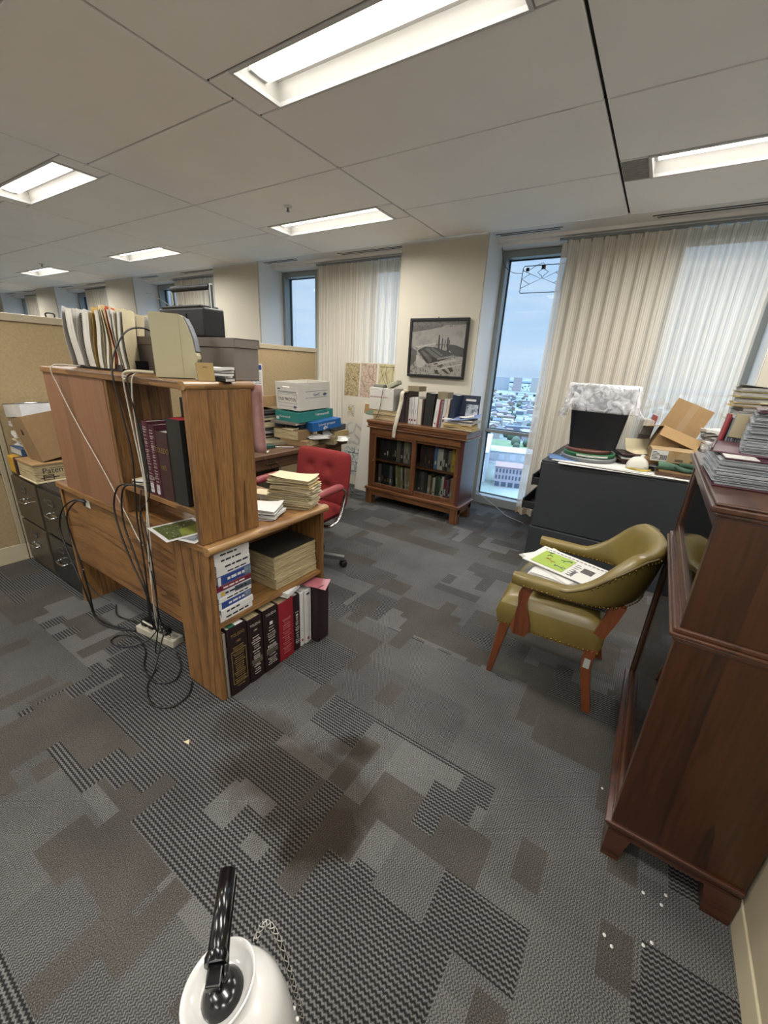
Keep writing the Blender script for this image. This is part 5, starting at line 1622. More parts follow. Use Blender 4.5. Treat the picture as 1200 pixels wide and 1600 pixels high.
# ---- presentation boards leaning against the curtain and column
def plan_mat(name, light, dark, scale, sw=6):
    m, n, l, b = _new(name)
    b.inputs['Roughness'].default_value = .8
    tc = n.new('ShaderNodeTexCoord')
    wv = n.new('ShaderNodeTexVoronoi'); wv.feature = 'DISTANCE_TO_EDGE'; wv.inputs['Scale'].default_value = scale
    nz = n.new('ShaderNodeTexNoise'); nz.inputs['Scale'].default_value = scale*1.3; nz.inputs['Detail'].default_value = 6
    l.new(tc.outputs['Object'], wv.inputs['Vector']); l.new(tc.outputs['Object'], nz.inputs['Vector'])
    ad = n.new('ShaderNodeMath'); ad.operation = 'MULTIPLY_ADD'; ad.inputs[1].default_value = 2.2
    l.new(wv.outputs['Distance'], ad.inputs[0]); l.new(nz.outputs[0], ad.inputs[2])
    rp = n.new('ShaderNodeValToRGB'); rp.color_ramp.elements[0].position = .4; rp.color_ramp.elements[1].position = .85
    rp.color_ramp.elements[0].color = fin(dark); rp.color_ramp.elements[1].color = fin(light)
    l.new(ad.outputs[0], rp.inputs[0]); l.new(rp.outputs[0], b.inputs['Base Color'])
    MATS[name] = m
    return m
M_board = mat('foam_board', '#d2cbb9', .8, var=.03)
bd = thing('map_board', 'tall cream board with three old maps across its top, leaning by the curtain', 'board', (-2.985, 4.16, 0), (R(-3.2), 0, 0))
MB().box(-.385, .385, -.004, .004, 0, 1.53).build('board', M_board, bd, .001)
def flat(name, x0, x1, z0, z1, m, p, y=-.0052):
    return MB().box(x0, x1, y, -.003, z0, z1).build(name, m, p)
f1 = flat('map_print', -.375, -.155, 1.125, 1.515, plan_mat('map_sepia', '#b3a27a', '#6e5f40', 30), bd)
f2 = flat('map_print', -.135, .10, 1.125, 1.52, plan_mat('map_pink', '#c0ab98', '#98826f', 24), bd)
f3 = flat('map_print', .13, .35, 1.20, 1.52, plan_mat('map_olive', '#bfb68c', '#a2986c', 9), bd)
def strokes(name, lines, w, m, p, y=-.0062):
    mb = MB()
    for ln in lines:
        mb.tube(smooth_path([(x, y, z) for x, z in ln], 5) if len(ln) > 2 else [(x, y, z) for x, z in ln], w, 4)
    return mb.build(name, m, p)
M_line = mat('map_line', '#6b604c', .8)
strokes('drawn_line', [[(-.12, 1.32), (-.02, 1.20), (.03, 1.16)], [(-.02, 1.50), (-.02, 1.42), (.02, 1.35), (.09, 1.32)], [(.05, 1.51), (.05, 1.33)]], .0025, M_line, f2)
strokes('drawn_line', [[(.24, 1.50), (.23, 1.42), (.26, 1.32), (.33, 1.24)], [(.33, 1.51), (.32, 1.3)], [(.15, 1.49), (.35, 1.49)], [(.16, 1.46), (.20, 1.36), (.26, 1.26)]], .0025, M_line, f3)
strokes('drawn_line', [[(-.36, 1.44), (-.28, 1.34), (-.20, 1.25)], [(-.18, 1.50), (-.26, 1.35), (-.34, 1.2)]], .003, mat('map_light', '#cbbd98', .8), f1)
f4 = flat('small_print', -.305, -.20, .875, 1.02, plan_mat('map_small', '#cfcabd', '#8a8578', 45), bd)
strokes('yellow_stroke', [[(-.295, .99), (-.26, .94), (-.22, .90)], [(-.29, .95), (-.24, .98)]], .006, mat('stroke_yellow', '#b3a13c', .8), f4)
flat('clip_print', .13, .135, 1.05, 1.11, M_ink, bd)
f5 = flat('plan_drawing', -.33, .05, .52, .80, plan_mat('plan_grey', '#cfcbc0', '#a19d94', 7), bd)
f6 = flat('plan_drawing', -.32, .02, .12, .50, plan_mat('plan_blue', '#cfd0c8', '#8f9a9a', 16), bd)
strokes('plan_line', [[(-.26, .42), (-.05, .42)], [(-.26, .30), (-.05, .30)], [(-.26, .18), (-.05, .18)], [(-.26, .42), (-.26, .18)], [(-.05, .42), (-.05, .18)], [(-.18, .48), (-.16, .44), (-.19, .40), (-.15, .35)], [(-.08, .5), (-.1, .45)]], .0035, mat('plan_ink', '#4f5a60', .8), f6)
b2_ = thing('foam_board', 'narrower blank white board with a tan and green patch at its top corner', 'board', (-2.79, 3.995, 0), (R(-6), R(2), 0))
MB().box(-.20, .16, -.004, .004, 0, 1.075).build('board', mat('foam_white', '#d9d4c7', .8, var=.02), b2_, .001)
flat('tan_patch', -.19, .0, .95, 1.06, mat('patch_tan', '#a67f4e', .8), b2_)
MB().prism([(-.17, .94)] + [(-.03+.14*math.cos(a), .94+.07*math.sin(a)) for a in [R(180-15*k) for k in range(0, 7)]] + [(.0, 1.01), (.0, .94)], -.0062, -.0052, 'Y').build('green_patch', mat('patch_green', '#7c8a74', .8), b2_)
# wires on the floor by the boards
cable('cable', 'grey bundle of wires on the carpet between the boards and the bookcase', [(-3.02, 3.95, .03), (-2.90, 3.85, .02), (-2.75, 3.80, .015), (-2.70, 3.88, .02), (-2.82, 3.92, .03), (-2.95, 3.83, .02), (-2.84, 3.76, .012), (-2.70, 3.74, .012), (-2.66, 3.82, .02), (-2.78, 3.86, .03)], .005, mat('cable_slate', '#5c5f63', .5))
cable('cable', 'second grey wire coiled with the bundle by the boards', [(-2.98, 3.88, .012), (-2.86, 3.72, .012), (-2.72, 3.70, .012), (-2.64, 3.76, .012), (-2.76, 3.83, .018), (-2.92, 3.77, .012)], .005, MATS['cable_slate'])
ad_ = MB().box(-.045, .045, -.03, .03, 0, .035).build('adaptor', M_whitebk, None, .008, loc=(-3.03, 3.86, .001), rot=(0, 0, R(20)))
tag(ad_, 'white plug-in adaptor on the carpet below the map boards', 'adaptor')

# ---- framed aerial photograph
pc = wthing('framed_picture', 'black framed aerial photograph of a factory with tall chimneys', 'picture', (-2.06, 4.127, 1.70))
px0, px1, pz0, pz1 = -2.392, -1.722, 1.408, 1.990
fr = MB(); e = .028
fr.box(px0, px1, 4.100, 4.127, pz1-e, pz1); fr.box(px0, px1, 4.100, 4.127, pz0, pz0+e)
fr.box(px0, px0+e, 4.100, 4.127, pz0+e, pz1-e); fr.box(px1-e, px1, 4.100, 4.127, pz0+e, pz1-e)
fr.build('frame', mat('frame_black', '#141416', .4), pc, .004)
M_bw = picture_mat('bw_ground', ['#5d5b57', '#c9c5bd', '#96938d'], 34)
M_sky = picture_mat('bw_haze', ['#a39f98', '#c2beb6', '#b5b1a9'], 5)
pr = MB().box(px0+e, px1-e, 4.114, 4.116, pz0+e, pz1-e).build('print', M_bw, pc)
def UV(p):
    x, y = p
    v = ((y-180)/(1015-180) + (y-180)/(1085-180))/2
    xl = 165-60*v; xr = 1055-95*v
    u = (x-xl)/(xr-xl)
    v = (y-180)/((1-u)*(1015-180)+u*(1085-180))
    return (px0+e+u*(px1-px0-2*e), pz1-e-v*(pz1-pz0-2*e))
def shape(name, pts, m, k):
    q = [UV(p) for p in pts]
    return MB().prism(q[::-1], 4.1135-.0002*k, 4.1145, 'Y').build(name, m, pr)
M_g1 = mat('bw_dark', '#3a3937', .5, var=.25, scale=60); M_g2 = mat('bw_mid', '#6f6d69', .5, var=.25, scale=70); M_g3 = mat('bw_light', '#d6d2c9', .5, var=.15, scale=50)
shape('sky', [(150, 330), (1045, 250), (1000, 620), (860, 560), (560, 530), (200, 585), (140, 560)], M_sky, 0)
shape('far_shore', [(165, 182), (1053, 182), (1046, 240), (730, 245), (480, 310), (160, 350)], picture_mat('bw_shore', ['#3f3e3c', '#8d8a84', '#6a6863'], 40), 1)
shape('hill', [(760, 560), (860, 560), (1000, 620), (990, 760), (850, 740), (770, 640)], M_g1, 1)
shape('bank', [(130, 585), (240, 650), (210, 800), (120, 900)], M_g2, 1)
shape('jetty', [(200, 580), (560, 520), (560, 545), (250, 600)], M_g3, 1)
shape('works', [(250, 640), (380, 580), (560, 600), (840, 700), (840, 760), (480, 850), (400, 850)], M_g1, 2)
for k, p in enumerate(([(370, 620), (420, 600), (640, 760), (575, 790)], [(470, 610), (510, 600), (680, 720), (640, 745)], [(300, 650), (340, 640), (500, 800), (450, 850)])):
    shape('shed_roof', p, M_g2, 3)
shape('front_block', [(575, 770), (840, 725), (845, 760), (580, 800)], mat('bw_pale', '#a29f98', .5, var=.2, scale=80), 4)
for p in ([(607, 400), (627, 400), (615, 660), (580, 660)], [(660, 455), (678, 455), (655, 700), (632, 700)], [(748, 440), (766, 440), (745, 730), (720, 730)], [(770, 480), (785, 480), (768, 700), (745, 700)], [(708, 470), (718, 470), (705, 600), (692, 600)]):
    shape('chimney', p, M_g1, 5)
shape('yard', [(220, 720), (260, 720), (400, 850), (300, 920), (230, 900)], M_g3, 3)
shape('road', [(540, 950), (960, 870), (965, 890), (560, 975)], M_g3, 3)
shape('road', [(490, 850), (860, 790), (880, 820), (500, 900)], M_g3, 3)
for p in ([(640, 960), (690, 950), (770, 1030), (740, 1040)], [(740, 930), (800, 930), (840, 990), (790, 1010)], [(530, 970), (580, 960), (610, 1040), (540, 1030)], [(570, 900), (650, 880), (660, 900), (590, 915)], [(510, 860), (580, 850), (590, 870), (520, 880)]):
    shape('dark_roof', p, M_g1, 4)
MB().box(px0+e, px1-e, 4.109, 4.110, pz0+e, pz1-e).build('glazing', glass('picture_glass', '#ffffff', .05), pc)
MB().lathe([(.006, 0), (.006, .01), (0, .012)], 10, Matrix.Translation((-2.07, 4.127, 1.995)) @ Matrix.Rotation(PI/2, 4, 'X')).build('nail', M_brass, pc)

# ---- on top of the glass bookcase
BZ = .9455
flatbook(.30, .22, .055, M_brownbk, M_pagetanZ, 'old_book', 'mottled old book on the bookcase, bottom of the two under the white box', 'book', (-2.43, 3.86, BZ), R(0), None, '+x')
flatbook(.29, .21, .050, mat('cover_fawn', '#8e7a58', .7), M_pagetanZ, 'old_book', 'fawn edged old book directly under the white box', 'book', (-2.435, 3.85, BZ+.056), R(3), None, '+x')
wbx = carton('white_box', 'small white carton with one red printed line, on two old books', .305, .20, .225, M_boxwhite, (-2.485, 3.85, BZ+.1065), R(1))
text('FIRST PROVIDENTIAL SERVICE', .0195, mat('print_red', '#8e4a50', .7), wbx, (-.14, -.1005, .125), (PI/2, 0, 0), xs=.85)
ph_ = thing('telephone', 'cream desk telephone handset resting on the white carton', 'telephone', (-2.40, 3.86, BZ+.332), (R(0), R(-24), R(0)))
MB().box(-.05, .09, -.05, .05, .012, .06).build('handset', mat('phone_putty', '#a9a890', .5), ph_, .012, 3)
dt = MB().box(-.08, .06, -.05, .05, 0, .03)
tag(dt.build('answering_unit', mat('unit_grey', '#77786e', .5), None, .006, loc=(-2.545, 3.85, BZ+.3325)), 'grey small unit on the left half of the white carton top', 'device')
cable('cable', 'dark cord hanging over the front of the white carton', [(-2.50, 3.80, BZ+.37), (-2.46, 3.745, BZ+.345), (-2.47, 3.74, BZ+.25), (-2.49, 3.74, BZ+.12), (-2.52, 3.735, BZ+.04), (-2.535, 3.73, BZ+.008)], .003, mat('cable_dark', '#55524c', .5))
rb_ = thing('ribbon', 'long ivory ribbon draped over the books and down the bookcase front', 'ribbon', (-2.21, 3.7, BZ))
def ribfn(path, wv):
    P = smooth_path(path, 6); n_ = len(P)-1
    mb = MB()
    mb.grid(lambda u, v: (P[round(v*n_)].x+(u-.5)*(wv+.008*math.sin(5*v)), P[round(v*n_)].y+.006*math.sin(3*u+6*v), P[round(v*n_)].z), 3, n_)
    return mb
ribfn([(.035, .20, .325), (.02, .10, .328), (.015, .005, .31), (.01, .0, .22), (-.005, -.02, .10), (-.01, -.045, .01), (-.025, -.05, -.08), (-.03, -.05, -.155)], .042).build('band', mat('ribbon_ivory', '#cfc7b2', .8, var=.2, scale=60), rb_, solid=.0015)
tag(MB().ball((0, 0, 0), (.03, .02, .018), 10, 6).build('ribbon_knot', mat('ribbon_knot', '#c9bb98', .8, var=.2, scale=90), None, loc=(-2.178, 3.74, BZ+.325)), 'knotted end of the ivory ribbon on top of the dark books', 'ribbon')
bkY = 3.77
def top_book(x, T, H, m, lab, lean=0, D=.20, page=M_page, lines=()):
    return book(T, H, D, m, page, 'book', lab, 'book', (x, bkY, BZ+.0005), (0, R(lean), 0), 'books standing on the glass bookcase', lines=lines)
top_book(-2.255, .060, .315, mat('binding_aubergine', '#33232b', .5, var=.2, scale=40), 'aubergine bound book right behind the hanging ribbon', 0)
top_book(-2.190, .040, .325, mat('binding_umber', '#3b2c2a', .5), 'umber bound book with a beige tab, right of the ribbon', 0)
MB().box(.0, .13, .03, .19, .325, .375).build('document_wallet', mat('wallet_taupe', '#8c8068', .8), bpy.data.objects[[o.name for o in COL.objects if o.name.startswith('book') and o.get('label', '').startswith('umber')][0]])
for k, (x, T, H) in enumerate(((-2.147, .030, .262), (-2.114, .026, .268), (-2.085, .040, .268))):
    top_book(x, T, H, M_whitebk, 'white spined volume, ' + ORDL[k] + ' of the three together left of the big black book', 0, lines=((.03, .018, .016, M_redbk, None), (.10, .05, .003, M_grey, None)))
top_book(-2.040, .045, .258, mat('binding_ivory', '#cfc8b6', .5), 'ivory spined volume between the white trio and the big black book', 0)
top_book(-1.990, .012, .26, M_brownbk, 'thin brown book against the big black one', 2)
top_book(-1.968, .098, .325, M_blackbk, 'big black bound book in the middle of the bookcase top', 2)
MB().box(.104, .21, .05, .19, .27, .345).build('document_wallet', MATS['wallet_taupe'], bpy.data.objects[[o.name for o in COL.objects if o.get('label', '').startswith('big black bound')][0]])
top_book(-1.858, .040, .272, M_whitebk, 'white spined volume leaning right of the big black book', 5, lines=((.03, .012, .014, M_redbk, None), (.11, .05, .003, M_grey, None)))
top_book(-1.816, .016, .27, M_redbk, 'slim red spined volume beside the leaning white one', 5)
top_book(-1.797, .026, .262, mat('binding_dappled', '#7a7674', .6, var=.5, scale=50), 'dappled grey volume beside the slim red one', 4)
top_book(-1.768, .034, .282, mat('binding_pearl', '#c9c3c0', .5), 'pearl spined volume, second from the navy one', 4, lines=((.06, .05, .014, M_maroon, None),))
top_book(-1.732, .022, .282, mat('binding_oat', '#cdbfae', .5), 'oat spined volume touching the navy one', 4)
nv = top_book(-1.700, .050, .330, mat('binding_navy', '#1f2b42', .45, var=.1), 'tall navy book with a pictorial cover facing right, last of the row', 6)
pf_ = thing('magazine_cover', 'navy pictorial magazine standing face out at the right end of the row', 'magazine', (-1.605, 3.90, BZ+.001), (R(-5), 0, R(8)))
MB().box(-.03, .16, -.006, .006, 0, .325).build('cover', MATS['binding_navy'], pf_)
MB().box(.03, .15, -.008, -.006, .08, .24).build('picture_panel', picture_mat('mag_photo', ['#27332c', '#aab7c4', '#dfe3e6'], 18), pf_)
MB().box(.02, .12, -.0072, -.006, .27, .29).build('title', M_whitebk, pf_)
sheaf('paper_pile', 'thick pile of dog-eared folders at the right end of the bookcase top', 'papers', (-1.56, 3.80, BZ+.0005), .32, .20, 10, .105, [M_cream, M_paper, M_manila, M_paper2], R(3), .012, 61, rum=.003)
bs = MB().sheet(.30, .24, .002, .0, None, 8, 6, 2, .004)
tag(bs.build('blue_folder', mat('folder_paleblue', '#7e90b8', .6), None, loc=(-1.53, 3.80, BZ+.122), rot=(R(4), R(-9), R(12))), 'pale blue folder sloping over the dog-eared pile beside the window', 'folder')
ws_ = MB().sheet(.14, .10, .001, .01, None, 5, 5, 9, .002)
tag(ws_.build('paper_sheet', M_paper, None, loc=(-1.50, 3.77, BZ+.133), rot=(R(4), R(-8), R(20))), 'small white sheet on the pale blue folder', 'paper')

# ---- books behind the glass doors
rd = random.Random(41)
def shelf_row(x0, x1, z, hmin, hmax, cols, where, tilt=0):
    x = x0; k = 0
    while x < x1-.012 and k < 15:
        T = rd.uniform(.016, .042); T = min(T, x1-x)
        H = rd.uniform(hmin, hmax); c = cols[k % len(cols)]
        m = mat('shelved_'+c[1:], c, .6, var=.12, scale=40)
        t = thing('book', ORDL[k] + ' book from the left ' + where, 'book', (x, 3.775, z), (0, R(tilt), 0), 'books behind the glass doors')
        b = MB().box(0, T-.001, 0, .20, 0, H); b.build('cover', m, t, .001, 1)
        q = MB().box(T*.25, T*.7, -.0008, .002, H*.2, H*.2+rd.uniform(.02, .08)); q.build('spine_label', rd.choice((M_whitebk, M_ink, M_gold)), t)
        x += T; k += 1
dark = ['#2b2a2a', '#31302c', '#24262b', '#3a2f2c', '#2a2d2b', '#33302b']
shelf_row(-2.49, -2.27, .5135, .24, .27, dark, 'on the upper left shelf, all dark')
shelf_row(-2.265, -2.06, .5135, .23, .27, ['#8f8a80', '#7e7a70', '#4a3a3a', '#a79f92', '#b7ad96'], 'of the pale ones, upper left shelf')
shelf_row(-2.49, -2.29, .2105, .22, .26, ['#77787a', '#2a2b30', '#26282e', '#2d2f35'], 'on the lower left shelf, behind the dark glass')
shelf_row(-2.25, -2.05, .2105, .24, .265, ['#a39a6c', '#8d8a5e', '#c4bfa6', '#3d4433', '#b9b39a', '#a68d72'], 'of the olive and cream ones, lower left shelf', -4)
shelf_row(-1.97, -1.81, .5135, .22, .27, ['#4a2e26', '#33282a', '#2d2e2a', '#3c3b34'], 'of the dim ones on the upper right shelf')
shelf_row(-1.805, -1.50, .5135, .20, .25, ['#5b7fa6', '#d1cdc4', '#d6d2ca', '#5d5040', '#33324a', '#8a8068', '#c2a23c', '#3d3033', '#8b2430'], 'of the bright ones, upper right shelf')
shelf_row(-1.97, -1.86, .2105, .24, .265, ['#2a2c2e', '#55524c'], 'in the dark left end of the lower right shelf')
shelf_row(-1.855, -1.50, .2105, .20, .245, ['#a69a7e', '#5d4a38', '#d3cfc4', '#3f4a3c', '#4a6a4e', '#567a58', '#d1cec6', '#8a2a34', '#5a6f8c', '#7d2230'], 'of the green and cream group, lower right shelf')

hk_ = MB(); hk_.tube(smooth_path([(-3.70, 1.305, 1.7005), (-3.70, 1.305, 1.722), (-3.70, 1.33, 1.728), (-3.70, 1.355, 1.722), (-3.70, 1.355, 1.7005)], 4), .005, 6)
tag(hk_.build('handle_loop', M_black), 'tiny black handle loop on the cap of the left partition', 'handle')
# ================================================================== RIGHT HAND SIDE
FZ = .8625
# papers spread on the flat file
sheaf('paper_pile', 'white drawings spread under the film cans and mask along the flat file front edge', 'papers', (-.10, 3.66, FZ), .95, .52, 7, .012, [M_paper, M_paper2, M_paper, mat('drawing_buff', '#cfc5ae', .8)], 0, .05, 71, rum=.0015, ang=.05)
bl_ = MB().sheet(.30, .22, .0012, .0, None, 5, 5, 2, .002)
tag(bl_.build('paper_sheet', mat('sheet_blue', '#5b7fae', .7), None, loc=(-.50, 3.55, FZ+.0125), rot=(0, 0, R(14))), 'blue cornered sheet under the film cans at the left end of the flat file', 'paper')
TZ = FZ+.0145
# film cans
def can(name, label, r, h, m, x, y, z, rot):
    t = thing(name, label, 'film can', (x, y, z), (0, 0, rot), 'stacked film cans')
    MB().lathe([(0, 0), (r-.006, 0), (r-.003, .003), (r-.003, h*.55), (r-.004, h*.56)], 48, None, False).build('base', m, t)
    MB().lathe([(r-.001, h*.42), (r, h*.45), (r, h-.004), (r-.004, h), (r-.02, h), (r-.024, h-.003), (.03, h-.003), (.028, h), (0, h)], 48, None, False).build('lid', m, t)
    return t
can('film_can', 'grey round film can, bottom of the stack under the wastebasket', .205, .030, mat('can_grey', '#8b9090', .4, metal=.3), -.375, 3.66, TZ, 0)
c2 = can('film_can', 'green round film can, middle of the stack under the wastebasket', .190, .030, mat('can_green', '#2f6b43', .4), -.375, 3.66, TZ+.0305, .6)
lp = MB()
for k in range(12):
    a0, a1 = R(215+6*k), R(221+6*k)
    q = [( .1905*math.cos(a), .1905*math.sin(a)) for a in (a0, a1)]
    lp.add([(q[0][0], q[0][1], .009), (q[1][0], q[1][1], .009), (q[1][0], q[1][1], .022), (q[0][0], q[0][1], .022)], [(0, 1, 2, 3)])
lp.build('paper_label', M_paper, c2, solid=.0008)
can('film_can', 'brown round film can, top of the stack under the wastebasket', .170, .026, mat('can_brown', '#6b463c', .4), -.39, 3.665, TZ+.061, 0)
# wastebasket with liner
WZ = TZ+.0875
wbk = thing('wastebasket', 'black rectangular wastebasket standing on the film cans on the flat file', 'wastebasket', (-.375, 3.72, WZ), R(9))
def rrect(w, d, r, n=6):
    pts = []
    for cx, cy, a0 in ((w/2-r, d/2-r, 0), (-w/2+r, d/2-r, 90), (-w/2+r, -d/2+r, 180), (w/2-r, -d/2+r, 270)):
        for k in range(n+1):
            a = R(a0+90*k/n); pts.append((cx+r*math.cos(a), cy+r*math.sin(a)))
    return pts
def loft(mb, rings, close_bottom=True):
    n = len(rings[0][0]); vs = []; fs = []
    for pts, z in rings:
        vs += [(p[0], p[1], z if not callable(z) else z(p)) for p in pts]
    for i in range(len(rings)-1):
        for k in range(n):
            k2 = (k+1) % n
            fs.append((i*n+k, i*n+k2, (i+1)*n+k2, (i+1)*n+k))
    mb.add(vs, fs, None, True)
    if close_bottom: mb.add(vs[:n], [tuple(range(n))[::-1]])
    return mb
BH = .475
mb = MB()
loft(mb, [(rrect(.335, .24, .03), 0), (rrect(.335, .24, .03), .001), (rrect(.445, .315, .04), BH-.02), (rrect(.460, .330, .042), BH-.018), (rrect(.460, .330, .042), BH), (rrect(.440, .31, .04), BH), (rrect(.335, .235, .03), .01)])
mb.add([(p[0], p[1], .011) for p in rrect(.33, .23, .03)], [tuple(range(28))])
mb.build('bin_body', mat('bin_black', '#101319', .5, var=.1), wbk)
def liner_mat():
    m = bpy.data.materials.new('clear_liner'); m.use_nodes = True
    n, l = m.node_tree.nodes, m.node_tree.links
    n.clear()
    out = n.new('ShaderNodeOutputMaterial')
    tr = n.new('ShaderNodeBsdfTransparent'); gl = n.new('ShaderNodeBsdfGlossy'); gl.inputs['Roughness'].default_value = .22
    df = n.new('ShaderNodeBsdfDiffuse'); df.inputs[0].default_value = (.82, .83, .85, 1)
    tc = n.new('ShaderNodeTexCoord'); nz = n.new('ShaderNodeTexNoise'); nz.inputs['Scale'].default_value = 14; nz.inputs['Detail'].default_value = 5; nz.inputs['Distortion'].default_value = 1.5
    l.new(tc.outputs['Object'], nz.inputs['Vector'])
    rp = n.new('ShaderNodeMapRange'); rp.inputs[1].default_value = .35; rp.inputs[2].default_value = .75; rp.inputs[3].default_value = .22; rp.inputs[4].default_value = .66
    l.new(nz.outputs[0], rp.inputs[0])
    m1 = n.new('ShaderNodeMixShader'); m1.inputs[0].default_value = .17
    l.new(df.outputs[0], m1.inputs[1]); l.new(gl.outputs[0], m1.inputs[2])
    m2 = n.new('ShaderNodeMixShader'); l.new(rp.outputs[0], m2.inputs[0]); l.new(tr.outputs[0], m2.inputs[1]); l.new(m1.outputs[0], m2.inputs[2])
    bp = n.new('ShaderNodeBump'); bp.inputs['Strength'].default_value = .6; bp.inputs['Distance'].default_value = .015
    l.new(nz.outputs[0], bp.inputs['Height']); l.new(bp.outputs[0], gl.inputs['Normal']); l.new(bp.outputs[0], df.inputs['Normal'])
    l.new(m2.outputs[0], out.inputs[0])
    return m
ln_ = thing('bin_liner', 'clear plastic liner folded over the rim of the black wastebasket', 'plastic bag', (-.375, 3.72, WZ), R(9))
lr = MB()
NR = 72
def lring(w, d, z, wob, seed, zfun=None):
    P = rrect(w, d, .05, 17)
    out = []
    for k, (x, y) in enumerate(P):
        a = 2*PI*k/len(P)
        q = wob*(math.sin(7*a+seed)+.7*math.sin(13*a+2*seed)+.5*math.sin(23*a+3*seed))
        zz = z + (zfun(a) if zfun else 0) + wob*.5*math.sin(11*a+seed*2)
        out.append((x*(1+q/.3), y*(1+q/.3), zz))
    return out
hem = lambda a: -.02 + .05*math.cos(2*(a-PI*1.5)+.9) - .03*math.cos(a-PI) + .02*math.sin(5*a) - .012*math.cos(9*a)
rings = [lring(.34, .24, .20, .004, 1), lring(.40, .285, .36, .006, 2), lring(.435, .305, BH-.01, .004, 3), lring(.455, .325, BH+.014, .006, 4), lring(.476, .345, BH+.012, .006, 4.4), lring(.49, .36, BH-.04, .009, 5),
         lring(.50, .372, BH-.085, .012, 6, lambda a: .4*hem(a)), lring(.515, .385, BH-.13, .015, 7, lambda a: .8*hem(a)), lring(.545, .41, BH-.165, .018, 8, hem), lring(.542, .406, BH-.178, .018, 8.3, hem)]
vs = [p for r_ in rings for p in r_]; n_ = len(rings[0])
lr.add(vs, [(i*n_+k, i*n_+(k+1) % n_, (i+1)*n_+(k+1) % n_, (i+1)*n_+k) for i in range(len(rings)-1) for k in range(n_)], None, True)
lr.build('film', liner_mat(), ln_)
# mask
mk = thing('dust_mask', 'white cup dust mask with yellow straps at the flat file edge', 'mask', (-.02, 3.52, TZ), (0, 0, R(15)))
mb = MB()
def mkf(u, v):
    a = 2*PI*u; r = math.sin(PI/2*v)
    z = .088*math.cos(PI/2*v)**.8 + .012*math.exp(-((a-PI*1.5)**2)*3)*math.sin(PI*v)
    return (.075*r*math.cos(a), .058*r*math.sin(a)+.01*(1-v), z)
mb.grid(mkf, 32, 12)
mb.build('cup', mat('mask_white', '#dcd9cc', .85), mk, solid=.003)
for s in (-1, 1):
    b = MB(); b.tube(smooth_path([(-.07, s*.02, .006), (-.03, -.075, .008+.004*s), (.03, -.085+.012*s, .006), (.075, -.05, .008), (.07, s*.02, .006)], 6), .003, 6, flat=1.8)
    b.build('strap', mat('strap_yellow', '#c9b23f', .6), mk)
MB().box(-.012, .012, -.002, .002, 0, .035).build('valve_print', M_ink, mk, loc=(.045, -.044, .02), rot=(R(-25), 0, R(35)))
# clutter behind
sh = MB().sheet(.22, .20, .0012, .03, None, 8, 8, 3, .006)
tag(sh.build('paper_sheet', M_cream, None, loc=(-.03, 3.86, TZ+.12), rot=(R(30), R(-4), R(12))), 'buff printed sheet propped between the wastebasket and the big carton', 'paper')
rbn = thing('ring_binder', 'red file with papers standing behind the wastebasket', 'binder', (-.06, 4.10, TZ), (0, R(6), R(10)))
MB().box(-.05, .05, -.10, .10, 0, .004).build('base_card', M_redbk, rbn)
MB().box(.03, .036, -.10, .10, .004, .36).build('cover', mat('file_red', '#b83a2c', .5), rbn, .002)
MB().box(-.045, .028, -.10, .10, .004, .32).build('papers', M_page, rbn)
MB().box(-.052, .03, -.105, -.1005, .004, .20).build('grey_pocket', M_grey, rbn)
sheaf('paper_pile', 'dark magazines heaped beside the wastebasket under the buff sheet', 'papers', (-.05, 3.80, TZ), .28, .26, 6, .075, [M_black, mat('dark_print', '#55524f', .8), M_paper2, M_brownbk], R(20), .02, 73)
mt_ = thing('mailing_tube', 'brown cardboard mailing tube with a translucent end cap', 'tube', (.02, 3.67, TZ+.045), (0, R(90), R(-14)))
MB().lathe([(.036, -.02), (.036, .20)], 24).build('tube', M_card, mt_)
MB().lathe([(.0, -.032), (.036, -.032), (.040, -.028), (.040, -.004), (.037, -.004)], 24, None, False).build('end_cap', mat('cap_clear', '#d6d4cc', .3), mt_)
sheaf('paper_pile', 'dark leaflets and a black pouch right of the dust mask', 'papers', (.14, 3.60, TZ), .20, .16, 5, .035, [M_black, M_paper2, mat('dark_print', '#55524f', .8)], R(-10), .02, 74)
# big open carton
bc_ = thing('carton', 'large open brown carton tipped over with its flap raised, against the curtain', 'box', (.13, 3.88, TZ+.065), (R(-6), R(20), R(4)))
w, d, h, q = .27, .26, .20, .005
a = MB()
a.box(-w/2, w/2, -d/2, d/2, 0, q); a.box(-w/2, -w/2+q, -d/2, d/2, q, h); a.box(w/2-q, w/2, -d/2, d/2, q, h); a.box(-w/2+q, w/2-q, -d/2, -d/2+q, q, h); a.box(-w/2+q, w/2-q, d/2-q, d/2, q, h)
a.build('body', M_card, bc_, .001, 1)
MB().box(-w/2, w/2, -.003, .003, 0, .24).build('flap', M_card, bc_, .001, 1, loc=(0, d/2-.004, h), rot=(R(-6), 0, 0))
MB().box(-w/2, w/2, -.003, .003, 0, .10).build('flap', M_card, bc_, .001, 1, loc=(0, -d/2+.004, h), rot=(R(140), 0, 0))
MB().box(-.003, .003, -d/2, d/2, 0, .12).build('flap', M_card, bc_, .001, 1, loc=(w/2-.003, 0, h), rot=(0, R(75), 0))
MB().box(-.003, .003, -d/2, d/2, 0, .12).build('flap', M_card, bc_, .001, 1, loc=(-w/2+.003, 0, h), rot=(0, R(-118), 0))
MB().box(-.025, .025, -.0038, .0038, .0, .241).build('tape', mat('tape_tan', '#a88a62', .35), bc_, loc=(0, d/2-.004, h), rot=(R(-6), 0, 0))
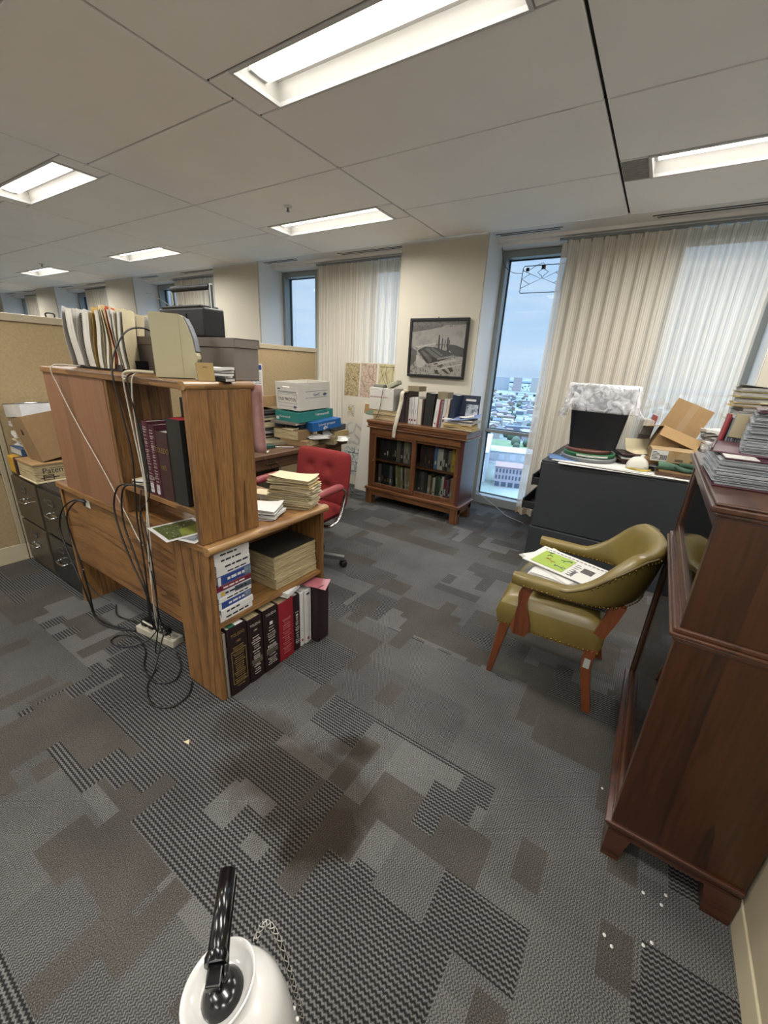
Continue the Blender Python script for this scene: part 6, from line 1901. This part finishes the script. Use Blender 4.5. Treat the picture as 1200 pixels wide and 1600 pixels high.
# smaller labelled carton
sc_ = thing('carton', 'flat brown carton with a white address label, in front of the large open one', 'box', (.185, 3.62, TZ+.0755), R(6))
MB().box(-.15, .15, -.10, .10, 0, .085).build('carton', mat('cardboard_pale', '#a98f68', .8), sc_, .002)
lb_ = MB().box(-.1508, -.05, -.1008, -.099, .006, .080).build('address_label', M_paper, sc_)
lm = MB(); lq = MB()
for k in range(6):
    lm.box(-.145, -.145+.03+.012*(k % 3), -.1014, -.1005, .066-.010*k, .070-.010*k)
for k in range(9):
    lm.box(-.095+.005*k, -.0925+.005*k+.001*(k % 2), -.1014, -.1005, .014, .05)
for k in range(8):
    lq.box(.0+.006*k, .003+.006*k, -.1014, -.099, .012, .030); lq.box(.09+.005*k, .0925+.005*k, -.1014, -.099, .012, .028)
lm.build('label_print', M_ink, lb_); lq.build('box_print', M_ink, sc_)
tp_ = MB(); tp_.prism([(-.03, .085), (.03, .085), (.002, .035), (-.002, .035)], -.1006, -.099, 'Y'); tp_.build('fold_line', M_card, sc_)
# boards and green bag
MB().box(-.11, .11, -.10, .10, 0, .022).build('wooden_board', M_deskwood, None, .002, loc=(.20, 3.50, TZ), rot=(0, 0, R(4)))
tag(bpy.data.objects['wooden_board'], 'brown board lying under the green folded bag on the flat file', 'board')
MB().box(-.10, .10, -.08, .08, 0, .016).build('book_tan', M_card, None, .002, loc=(.22, 3.485, TZ+.0225), rot=(0, 0, R(-6)))
tag(bpy.data.objects['book_tan'], 'tan thin book between the brown board and the green bag', 'book')
gbag = thing('folded_bag', 'green canvas bag folded on the boards at the right end of the flat file', 'bag', (.215, 3.52, TZ+.040), R(4))
M_canvas = mat('canvas_green', '#4c6a55', .9, var=.15, scale=30, bump=.4, bscale=500)
mb = MB()
mb.grid(lambda u, v: (-.12+.24*u, -.10+.20*v, .034+.010*math.sin(6*u+3*v)+.006*math.sin(11*v)), 14, 10)
mb.grid(lambda u, v: (.12-.24*u, -.10+.20*v, .002+.002*math.sin(6*u)), 14, 10)
mb.grid(lambda u, v: (-.12+.24*u, -.10-.012*math.sin(PI*v), .002+.034*v+.010*v*math.sin(6*u)), 14, 5)
mb.build('body', M_canvas, gbag)
b = MB(); b.tube(smooth_path([(-.02, -.10, .03), (.03, -.125, .012), (.08, -.12, .016), (.11, -.10, .03), (.06, -.095, .045), (.0, -.09, .044)], 6), .010, 8, flat=1.6)
b.build('strap', mat('canvas_dark', '#2f4a38', .9), gbag)

# ---- heap on top of the tall bookcase
CZ = 1.2405
M_sleeve = pages('clear_sleeves', '#b3b7ba', '#6f767b', 'Z', 300)
M_bind = mat('binder_maroon', '#4a2230', .42, var=.06)
M_bindin = mat('binder_inside', '#6b4650', .5)
def fanned(mb, w, d, h, n, splay, seed):
    """loose clear sleeves between covers: many thin leaves, each a little longer or shorter"""
    rdl = random.Random(seed)
    for k in range(n):
        z0, z1 = h*k/n, h*(k+.82)/n
        e = rdl.uniform(0, .010)
        s_ = splay*(k/n)
        bend = .006*math.sin(PI*k/n)
        mb.box(-w/2+s_+e-bend, w/2, -d/2+rdl.uniform(0, .008), d/2, z0, z1)
    return mb
b1_ = thing('ring_binder', 'maroon binder full of clear sleeves lying lowest on the tall bookcase', 'binder', (.335, 1.545, CZ), R(1))
MB().box(-.165, .18, -.155, .155, 0, .004).build('cover', M_bind, b1_, .001)
fanned(MB(), .33, .30, .068, 26, .004, 5).build('sleeves', M_sleeve, b1_, loc=(.0, 0, .0045))
MB().box(-.155, .18, -.15, .155, .0735, .0775).build('cover', M_bind, b1_, .001, rot=(0, R(0), 0))
MB().box(.176, .18, -.155, .155, .004, .0735).build('spine', M_bind, b1_)
b2b = thing('ring_binder', 'open maroon binder of curling clear sleeves on top of the lowest binder', 'binder', (.345, 1.60, CZ+.079), R(-7))
MB().box(-.175, .15, -.15, .15, 0, .004).build('cover', M_bindin, b2b, .001)
MB().box(-.172, -.168, -.15, .15, .004, .012).build('cover_edge', M_bind, b2b)
fanned(MB(), .26, .29, .113, 36, .012, 9).build('sleeves', M_sleeve, b2b, loc=(.02, 0, .0045))
MB().box(-.10, .15, -.15, .15, 0, .004).build('cover', M_bind, b2b, .001, loc=(.0, 0, .119), rot=(0, R(-3), 0))
MB().box(.146, .15, -.15, .15, .004, .119).build('spine', M_bind, b2b)
MB().box(-.035, .035, -.045, .045, 0, .001).build('index_card', M_paper, b1_, loc=(-.118, -.105, .0776))
en = thing('envelope', 'worn tan envelope on the open maroon binder', 'envelope', (.290, 1.51, CZ+.213), (R(-4), R(-2), R(-10)))
MB().box(-.055, .055, -.055, .055, 0, .004).build('paper', M_cream, en, .001)
for k, (x, y, z, rt, lab, m) in enumerate(((.385, 1.50, .214, 20, 'white crumpled sheet right of the tan envelope on the binders', M_paper), (.41, 1.57, .232, -25, 'large white sheet folded over the binders at the right edge', M_paper))):
    s_ = MB().sheet(.18, .24, .0012, .03, None, 10, 10, 20+k, .007)
    tag(s_.build('paper_sheet', m, None, loc=(x, y, CZ+z), rot=(R(6), R(8), R(rt))), lab, 'paper')
b3_ = thing('ring_binder', 'red backed binder of clear sleeves standing behind the maroon ones', 'binder', (.268, 1.815, CZ), (0, R(4), R(2)))
MB().box(-.07, .06, -.06, .018, 0, .004).build('base', M_bind, b3_)
MB().box(-.074, -.068, -.06, .0, 0, .165).build('cover', mat('file_scarlet', '#9e2a2e', .45), b3_, .001)
for k in range(12):
    pass
sl_ = MB()
rdl = random.Random(4)
for k in range(18):
    x = -.062+.0068*k
    sl_.box(x, x+.0052, -.058+rdl.uniform(0, .008), .018, .0045, .16+rdl.uniform(-.006, .004))
sl_.build('sleeves', pages('clear_sleeves_x', '#b3b7ba', '#7d8488', 'X', 300), b3_)
MB().box(-.058, .030, -.062, -.060, .095, .168).build('tan_tag', M_cream, b3_)
b4_ = thing('ring_binder', 'dark maroon binder standing upright between the red backed one and the open one', 'binder', (.368, 1.79, CZ), (0, R(6), R(-4)))
MB().box(-.02, .02, -.032, .038, 0, .19).build('cover', M_bind, b4_, .003)
MB().box(-.014, .014, -.034, .036, .006, .192).build('sleeves', M_sleeve, b4_)
sheaf('paper_pile', 'tall sheaf of newspapers at the right end of the flat file, behind the tall bookcase', 'papers', (.415, 3.83, TZ), .17, .20, 16, .31, [M_paper2, M_paper, mat('newsprint', '#a3a09c', .9)], R(10), .02, 81, rum=.004)
pbag = MB()
pbag.grid(lambda u, v: (.05*math.cos(2*PI*u)*(1-.3*v)+.006*math.sin(14*u+9*v), .035*math.sin(2*PI*u)*(1-.2*v)+.006*math.sin(17*u+5*v), .17*v+.006*math.sin(9*u)), 24, 8)
tag(pbag.build('plastic_bag', mat('bag_bluewhite', '#7b8496', .35, var=.6, scale=40), None, loc=(.405, 3.56, TZ), solid=.001), 'crumpled blue and white plastic bag at the right end of the flat file', 'bag')
rd = random.Random(90)
z = CZ
CL = [M_paper2, M_paper, MATS['newsprint'], M_paper, M_brownbk, M_paper2, M_paper, M_blackbk, M_paper, M_paper2, M_paper, MATS['newsprint'], mat('folder_amber', '#c9a64a', .7), M_paper, mat('folder_lemon', '#cfc06a', .7), M_paper2]
nm = {M_paper2.name: 'grey', M_paper.name: 'white', 'newsprint': 'newsprint', M_brownbk.name: 'brown', M_blackbk.name: 'black', 'folder_amber': 'amber', 'folder_lemon': 'lemon'}
st = []
for k, m in enumerate(CL):
    th = rd.uniform(.011, .019)
    t = thing('document_bundle', 'x', 'folder', (.372+rd.uniform(-.012, .012), 1.935+rd.uniform(-.008, .008), z), R(rd.uniform(-3, 3)), 'tall pile of documents at the back of the bookcase top')
    mb = MB(); mb.sheet(.30, .185, .0016, 0, None, 6, 5, k, .0008); mb.build('lower_leaf', m, t)
    mb = MB(); mb.sheet(.30*rd.uniform(.9, 1), .185, .0016, .01 if k == len(CL)-1 else 0, Matrix.Translation((0, 0, th-.0024)), 6, 5, k+50, .0008); mb.build('upper_leaf', m, t)
    MB().box(-.14, .14, -.088, .088, .0024, th-.0034).build('papers', M_pageZ, t)
    st.append((t, m)); z += th+.0006
for k, (t, m) in enumerate(st[::-1]):
    t['label'] = nm[m.name] + ' bundle, ' + (ORD+['fifteenth from the top', 'sixteenth from the top'])[k] + ' in the tall pile behind the binders'

# ---- newspapers on the armchair
nz_ = [(-.14, 1.99, .030, 26, 'folded newspaper lowest on the armchair seat, its black edge showing', MATS['dark_print']),
       (-.15, 2.01, .012, 8, 'folded newspaper second from the bottom on the armchair seat', M_paper2),
       (-.17, 2.03, .012, 16, 'folded white newspaper under the illustrated one on the armchair', M_paper),
       (-.23, 2.09, .008, -14, 'white newspaper section sticking out to the left on the armchair', M_paper)]
z = .5125
for k, (x, y, th, rt, lab, m) in enumerate(nz_):
    t = thing('newspaper', lab, 'newspaper', (x, y, z), (0, R(2), R(rt-20)), 'newspapers stacked on the armchair')
    nl_ = 4
    for q_ in range(nl_):
        mb = MB(); mb.sheet(.34-.008*q_, .25-.006*q_, th/nl_*.8, .0, Matrix.Translation((0, 0, th*q_/nl_)), 8, 6, k*7+q_, .0012)
        mb.build('leaf', m if q_ < 3 or k else M_paper2, t)
    z += th+.003
tp = thing('newspaper', 'top newspaper with a bright green illustrated panel on the armchair', 'newspaper', (-.20, 2.09, z+.001), (0, R(2), R(-14)), 'newspapers stacked on the armchair')
mb = MB(); mb.sheet(.36, .25, .004, .0, None, 8, 6, 3, .0008); mb.build('page', M_paper, tp)
MB().box(-.145, .02, -.105, .075, .0052, .0058).build('green_panel', mat('panel_lime', '#9fb84a', .7), tp)
fg = MB()
def figure(cx, cy, s, a):
    for (p, q_) in (((0, .0), (0, .018)), ((0, .018), (.014, .026)), ((0, .018), (-.012, .028)), ((0, 0), (.013, -.016)), ((0, 0), (-.010, -.018))):
        c, si = math.cos(a), math.sin(a)
        P = [(cx+s*(x*c-y*si), cy+s*(x*si+y*c), .0062) for x, y in (p, q_)]
        fg.tube(P, .0022*s, 5, flat=.4)
    fg.ball((cx-s*.03*math.sin(a), cy+s*.03*math.cos(a), .0062), (.004*s, .004*s, .001), 8, 4)
figure(-.105, .035, 1.2, .3); 
fg.build('figure_art', mat('art_green', '#39602f', .7), tp)
for (cx, cy, a, c) in ((-.07, -.03, .9, '#a8452c'), (-.02, .03, -.8, '#2f4a6b'), (-.005, -.06, 1.4, '#3c4f7c')):
    fg = MB(); figure(cx, cy, 1.1, a); fg.build('figure_art', mat('art_'+c[1:], c, .7), tp)
hd = MB()
for k in range(7):
    hd.box(.035, .055+.006*(k % 3), -.10+.024*k, -.094+.024*k, .0052, .0057)
for k in range(16):
    hd.box(-.16+.021*k, -.146+.021*k, .092, .100, .0052, .0057)
hd.build('text_rows', mat('news_ink', '#6d6a68', .8), tp)
MB().box(.075, .13, -.02, .04, .0052, .0058).build('photo', MATS['dark_print'], tp)
text('Sunday', .035, M_ink, tp, (.068, -.105, .0054), (0, 0, R(90)), 'headline', xs=.8)

# ---- antenna hung on the window
an = wthing('indoor_antenna', 'flat wire loop aerial hanging on the window glass, partly behind the curtain', 'antenna', (-1.22, 4.55, 2.4))
M_wire = mat('antenna_wire', '#6d7478', .4, metal=.3)
def awire(name, pts, r=.0035, m=None, cl=False):
    mb = MB(); mb.tube([(x, 4.55, z) for x, z in pts], r, 6, closed=cl); return mb.build(name, m or M_wire, an)
awire('outer_loop', [(-1.405, 2.475), (-1.395, 2.49), (-1.02, 2.49), (-1.01, 2.48), (-1.02, 2.265), (-1.03, 2.255), (-1.40, 2.255), (-1.41, 2.265)], .004, None, True)
awire('inner_wire', [(-1.405, 2.455), (-1.22, 2.375), (-1.405, 2.30)], .003)
awire('inner_wire', [(-1.015, 2.455), (-1.20, 2.375), (-1.015, 2.30)], .003)
awire('inner_wire', [(-1.33, 2.42), (-1.405, 2.38), (-1.33, 2.335)], .003)
awire('inner_wire', [(-1.09, 2.42), (-1.015, 2.38), (-1.09, 2.335)], .003)
awire('inner_wire', [(-1.215, 2.46), (-1.26, 2.43), (-1.215, 2.395), (-1.215, 2.375)], .003)
awire('inner_wire', [(-1.205, 2.46), (-1.16, 2.43), (-1.205, 2.395), (-1.205, 2.375)], .003)
MB().box(-1.228, -1.192, 4.54, 4.556, 2.455, 2.49).build('terminal_box', mat('terminal_brown', '#5d564c', .6), an, .002)
MB().box(-1.375, -1.345, 4.54, 4.556, 2.445, 2.475).build('suction_clip', M_black, an, .002)
sc2 = awire('support', [(-1.36, 2.445), (-1.28, 2.49), (-1.22, 2.51), (-1.20, 2.49)], .0025)
cable('cable', 'thin dark cord from the curtain track to the loop aerial', [(-1.605, 4.42, 2.66), (-1.605, 4.46, 2.60), (-1.58, 4.50, 2.50), (-1.50, 4.53, 2.44), (-1.41, 4.545, 2.43)], .0025, M_black)
cable('cable', 'pale cord slung low across the foot of the window to the flat file', [(-1.62, 4.55, .17), (-1.50, 4.50, .12), (-1.30, 4.42, .06), (-1.12, 4.30, .015), (-.90, 4.20, .008)], .005, mat('cable_pale', '#9a9a96', .5))

# ---- sprinkler rosettes in the ceiling
for (x, y, lab) in ((-2.917, 2.876, 'round sprinkler rosette on the ceiling above the red chair'), (-8.343, 3.029, 'small far sprinkler on the ceiling at the left edge')):
    t = thing('sprinkler', lab, 'sprinkler', (x, y, 2.70))
    MB().lathe([(.036, -.0005), (.034, -.006), (.016, -.008), (.016, -.012)], 20).build('rosette', M_whitemetal, t)
    MB().lathe([(.008, -.012), (.008, -.035), (.014, -.037), (.014, -.040), (0, -.040)], 14).build('head', M_steel, t)

# ---- white enamel stand nearest the camera
ws = thing('enamel_stand', 'white bell shaped enamel stand with a black lever at the bottom edge of the picture', 'stand', (-.318, .166, 0))
M_en = mat('stand_enamel', '#e9e7e2', .18, var=.01, spec=.6, coat=.5, alb=.62)
prof = [(.0, .0), (.120, .0), (.124, .006), (.122, .05), (.110, .2), (.098, .35), (.089, .46), (.081, .54), (.070, .60), (.056, .632), (.035, .642)]
MB().lathe(prof, 48).build('bell_body', M_en, ws)
rb_ = MB()
for k in range(40):
    a = 2*PI*k/40
    rb_.tube([((.1235-.0*z)*math.cos(a), (.1235)*math.sin(a), z) if False else ((r_+.0005)*math.cos(a), (r_+.0005)*math.sin(a), z) for r_, z in ((.1225, .03), (.110, .2), (.098, .35), (.091, .44))], .0035, 5)
rb_.build('fluting', M_en, ws)
dish = MB().lathe([(0, .0), (.030, .0), (.045, .004), (.058, .014), (.066, .026), (.069, .030), (.066, .031), (.060, .021), (.044, .010), (.028, .007), (0, .007)], 48)
dish.build('dish', M_en, ws, loc=(-.012, -.004, .640), rot=(R(6), R(-16), 0))
dish_ = COL.objects[-1]; dish_.scale = (.77, .77, 1); dish_.location = (-.006, -.007, .636)
M_gl = mat('stand_black', '#0c0c0e', .2, var=.05, spec=.5, coat=.2)
kn = MB().lathe([(.030, 0), (.029, .010), (.022, .020), (.012, .026), (0, .028)], 28)
kn.build('socket', M_gl, ws, loc=(-.008, -.008, .641), rot=(R(6), R(-16), 0))
lv = MB()
D_ = Vector((-.075, .076, .008)).normalized()
A0 = Vector((-.028, -.002, .688)); A1 = A0 + D_*.108
U_ = Vector((0, 0, 1)); S_ = D_.cross(U_).normalized(); U_ = S_.cross(D_)
def half_tube(mb, a, b, r0, r1, th=.003):
    vs = []; n = 14
    for (p, r_) in ((a, r0), (b, r1)):
        for rr in (r_, r_-th):
            for k in range(n+1):
                t_ = R(-12+204*k/n)
                vs.append(p + S_*rr*math.cos(t_) + U_*rr*math.sin(t_))
    m_ = n+1
    fs = []
    for k in range(n):
        fs.append((k, k+1, 2*m_+k+1, 2*m_+k)); fs.append((m_+k+1, m_+k, 3*m_+k, 3*m_+k+1))
        fs.append((k+1, k, m_+k, m_+k+1)); fs.append((2*m_+k, 2*m_+k+1, 3*m_+k+1, 3*m_+k))
    fs += [(0, 2*m_, 3*m_, m_), (n, m_+n, 3*m_+n, 2*m_+n)]
    mb.add(vs, fs, None, True)
half_tube(lv, A0, A1, .0135, .0125)
lv.build('lever', M_gl, ws)
cl = MB(); cl.tube([A0-D_*.004, A0+D_*.004, A0+D_*.010], [.0155, .0165, .014], 20); cl.build('collar', M_gl, ws)
ar = MB()
ar.tube(smooth_path([(-.010, -.004, .655), (-.012, .0, .672), tuple(A0+S_*.010-U_*.006+D_*.02), tuple(A0+S_*.010-U_*.006+D_*.10)], 6), .006, 10)
ar.build('lever_arm', M_gl, ws)
MB().box(-.010, .010, -.024, .0, -.010, .004).build('lever_tail', M_gl, ws, .002, loc=tuple(A0-D_*.004), rot=(0, R(8), math.atan2(D_.y, D_.x)-PI/2))
cd = thing('braided_cord', 'black and white braided cord hanging behind the white enamel stand', 'cord', (0, 0, 0))
P = smooth_path([(-.350, .232, .606), (-.343, .248, .634), (-.325, .256, .605), (-.312, .266, .50), (-.308, .277, .40), (-.306, .286, .30), (-.302, .296, .15), (-.298, .304, .004)], 16)
mb = MB(); mb.tube(P, .0036, 8); mb.build('core', M_black, cd)
for s_, dr_ in ((0, 1), (PI, 1), (PI/2, -1), (3*PI/2, -1)):
    mb = MB(); pts = []
    for i, p in enumerate(P):
        T = (P[min(i+1, len(P)-1)]-P[max(i-1, 0)]).normalized()
        N = T.cross(Vector((.3, .9, .2))).normalized(); B = T.cross(N)
        a = i*.7*dr_+s_
        pts.append(p+(N*math.cos(a)+B*math.sin(a))*.0037)
    mb.tube(pts, .0009, 5)
    mb.build('strand', mat('cord_white', '#b9b6ae', .7), cd)
